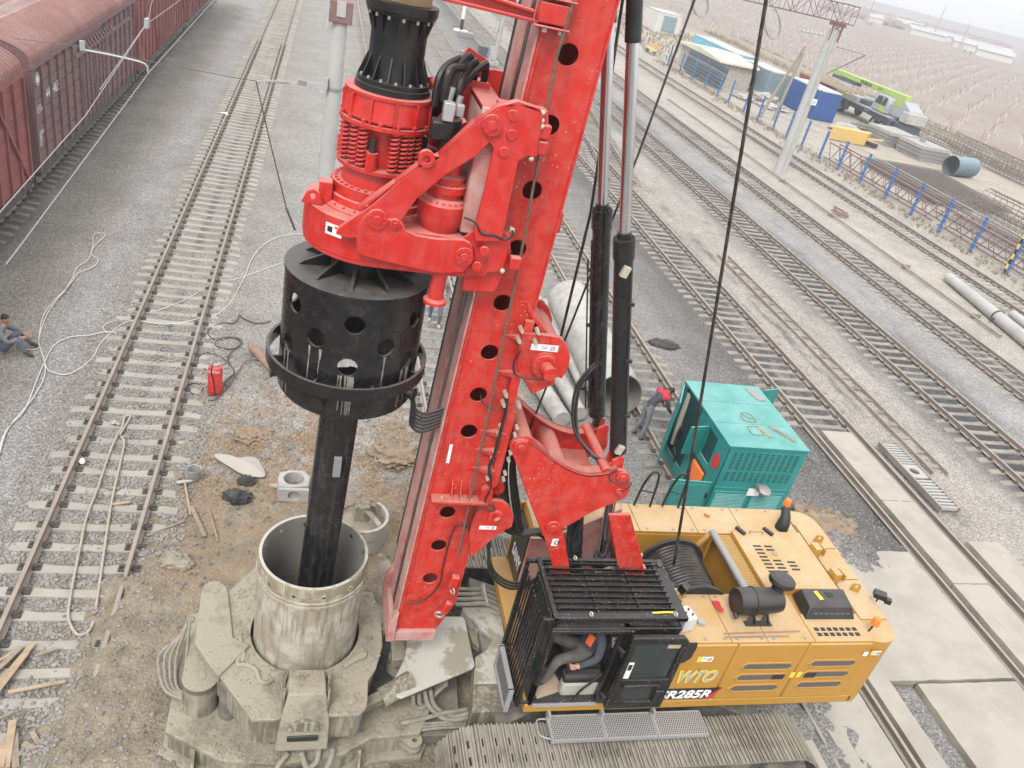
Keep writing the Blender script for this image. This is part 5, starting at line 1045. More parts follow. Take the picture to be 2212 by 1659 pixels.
# arched hydraulic hoses
for (e0, e1, k) in (((1150, 560), (1270, 420), .0), ((1240, 610), (1340, 400), .05), ((1290, 640), (1380, 440), .1), ((1260, 680), (1450, 460), .15), ((1215, 520), (1300, 470), -.05)):
    A = PY(*q(A2, *e0), 8.3+k); T = PY(*q(A2, *e1), 8.45+k); rope("head_hose", bez([A-Vector((0, 0, .25)), A, (A+T)/2+Vector((-.02, 0, .03)), T, T+Vector((.07, .12, -.02)), T+Vector((.1, .3, -.35)), T+Vector((.12, .42, -.9))], 6), .04, 'hose', hd)
for e0 in ((1245, 640), (1300, 700), (1225, 760)):
    A = PY(*q(A2, *e0), 8.28); b = MB(); b.cyl(A-Vector((.02, 0, .1)), A+Vector((0, 0, .05)), .034, n=10); b.build("hose_fitting", 'galv', hd)
# ------------------------------------------------ casing driver drum
dx = .62; b = MB(); zT, zB, R_ = 7.38, 5.87, .82
holes_ = []
N = 72; pol = [(i, 0) for i in range(N+1)]
def drum_surface(b, R, z0, z1, hl, seg=72, rows=28):
    # cylinder wall with round openings: cells inside an opening are left out, ring of vertices snapped to its rim
    pass
dh = [(-146, 7.10), (-121.7, 6.82), (-92.4, 7.08), (-151, 6.56), (-65, 6.80), (-94.2, 6.54), (-37, 7.08), (-40, 6.55), (150, 6.8), (120, 6.5), (90, 6.9), (60, 6.5), (30, 6.8), (0, 6.6)]
hr = .115
def unroll(b, R, z0, z1, hl, hr, dxc, thick):
    L = 2*pi*R; step = pi/3
    # build in strips of 30 degrees so that the tessellated faces stay curved
    K = 36
    flat = []
    for off_, flip in ((0, False), (-thick, True)):
        outer = [(-L/2+L*i/K, z0) for i in range(K+1)] + [(L/2-L*i/K, z1) for i in range(K+1)]
        hs2 = [[(math.radians(a)*R+hr*cos(t_), z+hr*sin(t_)) for t_ in [2*pi*j/18 for j in range(18)]] for a, z in hl if -172 < a < 172]
        loops = [outer]+hs2; fl2 = [p for l in loops for p in l]; tr = tessellate_polygon([[Vector((p[0], p[1], 0)) for p in l] for l in loops])
        bm = bmesh.new(); vv = [bm.verts.new((p[0], p[1], 0)) for p in fl2]
        for t3 in tr:
            try: bm.faces.new([vv[i] for i in t3])
            except ValueError: pass
        for i in range(1, K):
            xx = -L/2+L*i/K
            bmesh.ops.bisect_plane(bm, geom=bm.verts[:]+bm.edges[:]+bm.faces[:], plane_co=(xx, 0, 0), plane_no=(1, 0, 0))
        bm.verts.index_update(); RR = R+off_
        vs = [(dxc+RR*cos(v.co.x/R), YC+RR*sin(v.co.x/R), v.co.y) for v in bm.verts]; fs = [tuple(v.index for v in f.verts) for f in bm.faces]
        bm.free(); b.add(vs, fs)
    for a, z in hl:
        if not -172 < a < 172: continue
        for j in range(18):
            q4 = []
            for (jj, o2) in ((j, 0), (j+1, 0), (j+1, -thick), (j, -thick)):
                t_ = 2*pi*jj/18; u_ = math.radians(a)*R+hr*cos(t_); q4.append((dxc+(R+o2)*cos(u_/R), YC+(R+o2)*sin(u_/R), z+hr*sin(t_)))
            b.add(q4, [(0, 1, 2, 3)])
unroll(b, R_, zB, zT, dh, hr, dx, .03); b.lathe([(R_, zB), (R_-.03, zB)], (dx, YC, 0), 60)
drum = b.build("casing_drive_drum", 'black_drum', rig, smooth=40)
b = MB(); b.lathe([(0, zT+.03), (R_+.01, zT+.03), (R_+.01, zT-.01), (0, zT-.01)], (dx, YC, 0), 64); b.build("drum_lid", 'black_drum', drum)
b = MB(); b.lathe([(.33, zT+.03), (.33, 7.62), (.40, 7.64), (.40, 7.75), (0, 7.75)], (dx+.02, YC, 0), 40)
for k in range(10):
    a = 2*pi*k/10+.15; ca, sa = cos(a), sin(a); pts = [(.33, zT+.03), (.68, zT+.03), (.62, zT+.08), (.40, 7.55), (.33, 7.6)]; vs = []
    for e in (-.02, .02): vs += [(dx+r*ca-e*sa, YC+r*sa+e*ca, z) for r, z in pts]
    b.add(vs, [(0, 1, 2, 3, 4), (9, 8, 7, 6, 5)] + [(i, i+5, (i+1) % 5+5, (i+1) % 5) for i in range(5)])
b.build("drum_hub", 'black', drum, smooth=30)
b = MB(); b.lathe([(.92, 6.18), (.955, 6.18), (.955, 6.34), (.92, 6.34)], (dx-.02, YC, 0), 64, True); b.build("drum_hoop", 'black_drum', drum)
for k in range(8):
    a = 2*pi*k/8+.3; b = MB(); b.obox((dx+.87*cos(a), YC+.87*sin(a), 6.25), (.07, .012, .05), rz=a); b.build("hoop_strut", 'black_drum', drum)
for a_, zt_, ws in ((-94.2, 6.43, 1.0), (-41, 6.44, 1.0), (-151, 6.45, .8), (-121.7, 6.7, .3), (-66, 6.68, .2)):
    for k in range(int(9*ws)+1):
        aa = math.radians(a_)+random.uniform(-.11, .11); L_ = min(random.uniform(.15, .75)*(.5+ws*.6), zt_-5.9); w_ = random.uniform(.003, .016); b = MB(); vs = []
        for i in range(7): f_ = i/6; ww = w_*(1-.75*f_)*(1+.3*sin(i*2.1+k)); z_ = zt_-L_*f_; vs += [(dx+.8225*cos(aa-ww/.82+.004*sin(i)), YC+.8225*sin(aa-ww/.82+.004*sin(i)), z_), (dx+.8225*cos(aa+ww/.82), YC+.8225*sin(aa+ww/.82), z_)]
        b.add(vs, [(2*i, 2*i+1, 2*i+3, 2*i+2) for i in range(6)]); b.build("mud_streak", 'mud_streak', drum, smooth=0)
b = MB(); b.lathe([(.75, 5.82), (.79, 5.82), (.79, 5.89), (.75, 5.89)], (dx, YC, 0), 60, True); b.build("drum_lip", 'black_drum', drum)
for a_, z in ((-113, 6.02), (-30, 6.02), (-170, 6.02)):
    a = math.radians(a_); c_ = Vector((dx+.82*cos(a), YC+.82*sin(a), z)); n_ = Vector((cos(a), sin(a), 0)); b = MB(); b.cyl(c_, c_+n_*.08, .07, n=18); b.cyl(c_+n_*.08, c_+n_*.1, .085, n=18); b.build("locking_pin", 'black', drum)
for i in range(6): rope("drum_hose", bez([Vector((1.40+.012*i, 8.1, 6.0-.03*i)), Vector((1.43, 8.1, 5.84-.05*i)), Vector((1.58, 8.12, 5.72-.055*i)), Vector((1.84, 8.16, 5.80-.05*i))], 6), .019, 'hose', drum)
# kelly bar
b = MB(); segs = 28; rb = .225
prof = []
for i in range(72):
    a = 2*pi*i/72; r = rb
    for k in range(3):
        d_ = abs((a-k*2*pi/3+pi+.9) % (2*pi)-pi)
        if d_ < .22: r = rb+.04
    prof.append((r*cos(a), r*sin(a)))
vs = []
for z in (1.2, 5.92): vs += [(XK(z)-.03+x, YC+y, z) for x, y in prof]
n_ = len(prof); b.add(vs, [(i, (i+1) % n_, n_+(i+1) % n_, n_+i) for i in range(n_)]+[tuple(range(n_, 2*n_))]); kb = b.build("kelly_bar", 'black_gloss', rig, smooth=30)
(kxx, kzz), = tY(E2, [(1225, 190)], YC-.25); b = MB(); b.obox((kxx, YC-.235, kzz), (.05, .02, .16)); b.build("kelly_key", 'steel', kb, bevel=.006)
# ---------------------------------------------------------------- casing tube and casing rotator
CX, CY = .47, YC
cs = thing("casing_tube", "mud-streaked pale steel casing standing upright round the black kelly bar", "casing", (CX, CY, .6))
b = MB(); b.lathe([(.76, .6), (.76, 2.66)], (CX, CY, 0), 72); b.build("outer_wall", 'casing', cs)
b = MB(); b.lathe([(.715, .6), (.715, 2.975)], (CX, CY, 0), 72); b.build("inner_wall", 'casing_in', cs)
b = MB(); b.lathe([(.76, 2.60), (.785, 2.61), (.785, 2.655), (.76, 2.665), (.762, 2.69), (.782, 2.70), (.782, 2.725), (.762, 2.735)], (CX, CY, 0), 72); b.build("weld_collar", 'casing', cs)
b = MB(); b.lathe([(.765, 2.73), (.765, 2.955), (.757, 2.978), (.715, 2.978)], (CX, CY, 0), 72); b.build("top_band", 'casing_band', cs)
b = MB(); b.lathe([(.757, 2.97), (.757, 2.985), (.715, 2.985), (.715, 2.97)], (CX, CY, 0), 72, True); b.build("worn_rim", 'mud_pale', cs)
for k in range(12):
    a = 2*pi*k/12+.2; n_ = Vector((cos(a), sin(a), 0)); c_ = Vector((CX, CY, 2.83))
    b = MB(); b.lathe([(.025, -.01), (.045, -.01), (.045, .012), (.025, .012)], c_+n_*.764, 14, True, dirv=n_); b.build("bolt_boss", 'casing', cs)
    MB().cyl(c_+n_*.76, c_+n_*.768, .027, n=12).build("bolt_hole", 'decal_black', cs)
    MB().cyl(c_+n_*.716, c_+n_*.710, .028, n=12).build("inner_bolt_hole", 'mud_pale' if k in (4, 5) else 'decal_black', cs)
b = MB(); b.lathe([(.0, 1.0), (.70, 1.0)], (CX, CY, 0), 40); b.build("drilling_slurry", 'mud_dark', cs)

rt = thing("casing_rotator", "mud-caked casing rotator clamped round the pale steel casing", "casing rotator", (.3, YC, 0))
N1 = (400, 1440, 500); N2 = (700, 1545, 500); B0 = (0, 1320, 800)
ZD = 1.35
def gp(R, pts, z): return [((p := G(*q(R, *a), z)).x, p.y) for a in pts]
mir = lambda pts: [(x, 2*YC-y) for x, y in pts]
# upper clamp deck (front half traced, rear half mirrored)
front = gp(N1, [(385, 740), (1020, 1590), (1270, 1585)], ZD) + [(.26, 7.05), (.74, 7.05)] + gp(N2, [(510, 1080), (880, 1060), (940, 1010), (968, 920), (975, 690), (1060, 560), (1135, 300)], ZD)
deck = front + [(x, 2*YC-y) for x, y in front[::-1]]
hole = circ(CX, CY, .80, 48)
b = MB(); b.plate(deck, [hole], 'z', ZD-.06, ZD); dk = b.build("upper_deck", 'mud', rt, bevel=.012)
skirt = [(x*.97+.01, YC+(y-YC)*.97) for x, y in deck]
b = MB(); b.plate(skirt, [circ(CX, CY, .86, 40)], 'z', .78, ZD-.06); b.build("deck_skirt", 'mud_side', rt, bevel=.01)
# clamp arm with its round housing on the left
arm_ = gp(N1, [(385, 740), (455, 180), (480, 110), (540, 62), (605, 50), (670, 62), (730, 110), (755, 180), (810, 680), (1000, 760), (640, 1110)], ZD+.05)
b = MB(); b.prism(arm_, 'z', ZD-.1, ZD+.05); b.build("clamp_arm", 'mud', rt, bevel=.015)
p = G(*q(N1, 610, 155), ZD+.05); MB().cyl((p.x, p.y, ZD+.05), (p.x, p.y, ZD+.062), .06, n=20).build("arm_pin", 'mud', rt)
p = G(*q(N1, 450, 1115), 1.05); b = MB(); b.cyl((p.x, p.y, .42), (p.x, p.y, 1.05), .25, n=36); b.build("clamp_cylinder", 'mud_side', rt, bevel=.01)
b = MB(); b.prism(circ(p.x, p.y, .25, 18, pi, 2*pi, True) + [(p.x+.25, p.y+.3), (p.x+.15, p.y+.75), (p.x-.2, p.y+.75)], 'z', .95, 1.06); b.build("cylinder_cover", 'mud', rt, bevel=.01)
MB().cyl((p.x, p.y, 1.06), (p.x, p.y, 1.07), .07, n=20).build("cover_boss", 'mud', rt)
# cable clamps lying on the deck, rope-like cleats
for (R_, pts) in ((N1, [(880, 900), (860, 980), (960, 985), (1060, 1040), (1100, 1150), (1170, 1190), (1250, 1150)]), (N1, [(890, 690), (910, 820), (930, 900), (900, 960)])):
    b = MB(); b.tube(bez([G(*q(R_, *a), ZD+.01) for a in pts], 5), .035, 8); b.build("wear_rib", 'mud', dk)
for (R_, a, r) in ((N1, (905, 900), .1), (N1, (1165, 1150), .09), (N2, (905, 365), .08), (N2, (785, 905), .075), (N2, (625, 670), .085), (N2, (990, 217), .05)):
    c_ = G(*q(R_, *a), ZD); b = MB(); b.lathe([(0, .03), (r*.4, .035), (r*.55, .02), (r*.8, .022), (r, .006), (r, 0)], (c_.x, c_.y, ZD), 22); b.build("deck_boss", 'mud', dk)
b = MB(); b.prism(gp(N2, [(690, 520), (720, 560), (820, 490), (950, 440), (970, 400), (930, 370), (860, 400)], ZD+.03), 'z', ZD, ZD+.06); b.build("clamp_jaw", 'mud', rt, bevel=.015)
# front gearbox tower
fy0, fy1 = 6.98, 7.55
b = MB(); bx0, bx1 = .26, .74
b.add([(bx0, fy1, 1.66), (bx1, fy1, 1.66), (bx1+.02, fy0+.16, 1.66), (bx0-.0, fy0+.16, 1.66), (bx0-.08, fy1, ZD-.02), (bx1+.08, fy1, ZD-.02), (bx1+.1, fy0-.02, ZD-.1), (bx0-.08, fy0-.02, ZD-.1), (bx0-.12, fy0-.06, .72), (bx1+.12, fy0-.06, .72), (bx1+.12, fy1, .72), (bx0-.12, fy1, .72)],
      [(0, 1, 2, 3), (0, 4, 5, 1), (1, 5, 6, 2), (2, 6, 7, 3), (3, 7, 4, 0), (7, 6, 9, 8), (5, 10, 9, 6), (4, 7, 8, 11), (4, 11, 10, 5), (8, 9, 10, 11)])
tw = b.build("gearbox_tower", 'mud', rt, bevel=.02)
for x in (bx0-.06, bx1+.06):
    for y in (7.22, 7.48):
        b = MB(); b.add([(x-.015, y, ZD), (x+.015, y, ZD), (x+.015, y-.14, ZD), (x-.015, y-.14, ZD), (x-.015, y+.03, 1.66), (x+.015, y+.03, 1.66), (x+.015, y-.06, 1.70), (x-.015, y-.06, 1.70)], [(0, 1, 2, 3), (4, 7, 6, 5), (0, 4, 5, 1), (1, 5, 6, 2), (2, 6, 7, 3), (3, 7, 4, 0)]); b.build("lug_plate", 'mud_side', tw)
b = MB(); b.prism([(.30, 1.28), (.5, 1.34), (.70, 1.28), (.70, 1.16), (.5, 1.12), (.30, 1.16)], 'y', 6.93, 6.99); b.build("cover_plate", 'mud_side', tw, bevel=.012)
b = MB(); b.box(.29, .71, 6.915, 6.95, .93, 1.04); b.build("tower_slot", 'decal_black', tw, bevel=.03)
for x in (.32, .68): MB().cyl((x, 6.9, 1.19), (x, 6.95, 1.19), .03, n=10).build("cover_bolt", 'mud', tw)
# lower base frame
base = [(-1.36, 7.48), (-.56, 7.0), (.2, 6.90), (1.1, 7.02), (1.5, 7.25), (2.25, 7.30), (2.45, 7.7)]
base = base + [(x, 2*YC-y) for x, y in base[::-1]]
b = MB(); b.plate(base, [circ(CX, CY, .84, 36)], 'z', .38, .46); bs = b.build("base_frame", 'mud', rt, bevel=.015)
b = MB(); b.plate([(x*.98, YC+(y-YC)*.985) for x, y in base], [circ(CX, CY, .88, 36)], 'z', .06, .38); b.build("base_skirt", 'mud_side', rt, bevel=.01)
b = MB(); b.plate([(x*1.03, YC+(y-YC)*1.10) for x, y in base], [circ(CX, CY, .88, 36)], 'z', -.06, .06); b.build("ground_plate", 'mud', rt, bevel=.01)
for (x, y) in ((-.95, 7.12), (1.35, 6.98)):
    b = MB(); b.add([(x-.02, y+.12, .06), (x+.02, y+.12, .06), (x+.02, y-.15, .06), (x-.02, y-.15, .06), (x-.02, y+.12, .4), (x+.02, y+.12, .4)], [(0, 1, 2, 3), (0, 4, 5, 1), (3, 2, 5, 4), (0, 3, 4), (1, 5, 2)]); b.build("base_gusset", 'mud_side', rt)
ec = G(*q(N2, 1490, 1350), .35); b = MB()
for z in (.18, .3):
    outl_ = [(ec.x-.3, ec.y+.1), (ec.x-.15, ec.y+.2), (ec.x+.1, ec.y+.17)] + circ(ec.x, ec.y, .12, 8, .5, -2.4, True)
    b.plate(outl_, [circ(ec.x, ec.y, .04, 12)], 'z', z, z+.06)
b.build("anchor_ear", 'mud', rt, bevel=.01)
b = MB(); b.prism([(.25, .3), (.5, .36), (.75, .3), (.75, .18), (.5, .14), (.25, .18)], 'y', 6.80, 6.9); b.build("front_cover", 'mud_side', rt, bevel=.012)
for dx_ in (-.1, .1): MB().tube(bez([(.42+dx_, 7.0, .55), (.40+dx_*2, 6.8, .50), (.6+dx_*2, 6.72, .48), (.8+dx_, 6.85, .50), (.85+dx_, 7.02, .58)], 6), .04, 10).build("front_hose", 'hose_mud', rt)
# vertical lift cylinders between frames
for (x, y) in ((-.55, 7.75), (1.2, 7.6), (-.55, 2*YC-7.75), (1.2, 2*YC-7.6)):
    MB().cyl((x, y, .4), (x, y, 1.1), .13, n=20).build("lift_cylinder", 'mud_dark', rt)
# torque linkage to the rig: arm, trough, gear
l0 = G(*q(N2, 980, 960), .95); l1 = G(*q(N2, 1180, 850), 1.0); l2 = G(*q(N2, 1330, 760), 1.05)
b = MB(); b.beam((l0.x-.15, l0.y-.05, .95), l1, .16, .16); b.build("torque_arm", 'mud', rt, bevel=.02)
b = MB(); d_ = (l2-l1).normalized(); u_, v_ = frame(d_); pr = [(.14*cos(a), .14*sin(a)) for a in [i*pi/10 for i in range(11)]]; b.lathe([(.15, -.22), (.15, .3), (.13, .3), (.13, -.22)], l1+d_*.12, 24, True, dirv=d_); b.build("arm_sleeve", 'mud_side', rt)
b = MB(); b.obox((1.92, 8.4, .95), (.12, .22, .1)); b.cyl((1.9, 8.35, .5), (1.9, 8.35, .95), .13, n=18); b.build("drive_motor", 'mud', rt, bevel=.02)
b = MB(); b.lathe([(.5, .5), (.98, .5), (.98, .62), (.5, .62)], (CX+.45, CY, 0), 60, True)
for k in range(70): a = 2*pi*k/70; b.obox((CX+.45+1.0*cos(a), CY+1.0*sin(a), .56), (.03, .02, .05), rz=a)
b.build("gear_ring", 'tar', rt, smooth=30)
b = MB(); b.prism([(1.4, 7.4), (2.9, 7.35), (3.1, 9.6), (1.4, 9.6)], 'z', .1, .3); b.build("link_floor", 'mud_dark', rt, bevel=.02)
# pale link plate to the rig
wp = [(x, y) for x, y in gp(N2, [(1370, 60), (1420, -20), (2030, -10), (2050, 30), (2155, 530), (2130, 560), (1340, 885), (1290, 870), (1245, 710), (1300, 600), (1370, 450), (1400, 320), (1395, 180)], 1.1)]
b = MB(); b.prism(wp, 'z', 1.06, 1.11); b.build("link_plate", 'mud_pale', rt, bevel=.015)
# connection frame between link plate and crawler frame
b = MB(); b.prism(gp(C3, [(430, 545), (690, 545), (745, 830), (730, 1070), (510, 1075), (520, 890), (600, 840), (640, 770), (450, 590)], 1.02), 'z', .7, 1.02); b.build("link_frame", 'mud_pale', rt, bevel=.015)
b = MB(); b.prism(gp(C3, [(505, 1090), (720, 1080), (740, 1265), (500, 1275)], 1.0), 'z', .2, 1.0); b.build("link_box", 'mud_side', rt, bevel=.012)
b = MB(); b.prism(gp(C3, [(440, 620), (590, 760), (620, 800), (580, 850), (500, 800)], .8), 'z', .7, .82); b.build("link_wedge", 'mud', rt, bevel=.01)
# slurry-coated hoses
def mh(R, pts, z, r=.03, n=8, nm="mud_hose"):
    zz = z if isinstance(z, (list, tuple)) else [z]*len(pts)
    MB().tube(bez([G(*q(R, *a), k) for a, k in zip(pts, zz)], 6), r, n).build(nm, 'hose_mud', rt)
for i in range(3): mh(C3, [(90+45*i, 1150-10*i), (100+40*i, 1230-15*i), (170+25*i, 1235-20*i), (260, 1130-25*i), (320, 1080-20*i)], [.75, .55, .5, .7, .9], .035)
for i in range(2): mh(C3, [(170+40*i, 1120), (200+35*i, 1230-10*i), (290+20*i, 1310-25*i), (390, 1325-25*i), (500, 1300-25*i)], [.85, .6, .45, .5, .6], .035)
mh(C3, [(0, 1350), (150, 1320), (300, 1280), (400, 1265), (490, 1250)], .5, .035)
for i in range(3): mh(C3, [(0, 1415-28*i), (250, 1385-18*i), (480, 1372-20*i)], .42, .024, nm="mud_pipe")
for i in range(4): mh(C3, [(385, 420+36*i), (480, 425+34*i), (570, 425+32*i), (650, 455+30*i), (740, 530+25*i), (820, 640+10*i)], [1.15, 1.2, 1.2, 1.15, 1.05, .95], .034)
b = MB(); p0 = G(*q(C3, 570, 390), 1.3); p1 = G(*q(C3, 600, 540), 1.15); b.beam(p0, p1, .03, .12); b.build("hose_comb", 'mud_pale', rt)
for i in range(4): mh(N1, [(335-8*i, 440+16*i), (265-30*i+8*i*i, 640), (190-62*i, 860), (170-58*i, 1080), (190-40*i, 1230+14*i), (285, 1330+14*i)], [1.0, .85-.03*i, .62-.03*i, .52, .54, .6], .024)
b = MB(); b.tube([G(*q(N1, a, c_), 1.0) for a, c_ in ((300, 480), (380, 480))], .05, 8); b.tube([G(*q(N1, 330, 500), 1.0), G(*q(N1, 240, 1480), .5)], .02, 6); b.build("hose_manifold", 'hose_mud', rt)
mh(N2, [(1110, 80), (1200, 50), (1300, 60), (1370, 100), (1280, 190)], [1.2, 1.25, 1.25, 1.15, 1.0], .02)

# clods of spoil scattered over deck, tower and base
def inpoly(x, y, P_):
    r = False; j = len(P_)-1
    for i in range(len(P_)):
        if (P_[i][1] > y) != (P_[j][1] > y) and x < (P_[j][0]-P_[i][0])*(y-P_[i][1])/(P_[j][1]-P_[i][1])+P_[i][0]: r = not r
        j = i
    return r
cb = MB(); n_c = 0
while n_c < 1500:
    x, y = random.uniform(-1.4, 2.3), random.uniform(6.9, 10)
    if (x-CX)**2+(y-CY)**2 < .66: continue
    dens = noise.noise(Vector((x*2.2, y*2.2, 5)))
    if random.random() > .45+dens: continue
    if inpoly(x, y, deck) and not (.16 < x < .84 and y < 7.6): z = ZD
    elif .27 < x < .73 and 7.15 < y < 7.54: z = 1.66
    elif inpoly(x, y, base) and y < 7.6: z = .46
    else: continue
    cb.rock((x, y, z+.004), random.choice((.008, .01, .012, .016, .024)), .8); n_c += 1
cb.build("mud_clods", 'mud', rt, smooth=0, kind="stuff", recalc=False)
# ---------------------------------------------------------------- generator
gx0, gx1, gy0, gy1, gz0, gz1 = 9.46, 11.50, 12.92, 15.63, .0, 2.2
gen = thing("generator", "teal box generator with open doors between rig and railway track", "generator", (10.5, 14.2, 0))
MB().box(gx0+.04, gx1-.04, gy0+.04, gy1-.04, gz0+.15, gz1-.08).build("inner_body", 'teal_dark', gen)
MB().box(gx0-.02, gx1+.02, gy0-.02, gy1+.02, gz1-.07, gz1).build("roof", 'teal', gen, bevel=.015)
for y in (13.85, 14.75): MB().box(gx0+.02, gx1-.02, y-.012, y+.012, gz1, gz1+.006).build("roof_seam", 'teal', gen)
MB().box(gx0, gx1, gy0, gy1, gz0, gz0+.16).build("skid", 'teal', gen, bevel=.01)
# end facing the rig
MB().box(gx0, gx1, gy0, gy0+.04, gz0+.16, gz1-.07).build("end_panel", 'teal', gen, bevel=.01)
MB().box(gx0+.06, gx1-.06, gy0-.012, gy0, .98, 1.02).build("panel_joint", 'teal', gen)
b = MB()
for c_ in range(11):
    for r_ in range(15):
        if r_ in (9,): continue
        b.obox((gx0+.22+c_*.16, gy0-.004, 2.0-r_*.055), (.045, .006, .009))
b.build("louvre_slits", 'teal_dark', gen, smooth=0, kind="stuff")
for (x0, x1) in ((gx0+.08, gx0+1.0), (gx0+1.06, gx1-.1)):
    fr = MB(); fr.plate([(x0, .2), (x1, .2), (x1, .9), (x0, .9)], [[(x0+.05, .25), (x1-.05, .25), (x1-.05, .85), (x0+.05, .85)]], 'y', gy0-.02, gy0); f_ = fr.build("louvre_frame", 'teal', gen)
    for r_ in range(14): MB().obox(((x0+x1)/2, gy0-.008, .28+r_*.042), ((x1-x0)/2-.05, .012, .012), rx=.6).build("louvre_slat", 'teal', f_)
b = MB(); b.cyl((gx0+1.15, gy0, 1.08), (gx0+1.15, gy0-.2, 1.12), .09, n=18); b.lathe([(0, 0), (.15, 0), (.15, .03), (.12, .05), (0, .05)], (gx0+1.17, gy0-.24, 1.16), 22, dirv=(0, -.3, 1)); b.build("outlet_cap", 'steel', gen)
MB().obox((gx0+1.08, gy0-.03, .93), (.16, .008, .1)).build("notice_plate", 'white_mark', gen)
# long side facing the mast: pillars, control panel, two open doors
for (y0, y1, z0, z1) in ((gy0, gy0+.45, .16, gz1-.07), (gy0+.45, gy0+1.25, 1.15, gz1-.07), (gy0+.45, gy0+1.25, 1.06, 1.15), (gy0+1.25, gy0+1.55, .16, gz1-.07), (gy1-.16, gy1, .16, gz1-.07), (gy0+1.55, gy1-.16, .16, .3)):
    MB().box(gx0-.002, gx0+.04, y0, y1, z0, z1).build("side_panel", 'teal', gen, bevel=.006) if not (z0 == 1.15) else None
b = MB(); b.plate([(gy0+.45, 1.15), (gy0+1.25, 1.15), (gy0+1.25, gz1-.07), (gy0+.45, gz1-.07)], [[(gy0+.52, 1.24), (gy0+1.0, 1.24), (gy0+1.0, gz1-.22), (gy0+.52, gz1-.22)]], 'x', gx0-.002, gx0+.04); b.build("side_panel", 'teal', gen, bevel=.006)
cpn = MB().box(gx0+.06, gx0+.08, gy0+.52, gy0+1.0, 1.24, gz1-.22).build("control_panel", 'panel_grey', gen)
for (y, z, r) in ((.72, 1.84, .035), (.62, 1.8, .05), (.80, 1.72, .03), (.72, 1.7, .03), (.64, 1.66, .03), (.84, 1.6, .03), (.76, 1.57, .03), (.68, 1.54, .03), (.72, 1.42, .045)): MB().cyl((gx0+.052, gy0+y, z), (gx0+.062, gy0+y, z), r, n=14).build("gauge", 'decal_black', cpn)
MB().prism([(gy0+.54, 1.78), (gy0+.62, 1.78), (gy0+.58, 1.86)], 'x', gx0+.05, gx0+.062).build("warning_triangle", 'yellow_mark', cpn)
def hdoor(name, hinge, ang, L, z0, z1, slats=False, inner=True):
    # door leaf hinged at (x,y), swung by ang from +Y
    hx_, hy_ = hinge; d_ = Vector((sin(ang), cos(ang), 0)); n_ = Vector((d_.y, -d_.x, 0)); c_ = Vector((hx_, hy_, (z0+z1)/2))+d_*L/2
    rz = math.atan2(d_.y, d_.x); b = MB(); b.obox(c_, (L/2, .02, (z1-z0)/2), rz=rz); o = b.build(name, 'teal', gen, bevel=.008)
    if slats:
        for i in range(20): MB().obox(c_+Vector((0, 0, (z1-z0)*(-.40+.8*i/19)))-n_*.022, (L*.42, .012, .012), rz=rz).build("louvre_slat", 'teal', o)
        MB().obox(c_+Vector((0, 0, (z1-z0)*.08))-d_*L*.46-n_*.03, (.03, .012, .06), rz=rz).build("door_handle", 'black', o)
    else:
        MB().obox(c_-n_*.024, (L*.38, .004, (z1-z0)*.4), rz=rz).build("door_ridge", 'teal', o, bevel=.003)
    return o
hdoor("door", (gx0-.02, gy1-.02), radians(-152), 1.02, .2, gz1-.1)
hdoor("door", (gx0-.02, gy0+.06), radians(-88), 1.0, .18, 1.1, slats=True)
hdoor("panel_flap", (gx0-.02, gy0+1.02), radians(-100), .5, 1.22, gz1-.2)
hdoor("door", (gx1+.02, gy1-.3), radians(75), .5, .2, gz1+.1) 
b = MB(); b.tube(bez([(gx0+.05, gy1-.3, 2.0), (gx0+.02, gy1-.35, 1.7), (gx0-.02, gy1-.42, 1.2), (gx0-.02, gy1-.5, .6)], 8), .075, 14); b.build("lagged_pipe", 'cloth', gen)
b = MB(); b.obox((gx0+.1, gy0+.85, .7), (.12, .3, .25)); b.build("engine_part", 'orange_lens', gen, bevel=.04)
b = MB()
for i in range(4): b.tube(bez([(gx0-.05, gy1-.6-.05*i, 1.2), (gx0-.12, gy1-.7, .9-.05*i), (gx0-.06, gy1-.8-.04*i, .5), (gx0+.0, gy1-.8, .25)], 5), .02, 6)
b.build("loose_wires", 'hose', gen, kind="stuff")
b = MB(); cc = Vector((gx0-.02, gy0+.27, 1.55)); b.lathe([(0, -.006), (.2, -.006), (.2, .004), (0, .004)], (0, 0, 0), 28, dirv=(1, 0, 0)); b.xf(Matrix.Diagonal((1, .72, 1, 1))); b.xf(Matrix.Translation(cc+Vector((.012, 0, 0)))); b.build("round_badge", 'decal_red', gen)
text("LKJL", .09, (gx0-.01, gy0+.39, 1.58), (0, -1, 0), (0, 0, 1), 'white_mark', "badge_lettering", gen, sx=1.15); text("BBR.", .09, (gx0-.01, gy0+.39, 1.46), (0, -1, 0), (0, 0, 1), 'white_mark', "badge_lettering", gen, sx=1.2)
def gtop(a, z=2.21): return G(*q((1600, 900, 460), *a), z)
tag(MB().obox(gtop((1390, 420)), (.12, .27, .012), rz=.25).build("scrap_sheet", 'steel', bevel=.004), "grey rectangular sheet lying near the generator roof's far corner", "sheet")
p = gtop((1710, 890)); tag(MB().obox(p, (.35, .05, .015), rz=-.95).build("plank", 'wood_old'), "long weathered grey plank slanting across the generator roof", "plank")
p = gtop((1500, 870)); tag(MB().obox(p, (.04, .21, .012), rz=.42).build("wood_strip", 'wood_new'), "short tan wood strip on the generator roof beside the plank", "wood strip")
b = MB(); c4 = [gtop(a, 2.212) for a in ((1285, 800), (1420, 800), (1490, 905), (1355, 895))]
for i in range(4): b.beam(c4[i], c4[(i+1) % 4], .012, .01)
tag(b.build("wire_square", 'rust'), "small thin square frame lying on the generator roof", "frame")
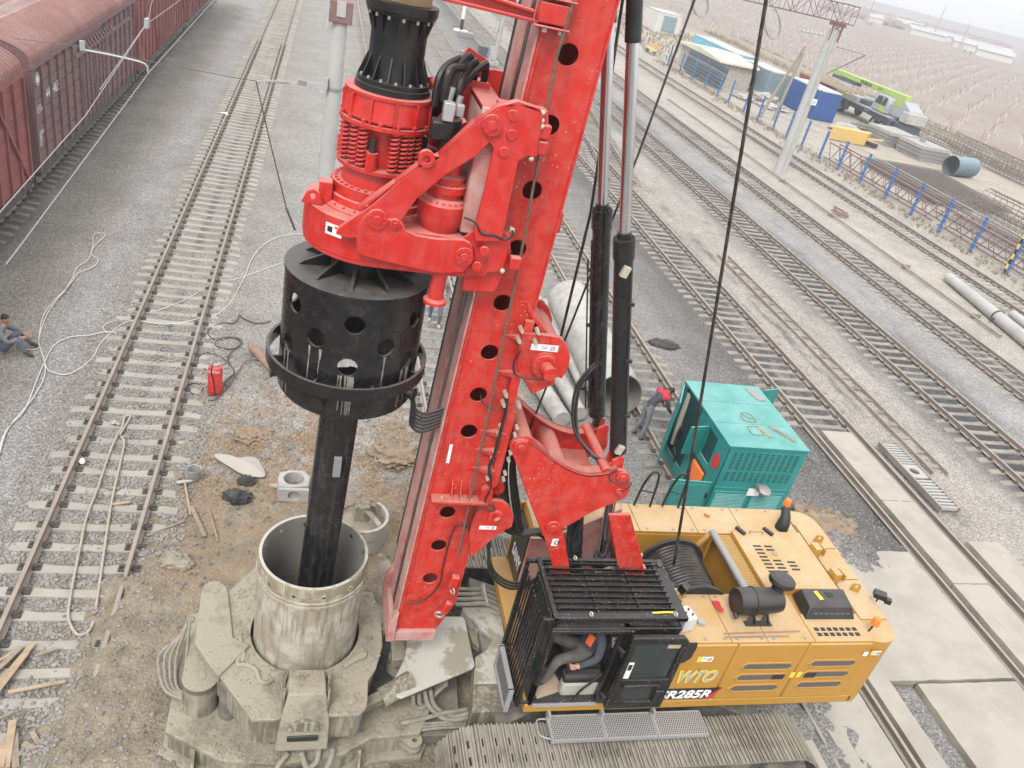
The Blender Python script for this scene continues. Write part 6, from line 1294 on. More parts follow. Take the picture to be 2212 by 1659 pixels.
b = MB(); c5 = bez([gtop(a, 2.213) for a in ((1210, 635), (1250, 630), (1330, 660), (1400, 740), (1300, 740), (1240, 715), (1215, 645), (1300, 690), (1360, 700))], 5); b.tube(c5, .008, 5); tag(b.build("tangled_wire", 'rust'), "tangle of rusty wire in the middle of the generator roof", "wire")
# ---------------------------------------------------------------- pipes and poles lying behind the mast
def hollow(name, A, Bp, r, th, mat, label, cat, group=None, matin=None, n=40):
    A = Vector(A); Bp = Vector(Bp); d_ = (Bp-A); L = d_.length; root = thing(name, label, cat, A, group)
    b = MB(); b.lathe([(r, 0), (r, L)], A, n, dirv=d_); b.build("outer_wall", mat, root); b = MB(); b.lathe([(r, 0), (r-th, 0), (r-th, L), (r, L)], A, n, dirv=d_); b.build("inner_wall", matin or mat, root); return root
hollow("steel_casing", (8.66, 17.4, .50), (8.75, 23.4, .50), .71, .03, 'white_paint', "big white casing tube lying behind the mast cylinders", "casing", matin='casing_in')
def solid(name, A, Bp, r0, r1, mat, label, cat, group=None, n=24):
    b = MB(); b.cyl(A, Bp, r0, r1, n); return tag(b.build(name, mat), label, cat, group)
P3 = (1200, 550, 800)
def pipe_px(name, a, c_, z, r0, r1, mat, label, cat, group=None):
    A, Bq = G(*q(P3, *a), z), G(*q(P3, *c_), z)
    if name == "white_pipe": A = A+(A-Bq)*1.6
    return solid(name, A, Bq, r0, r1, mat, label, cat, group)
pipe_px("concrete_pole", (350, 470), (540, 860), .1, .20, .22, 'pole_concrete', "long grey pole lying beside the mast, left of the white casing tube", "pole")
pipe_px("white_pipe", (560, 1120), (690, 1340), .05, .21, .21, 'white_paint', "white pipe lying below the big casing tube, rightmost of three", "pipe")
pipe_px("white_pipe", (590, 890), (700, 1130), .02, .16, .16, 'white_paint', "thin white pipe squeezed between the casing tube and the red winch", "pipe")
pipe_px("white_pipe", (440, 1180), (570, 1380), .05, .24, .24, 'white_paint', "stout white pipe ending behind the red luffing frame, leftmost of three", "pipe")
p = G(*q(P3, 640, 1268), .35); b = MB(); b.tube([p+Vector((.12*cos(t_)*(1+.2*sin(2*t_)), .05*sin(t_), .02)) for t_ in [2*pi*i/14 for i in range(14)]], .016, 6, closed=True); tag(b.build("lifting_clamp", 'galv'), "small galvanised shackle lying on a white pipe", "shackle")
# ---------------------------------------------------------------- small things left of the rig
gb = G(*q((0, 550, 800), 1485, 1190), -.22)
gc = thing("gas_cylinder", "red gas cylinder standing upright among black hoses by the track", "gas cylinder", (gb.x, gb.y, -.22))
b = MB(); b.lathe([(0, 0), (.15, 0), (.165, .03), (.168, .1), (.168, .66), (.15, .74), (.08, .79), (.04, .80)], (gb.x, gb.y, -.22), 32); b.build("body", 'gas_red', gc)
b = MB(); b.lathe([(0, .78), (.07, .79), (.06, .86), (0, .86)], (gb.x, gb.y, -.22), 16); b.lathe([(.06, .80), (.105, .80), (.105, .84), (.06, .84)], (gb.x, gb.y, -.22), 20, True); b.build("collar", 'white_paint', gc)
b = MB(); b.cyl((gb.x, gb.y, .6), (gb.x, gb.y, .72), .025, n=10); b.cyl((gb.x-.07, gb.y-.03, .66), (gb.x+.06, gb.y, .66), .02, n=8); b.build("valve", 'rust', gc)
text("ПРОПАН", .10, (gb.x-.14, gb.y-.165, .42), (1, 0, 0), (0, 0, 1), 'white_mark', "lettering", gc, sx=.6)
b = MB(); b.tube(bez([(gb.x-.06, gb.y-.06, .66), (gb.x-.08, gb.y-.16, .52), (gb.x-.02, gb.y-.19, .2), (gb.x+.02, gb.y-.2, -.1), (gb.x+.05, gb.y-.22, -.2)], 6), .014, 6); b.build("gas_hose", 'rope_dark', gc)
S1 = (0, 550, 800)
def gpath(R, pts, z=-.2, r=.012, n=6, nn_=8): return bez([G(*q(R, *a), z) for a in pts], nn_)
def cord(name, R, pts, r, mat, label, z=-.2, cat="hose", group=None): return tag(MB().tube(gpath(R, pts, z), r, 6).build(name, mat), label, cat, group)
cord("welding_hose", S1, [(1870, 700), (1780, 715), (1680, 680), (1655, 655), (1640, 690), (1600, 715), (1540, 710), (1450, 750), (1440, 790), (1500, 830), (1600, 810), (1660, 840), (1640, 880), (1560, 890), (1490, 865), (1500, 830), (1560, 810), (1640, 815), (1670, 850), (1590, 920), (1580, 980), (1620, 1050), (1560, 1110), (1530, 1180), (1440, 1215), (1330, 1200), (1295, 1150), (1330, 1130), (1430, 1140)], .016, 'hose', "black hose coiled on the gravel beside the red gas cylinder")
cord("welding_cable", S1, [(1790, 970), (1700, 975), (1640, 1060), (1600, 1120), (1560, 1170), (1480, 1245), (1400, 1230), (1400, 1170), (1470, 1140), (1560, 1120), (1620, 1060), (1590, 1000), (1530, 950), (1440, 920), (1380, 940), (1370, 990), (1430, 1040)], .011, 'hose', "thin dark cable looping round the foot of the red gas cylinder")
a = G(*q(S1, 1725, 860), -.1); c_ = G(*q(S1, 1900, 1050), -.1); ox = thing("oxygen_cylinder", "rusty brown gas cylinder lying on the gravel left of the drum", "gas cylinder", (a.x, a.y, -.22))
b = MB(); d_ = (c_-a).normalized(); L = 1.5; b.lathe([(0, .0), (.045, 0), (.05, .05), (.09, .12), (.11, .2), (.11, L), (0, L)], a, 24, dirv=d_); b.build("body", 'rust', ox)
b = MB(); b.cyl(a-d_*.08, a+d_*.02, .03, n=10); b.tube(bez([a-d_*.06, a-d_*.05+Vector((.1, .05, .06)), a+d_*.12+Vector((.14, .05, 0))], 5), .008, 5); b.build("valve", 'rust', ox)
WC = lambda nm, pts, lab, r=.0125: cord(nm, S1, pts, r, 'cable_white', lab, -.2, "cable")
WC("white_cable", [(180, 895), (230, 895), (265, 880), (270, 800), (300, 660), (370, 560), (450, 480), (500, 400), (530, 330), (610, 270), (640, 190), (650, 100), (720, 92), (725, 110), (660, 170), (630, 230), (675, 270), (670, 300), (620, 335), (540, 365), (500, 420), (450, 480)], "white cable doubled up on the gravel in front of the sitting man")
WC("white_cable", [(450, 485), (400, 540), (330, 640), (290, 740), (268, 830), (280, 890), (310, 990), (300, 1100), (220, 1240), (110, 1370), (40, 1470), (0, 1600), (-30, 1700)], "white cable running from the sitting man's feet off the left edge")
WC("white_cable", [(-20, 1640), (20, 1500), (70, 1420), (170, 1310), (260, 1090), (300, 1000), (370, 870), (480, 810), (620, 795), (710, 775), (790, 775), (800, 790)], "white cable crossing gravel in a wide loop toward the track")
WC("white_cable", [(310, 990), (340, 1040), (440, 1068), (530, 1040), (640, 950), (690, 860), (780, 765), (880, 705), (960, 700), (1150, 720), (1300, 700), (1420, 670), (1520, 640), (1600, 560), (1650, 470), (1700, 370), (1740, 270), (1800, 190), (1900, 125), (2020, 98), (2110, 98)], "white cable passing over the track toward the drill head")
WC("thin_white_cable", [(740, 780), (712, 740), (760, 705), (860, 680), (950, 605), (990, 610), (1060, 630), (1160, 600), (1300, 540), (1400, 480), (1490, 420), (1600, 415), (1720, 380), (1850, 330), (2000, 280)], "thin white cable draped over both rails behind the drum", .01)
# rope sling between the rails
SL = (0, 1000, 480)
def slz(pts): return bez([G(*q(SL, *a), -.16) for a in pts], 8)
b = MB(); b.tube(slz([(1380, 400), (1440, 300), (1500, 190), (1440, 185), (1420, 260), (1390, 340), (1340, 420), (1250, 640), (1130, 1000), (1000, 1340), (930, 1659), (860, 2000), (800, 2330), (790, 2520), (870, 2680), (960, 2700), (1060, 2600), (1120, 2300), (1210, 1659), (1290, 1150), (1380, 750), (1430, 490), (1395, 420)]), .022, 8); tag(b.build("rope_sling", 'sling'), "long grey rope sling looped between the rails at lower left", "rope sling")
p = G(*q(SL, 1320, 255), -.15); b = MB(); b.rock(p, .09, .5); b.rock(p+Vector((.08, -.05, 0)), .05, .5); tag(b.build("work_glove", 'cloth', smooth=60), "pale work glove dropped beside the rope sling", "glove")
p = G(*q(SL, 945, 705), -.12); b = MB(); b.rock(p, .09, .9); b.rock(p+Vector((.02, -.06, .02)), .06, .8); tag(b.build("paper_scrap", 'white_mark', smooth=0), "crumpled white paper against the left rail", "paper")
p = G(*q(SL, 1390, 1190), -.18); tag(MB().obox(p, (.17, .03, .015), rz=.3).build("wood_chip", 'wood_new'), "short fresh wood chip between the rails under the sling", "wood chip")
p = G(*q(SL, 1290, 1015), -.2); b = MB(); b.prism([(p.x-.14, p.y-.02), (p.x-.05, p.y+.05), (p.x+.16, p.y+.03), (p.x+.12, p.y-.06), (p.x, p.y-.03)], 'z', -.2, -.185); tag(b.build("bark_piece", 'wood_old'), "flat brown bark-like scrap lying on ballast inside the sling", "scrap")
# bucket, hammer, stakes
p = G(*q(E2, 235, 265), -.2); bk = thing("bucket", "grey metal bucket standing on the dirt beside the hammer", "bucket", (p.x, p.y, -.22))
b = MB(); b.lathe([(0, 0), (.10, 0), (.145, .25), (.152, .255), (.138, .25), (.095, .02), (0, .02)], (p.x, p.y, -.2), 28); b.build("body", 'galv', bk)
MB().tube([(p.x+.145*cos(t_), p.y-.03+.1*sin(t_), .06+.0*t_) for t_ in [pi+pi*i/12 for i in range(13)]], .006, 5).build("handle", 'steel', bk)
h0 = G(*q(E2, 170, 288), -.1); h1 = G(*q(E2, 212, 520), -.19); hm = thing("sledgehammer", "sledgehammer with pale wooden handle lying by the bucket", "hammer", (h0.x, h0.y, -.2))
MB().cyl(h0, h1, .021, .024, n=10).build("handle", 'wood_new', hm); d_ = (h1-h0).normalized(); s_ = Vector((-d_.y, d_.x, 0)); b = MB(); b.tube([h0-s_*.16, h0-s_*.1, h0+s_*.06, h0+s_*.15], [.018, .035, .035, .02], 8); b.build("head", 'white_paint', hm)
def onground(p, up=.03): return Vector((p.x, p.y, gh(p.x, p.y)+up))
def stake(a, c_, w_, mat, lab, R=E2, z=-.17, t_=.03): tag(MB().beam(onground(G(*q(R, *a), z)), onground(G(*q(R, *c_), z)), w_, t_).build("wooden_stake", mat, bevel=.004), lab, "stake")
stake((215, 455), (310, 680), .08, 'wood_old', "broken grey wooden stake below the hammer handle")
stake((335, 490), (400, 705), .03, 'wood_old', "thin dark stick lying right of the broken stake")
stake((-90, 660), (160, 555), .04, 'wood_old', "dark crooked stick reaching to the right rail", t_=.04)
# white cloth
cl = MB(); pts = [(350, 100), (420, 90), (520, 130), (620, 115), (665, 120), (690, 150), (745, 250), (700, 268), (560, 240), (500, 200), (420, 150)]
P_ = [G(*q(E2, *a), -.17) for a in pts]; c_ = sum(P_, Vector())/len(P_); vs = [c_+Vector((0, 0, .12))]; ring1 = [c_+(p-c_)*.55+Vector((0, 0, .09+.06*sin(i*2.3))) for i, p in enumerate(P_)]
vs += ring1 + [p+Vector((0, 0, .01+.02*sin(i*3.1))) for i, p in enumerate(P_)]; n_ = len(P_)
cl.add(vs, [(0, 1+i, 1+(i+1) % n_) for i in range(n_)] + [(1+i, 1+n_+i, 1+n_+(i+1) % n_, 1+(i+1) % n_) for i in range(n_)]); o = cl.build("cloth_sheet", 'cloth', smooth=0); md = o.modifiers.new("s", 'SUBSURF'); md.levels = 2; md.render_levels = 2
tag(o, "crumpled off-white sheet lying on the dirt above the tar lumps", "sheet")
def lump(name, a, rx, ry, rz_, mat, label, cat, R=E2, z=-.15, sub=3, amp=.25, fr=3.0):
    c_ = G(*q(R, *a), z)
    if R is E2: c_.z = gh(c_.x, c_.y)+rz_*.3
    bm = bmesh.new(); bmesh.ops.create_icosphere(bm, subdivisions=sub+1, radius=1)
    for v in bm.verts:
        k = 1+amp*noise.noise(v.co*fr+Vector((a[0], 0, 0)))+amp*.5*noise.noise(v.co*fr*2.7); v.co = Vector((v.co.x*rx*k, v.co.y*ry*k, v.co.z*rz_*k))+c_
    me = bpy.data.meshes.new(name); bm.to_mesh(me); bm.free(); me.shade_smooth(); me.materials.append(MAT[mat]); o = bpy.data.objects.new(name, me); COL.objects.link(o); return tag(o, label, cat)
lump("tar_lump", (530, 390), .27, .2, .14, 'tar', "large black tar lump beside the grey concrete fitting", "tar lump", amp=.4, fr=5)
lump("tar_lump", (600, 265), .18, .13, .1, 'tar', "small black tar lump just under the off-white sheet", "tar lump", amp=.4, fr=5)
lump("clay_lump", (100, 880), .26, .2, .17, 'wet_mud', "wet brown clay lump left of the casing rotator", "clay", amp=.35, fr=3.5)
lump("clay_lump", (170, 930), .16, .12, .1, 'wet_mud', "smaller clay clod touching the wet clay lump's lower right", "clay", amp=.35, fr=3.5)
# steel fitting with two round bores
fx = thing("pipe_fitting", "pale grey fitting with two round bores beside the kelly bar", "fitting", (*G(*q(E2, 920, 400), -.2)[:2], -.2))
c0 = G(*q(E2, 925, 275), .1); b = MB()
outl_ = [(c0.x-.33, c0.y-.0), (c0.x-.3, c0.y+.2), (c0.x-.1, c0.y+.3), (c0.x+.2, c0.y+.3), (c0.x+.34, c0.y+.1), (c0.x+.3, c0.y-.2), (c0.x, c0.y-.26), (c0.x-.3, c0.y-.25)]
b.plate(outl_, [circ(c0.x, c0.y+.03, .21, 26)], 'z', -.22, .12); b.build("body", 'concrete', fx, bevel=.015)
b = MB(); b.plate([(c0.x-.3, -.22), (c0.x+.32, -.22), (c0.x+.32, .1), (c0.x-.3, .1)], [circ(c0.x+.02, -.06, .12, 22)], 'y', c0.y-.34, c0.y-.26); b.build("side_flange", 'concrete', fx, bevel=.01)
MB().prism([(c0.x-.5, c0.y+.0), (c0.x-.3, c0.y+.06), (c0.x-.28, c0.y-.08)], 'z', -.1, -.06).build("pointed_tab", 'concrete', fx)
# drilling bucket standing behind the casing
dp = G(*q(E2, 1330, 470), .9); db_ = thing("drilling_bucket", "mud-grey drilling bucket standing behind the casing tube", "drilling bucket", (1.55, 12.1, -.1))
bx_, by_ = 1.5, 12.0
b = MB(); b.lathe([(.50, -.15), (.50, .35), (.52, .36), (.52, .46), (.49, .48)], (bx_, by_, 0), 44); b.build("body", 'mud_pale', db_)
b = MB(); b.lathe([(.50, .36), (.30, .42), (0, .44)], (bx_, by_, 0), 36); b.build("soil_fill", 'soil', db_)
b = MB(); b.lathe([(.46, .46), (.52, .46), (.52, .62), (.46, .62)], (bx_, by_, 0), 40, True, a0=-2.2, a1=.9); b.build("lid_rim", 'mud_pale', db_)
b = MB(); b.box(bx_-.16, bx_+.14, by_-.0, by_+.3, .4, .8); b.build("kelly_socket", 'mud_side', db_, bevel=.03)
b = MB(); b.beam((bx_+.0, by_+.1, .75), (bx_+.35, by_-.2, .52), .1, .06); b.build("lid_lever", 'mud_pale', db_, bevel=.015)
# splintered boards bottom left
for i, (a, c_, w_, m_) in enumerate((((-40, 1120), (230, 800), .09, 'wood_new'), ((-60, 1020), (150, 820), .08, 'wood_old'), ((-70, 1200), (190, 860), .07, 'wood_new'), ((55, 1135), (455, 1060), .06, 'wood_new'), ((-60, 950), (110, 850), .06, 'wood_new'), ((40, 1659), (90, 1330), .1, 'wood_new'), ((110, 1659), (100, 1400), .09, 'wood_old'), ((0, 1659), (30, 1470), .1, 'wood_new'), ((160, 1490), (290, 1560), .09, 'wood_old'), ((220, 1410), (290, 1530), .07, 'wood_old'), ((240, 885), (400, 830), .05, 'wood_old'), ((-30, 1330), (100, 1270), .035, 'wood_old'))):
    tag(MB().beam(G(*q(B0, *a), -.12+.012*(i % 4)), G(*q(B0, *c_), -.15+.02*(i % 3)), w_, .03).build("broken_board", m_, bevel=.004), "%s board at lower left, %s" % ("pale splintered" if m_ == 'wood_new' else "weathered grey", ("longest and topmost of the heap on the rails", "second in the heap at the left edge", "under the longest one of the heap", "lying alone across a sleeper", "short one at the left edge above the heap", "upright one at the bottom edge by the rail", "beside the upright one at the bottom edge", "at the very bottom left corner", "short and thick, lying flat near the bottom", "short one leaning on the thick one", "thin one right of the heap", "thin stick at the left edge")[i]), "board", "broken boards at the lower left")
# perforated steel frame at the far right
lf_ = thing("steel_ladder_frame", "flat ladder-like steel frame with a round hole lying beyond the crossing slabs", "steel frame", (17.6, 15.4, -.1))
y0_, y1_ = 13.75, 16.75; b = MB(); b.box(17.12, 17.17, y0_, y1_, -.14, .02); b.build("side_bar", 'rail_old', lf_); MB().box(17.74, 17.79, y0_, y1_, -.14, .02).build("side_bar", 'rail_old', lf_)
for i in range(8): MB().box(17.17, 17.74, 15.75+i*.125, 15.8+i*.125, -.1, .0).build("rung", 'pole_concrete', lf_)
for i in range(9): MB().box(17.17, 17.74, 13.8+i*.14, 13.86+i*.14, -.1, .0).build("rung", 'pole_concrete', lf_)
b = MB(); b.plate([(17.17, 15.1), (17.74, 15.1), (17.74, 15.7), (17.17, 15.7)], [circ(17.45, 15.4, .15, 22)], 'z', -.06, -.01); b.build("hole_plate", 'pole_concrete', lf_)
lp = thing("lying_pole", "long concrete pole lying on the ground at the right edge, black strap round it", "pole", (31.9, 32.6, 0)); b = MB(); b.cyl((31.9, 32.4, .02), (30.3, 23.2, .05), .24, .31, n=28); b.build("shaft", 'pole_concrete', lp)
b = MB(); b.lathe([(.30, -.03), (.32, -.03), (.32, .03), (.30, .03)], (31.1, 27.8, .04), 20, True, dirv=(1.6, 9.2, 0)); b.beam((31.4, 27.9, .25), (30.6, 27.6, -.1), .06, .06); b.build("strap", 'rope_dark', lp)
b = MB(); b.obox((30.72, 25.75, .31), (.13, .18, .01), rz=.2); b.build("paper_label", 'white_mark', lp)
b = MB(); b.cyl((32.6, 28.5, .0), (31.6, 22.4, .02), .2, .22, n=24); tag(b.build("lying_pole", 'pole_concrete'), "second concrete pole lying behind the strapped one at the right edge", "pole")
tri = thing("red_trestle", "small rusty red trestle frame lying beside the ground pipe", "trestle", (31.0, 43, -.2))
for i, (a, c_) in enumerate((((880, 345), (1000, 385)), ((900, 320), (990, 370)), ((900, 330), (940, 375)), ((960, 350), (985, 390)), ((890, 365), (1000, 390)))): MB().beam(G(*q((1760, 400, 800), *a), -.05), G(*q((1760, 400, 800), *c_), -.1), .09, .09).build("bar", 'lattice_red', tri)
lump("coal_pile", (1270, 860), .55, .32, .1, 'tar', "small black coal heap on gravel above the generator", "coal", R=P3, z=-.22, amp=.4)
# worn winch gloves and tools on the rig deck
p = G(*q(D4, 660, 950), 2.83); b = MB()
for k in range(4): b.tube([p+Vector((-.03+.02*k, .02, 0)), p+Vector((-.05+.03*k, .1, .02)), p+Vector((-.06+.03*k, .16, .01))], .013, 6)
b.ball(p+Vector((.01, 0, .01)), (.05, .06, .02)); tag(b.build("red_glove", 'red_cloth', smooth=60), "red work gloves lying on the rig's yellow deck by the filter", "gloves")
a = G(*q(D4, 690, 1115), 2.82); c_ = G(*q(D4, 1215, 1100), 2.82); tag(MB().cyl(a, c_, .01, n=6).build("pry_bar", 'rust'), "long thin rusty rod on the yellow deck edge, farther one", "rod"); a.y -= .07; c_.y -= .09; c_.x -= .25; tag(MB().cyl(a, c_, .011, n=6).build("pry_bar", 'rust'), "rusty rod with forked ends on the yellow deck edge, nearer one", "rod")

p = G(*q((400, 0, 480), 740, 1300), .02); b = MB(); b.obox(p, (.16, .07, .02), rz=.3); b.obox(p+Vector((.12, -.05, -.03)), (.08, .06, .02), rz=.3, ry=.5); tag(b.build("rail_cloth", 'white_mark', bevel=.01), "white rag folded over the left rail far up the track", "rag")

lump("dirt_heap", (1330, 400), 1.05, .75, .34, 'soil_brown', "brown earth heap between the generator and the yellow rig's rear", "earth heap", R=D4, z=-.15, amp=.45, fr=3.5, sub=4)
lump("dirt_heap", (1330, 330), .7, .5, .22, 'soil_brown', "lower spread of earth behind the brown heap, nearer the generator", "earth heap", R=D4, z=-.2, amp=.45, fr=3.5, sub=4)
lump("clod_heap", (1630, 130), .55, .4, .16, 'soil_brown', "brown earth clods beyond the drilling bucket, left of the mast", "earth heap", z=-.2, amp=.5, fr=4, sub=4)
lump("clod_heap", (640, -40), .4, .3, .12, 'soil_brown', "brown earth patch right above the off-white sheet", "earth heap", z=-.2, amp=.5, fr=4, sub=4)
# ---------------------------------------------------------------- goods wagons
def wagon(label, y0, y1, style, wall, nums=None):
    xc, hw, zf, ze = -9.95, 1.60, 1.12, 4.30
    root = thing("boxcar", label, "boxcar", (xc, (y0+y1)/2, 0), "boxcars standing on the left track")
    b = MB(); b.box(xc-hw+.06, xc+hw-.06, y0+.06, y1-.06, zf, ze); b.build("body", wall, root)
    arch = []; na = 14
    for i in range(na+1): a = pi*i/na; arch.append((xc+(hw+.02)*cos(a), ze+.02+.72*sin(a)**.85 if 0 < i < na else ze+.0))
    # corrugated arched roof
    st_ = []; yy = y0-.05; k = 0
    while yy <= y1-.2: st_ += [(yy, 0), (yy+.14, 0), (yy+.155, .055), (yy+.215, .055)]; yy += .235
    vs = []
    for yv, h in st_: vs += [(x+(x-xc)*h*.4, yv, z+h) for x, z in arch]
    n_ = na+1; fs = [(j*n_+i, j*n_+i+1, (j+1)*n_+i+1, (j+1)*n_+i) for j in range(len(st_)-1) for i in range(na)]
    b = MB(); b.add(vs, fs); rf = b.build("roof", 'wagon_roof', root, smooth=0, recalc=False)
    for s in (-1, 1): MB().box(xc+s*(hw+.0)-.05, xc+s*(hw+.0)+.06, y0-.05, y1+.05, ze-.12, ze+.03).build("eave_rail", wall, root)
    for yv in (y0, y1):
        b = MB(); b.prism([(xc-hw, zf-.1), (xc+hw, zf-.1), (xc+hw, ze)]+arch[1:-1]+[(xc-hw, ze)], 'y', yv-.02, yv+.04); b.build("end_wall", wall, root)
    ym = (y0+y1)/2; dw = 1.95
    npost = 6; ys = [y0+.04+(ym-dw-y0-.04)*i/npost for i in range(npost+1)]; ys += [2*ym-v for v in ys]
    X_ = xc+hw
    for v in ys: MB().box(X_-.06, X_+.05, v-.05, v+.05, zf-.05, ze-.1).build("side_post", wall, root)
    if style == 'metal':
        nb = 7
        for i in range(nb):
            z = zf+.1+(ze-zf-.35)*i/nb
            for (a, c_) in ((y0+.05, ym-dw), (ym+dw, y1-.05)): MB().box(X_-.06, X_-.02, a, c_, z, z+.36).build("wall_plank", wall, root, bevel=.015)
        MB().box(X_-.0, X_+.09, y0+4.6, y1-1.0, 3.62, 3.74).build("door_track", wall, root)
        for i in range(11): v = ym-dw+.3+i*.42; MB().prism([(X_, 3.74), (X_+.16, 3.74), (X_, 4.0)], 'y', v, v+.14).build("track_bracket", wall, root)
    else:
        nb = 15
        for i in range(nb):
            z = zf+.05+(ze-zf-.2)*i/nb
            for (a, c_) in ((y0+.05, ym-dw), (ym+dw, y1-.05)): MB().box(X_-.06, X_-.025, a, c_, z+.006, z+(ze-zf-.2)/nb-.006).build("wall_plank", wall, root)
        for (a, c_) in ((y0+.3, y0+2.6), (ym-dw-.2, ym-dw-2.3), (ym+dw+.2, ym+dw+2.3), (y1-.3, y1-2.6)):
            MB().beam((X_+.02, a, zf), (X_+.02, c_, ze-.15), .09, .1, (1, 0, 0)).build("diagonal_brace", wall, root)
    for d_ in (-1, 1):
        o = MB().box(X_-.03, X_+.0, min(ym, ym+d_*dw), max(ym, ym+d_*dw), zf+.02, 3.6 if style == 'metal' else ze-.2).build("sliding_door", wall, root)
        zt_ = 3.55 if style == 'metal' else ze-.25
        for i in range(4): v = ym+d_*(.12+i*.56); MB().box(X_, X_+.07, v-.045, v+.045, zf+.05, zt_).build("door_post", wall, o)
        nrow = 20
        for i in range(nrow): z = zf+.12+(zt_-zf-.2)*i/nrow; MB().box(X_, X_+.03, min(ym, ym+d_*dw)+.04, max(ym, ym+d_*dw)-.04, z, z+(zt_-zf)/nrow*.55).build("door_slat", wall, o)
    MB().box(xc-hw+.1, xc+hw-.0, y0+.1, y1-.1, zf-.28, zf).build("sole_frame", 'underframe', root)
    for yb in (y0+2.6, y1-2.6):
        b = MB(); b.prism([(yb-1.2, .62), (yb-.5, .62), (yb-.3, .38), (yb+.3, .38), (yb+.5, .62), (yb+1.2, .62), (yb+.9, .85), (yb-.9, .85)], 'x', xc+.95, xc+1.12); bg_ = b.build("bogie", 'underframe', root)
        for e in (-.92, .92):
            b = MB(); b.lathe([(.1, -.07), (.44, -.07), (.475, -.05), (.5, .06), (.44, .07), (.1, .07)], (xc+.80, yb+e, .475), 28, True, dirv=(1, 0, 0)); b.cyl((xc-.8, yb+e, .475), (xc+1.0, yb+e, .475), .09, n=12); b.build("wheel", 'underframe', bg_)
        for e in (-.15, 0, .15): MB().tube([(xc+1.04+.07*cos(t_), yb+e+.07*sin(t_), .42+.3*t_/(10*pi)) for t_ in [i*.7 for i in range(46)]], .016, 5).build("bogie_spring", 'underframe', bg_)
    for yv, s in ((y0, -1), (y1, 1)):
        b = MB(); b.box(xc-.13, xc+.13, min(yv, yv+s*.5), max(yv, yv+s*.5), .9, 1.15); b.build("coupler", 'underframe', root)
        for dx_ in (-1, 1): MB().box(xc+dx_*1.45-.03, xc+dx_*1.45+.03, min(yv, yv+s*.06), max(yv, yv+s*.06), .5, 1.1).build("step_iron", 'underframe', root)
    if style == 'metal':
        for i in range(4): MB().obox((xc+.0+i*.16-.3, y0+3.4+i*.05, 5.05), (.07, 3.1, .02)).build("roof_board", 'concrete', rf)
        for v in (y0+1.0, y0+3.4, y0+5.6): MB().box(xc-.42, xc+.32, v-.04, v+.04, 5.0, 5.03).build("board_bearer", 'concrete', rf)
    if nums:
        text(nums, .46, (X_-.005, y0+1.3, 3.02), (0, 1, 0), (0, 0, 1), 'white_mark', "number_lettering", root, sx=.95)
        b = MB(); b.lathe([(.17, -.004), (.19, -.004), (.19, .004), (.17, .004)], (X_+.002, y0+.58, 3.8), 24, True, dirv=(1, 0, 0)); b.lathe([(0, .0), (.13, .0)], (X_+.003, y0+.58, 3.8), 6, dirv=(1, 0, 0)); b.build("round_emblem", 'white_mark', root, smooth=0)
        for i, (w_, z) in enumerate(((.55, 2.9), (.5, 2.78), (.38, 2.1), (.42, 1.98), (.36, 1.86), (.3, 1.74))): text(("22-77", "43 ТОНН", "ДЕПО", "68 т", "25.3", "03")[i], .16, (X_+.052 if False else X_-.01, y0+.35, z), (0, 1, 0), (0, 0, 1), 'white_mark', "small_lettering", root)
    return root
wagon("reddish planked boxcar cut by the left edge of the picture", 12.0, 26.6, 'wood', 'wagon_red')
wagon("dark maroon boxcar lettered 443 465 with pale roof boards", 27.35, 42.0, 'metal', 'wagon_dark', "443 465")
wagon("red boxcar with diagonal braces, coupled just past the dark one", 42.85, 57.5, 'wood', 'wagon_red')
wagon("far red boxcar at the top edge, last clearly seen of the row", 58.35, 73.0, 'wood', 'wagon_red')
# ---------------------------------------------------------------- poles and overhead line
def pole(label, x, y, h, r0, r1, twin=False, cap=None):
    root = thing("concrete_pole", label, "pole", (x, y, -.25))
    b = MB(); b.cyl((x, y, -.3), (x, y, h), r0, r1, n=28); b.build("shaft", 'pole_concrete', root, bevel=.0)
    if twin: b = MB(); b.cyl((x+.36, y+.05, -.3), (x+.30, y+.05, h), r0*.92, r1*.92, n=28); b.build("shaft", 'pole_concrete', root)
    return root
lp1 = pole("pale concrete pole standing just left of the red drill head", .52, 27.9, 7.15, .29, .235)
b = MB(); b.box(.52-.36, .52+.36, 27.6, 28.2, 7.1, 7.75); b.build("head_bracket", 'lattice_red', lp1, bevel=.02); MB().box(.38, .66, 27.57, 27.6, 7.3, 7.75).build("bracket_plate", 'pole_concrete', lp1)
MB().lathe([(.265, 5.02), (.285, 5.02), (.285, 5.1), (.265, 5.1)], (.52, 27.9, 0), 24, True).build("clamp_band", 'steel', lp1); MB().box(.2, .3, 27.6, 27.75, 5.0, 5.4).build("clamp_lug", 'white_paint', lp1)
lp2 = pole("farther concrete pole, half hidden behind the nearer one", .37, 73.8, 9.0, .3, .22)
MB().tube([(.1, 73.6, 3), (.0, 73.5, 9)], .04, 6).build("drain_pipe", 'blue_paint', lp2)
rp = pole("tall twin concrete pole numbered 51 beyond the tracks on the right", 31.05, 49.7, 9.1, .29, .21, twin=True)
b = MB(); pz = PY(*q((1960, 0, 600), 270, 940), 49.4); MB().box(pz.x-.18, pz.x+.2, 49.3, 49.34, pz.z-.18, pz.z+.2).build("number_plate", 'white_mark', rp); text("51", .3, (pz.x-.14, 49.29, pz.z-.1), (1, 0, 0), (0, 0, 1), 'decal_black', "plate_lettering", rp)
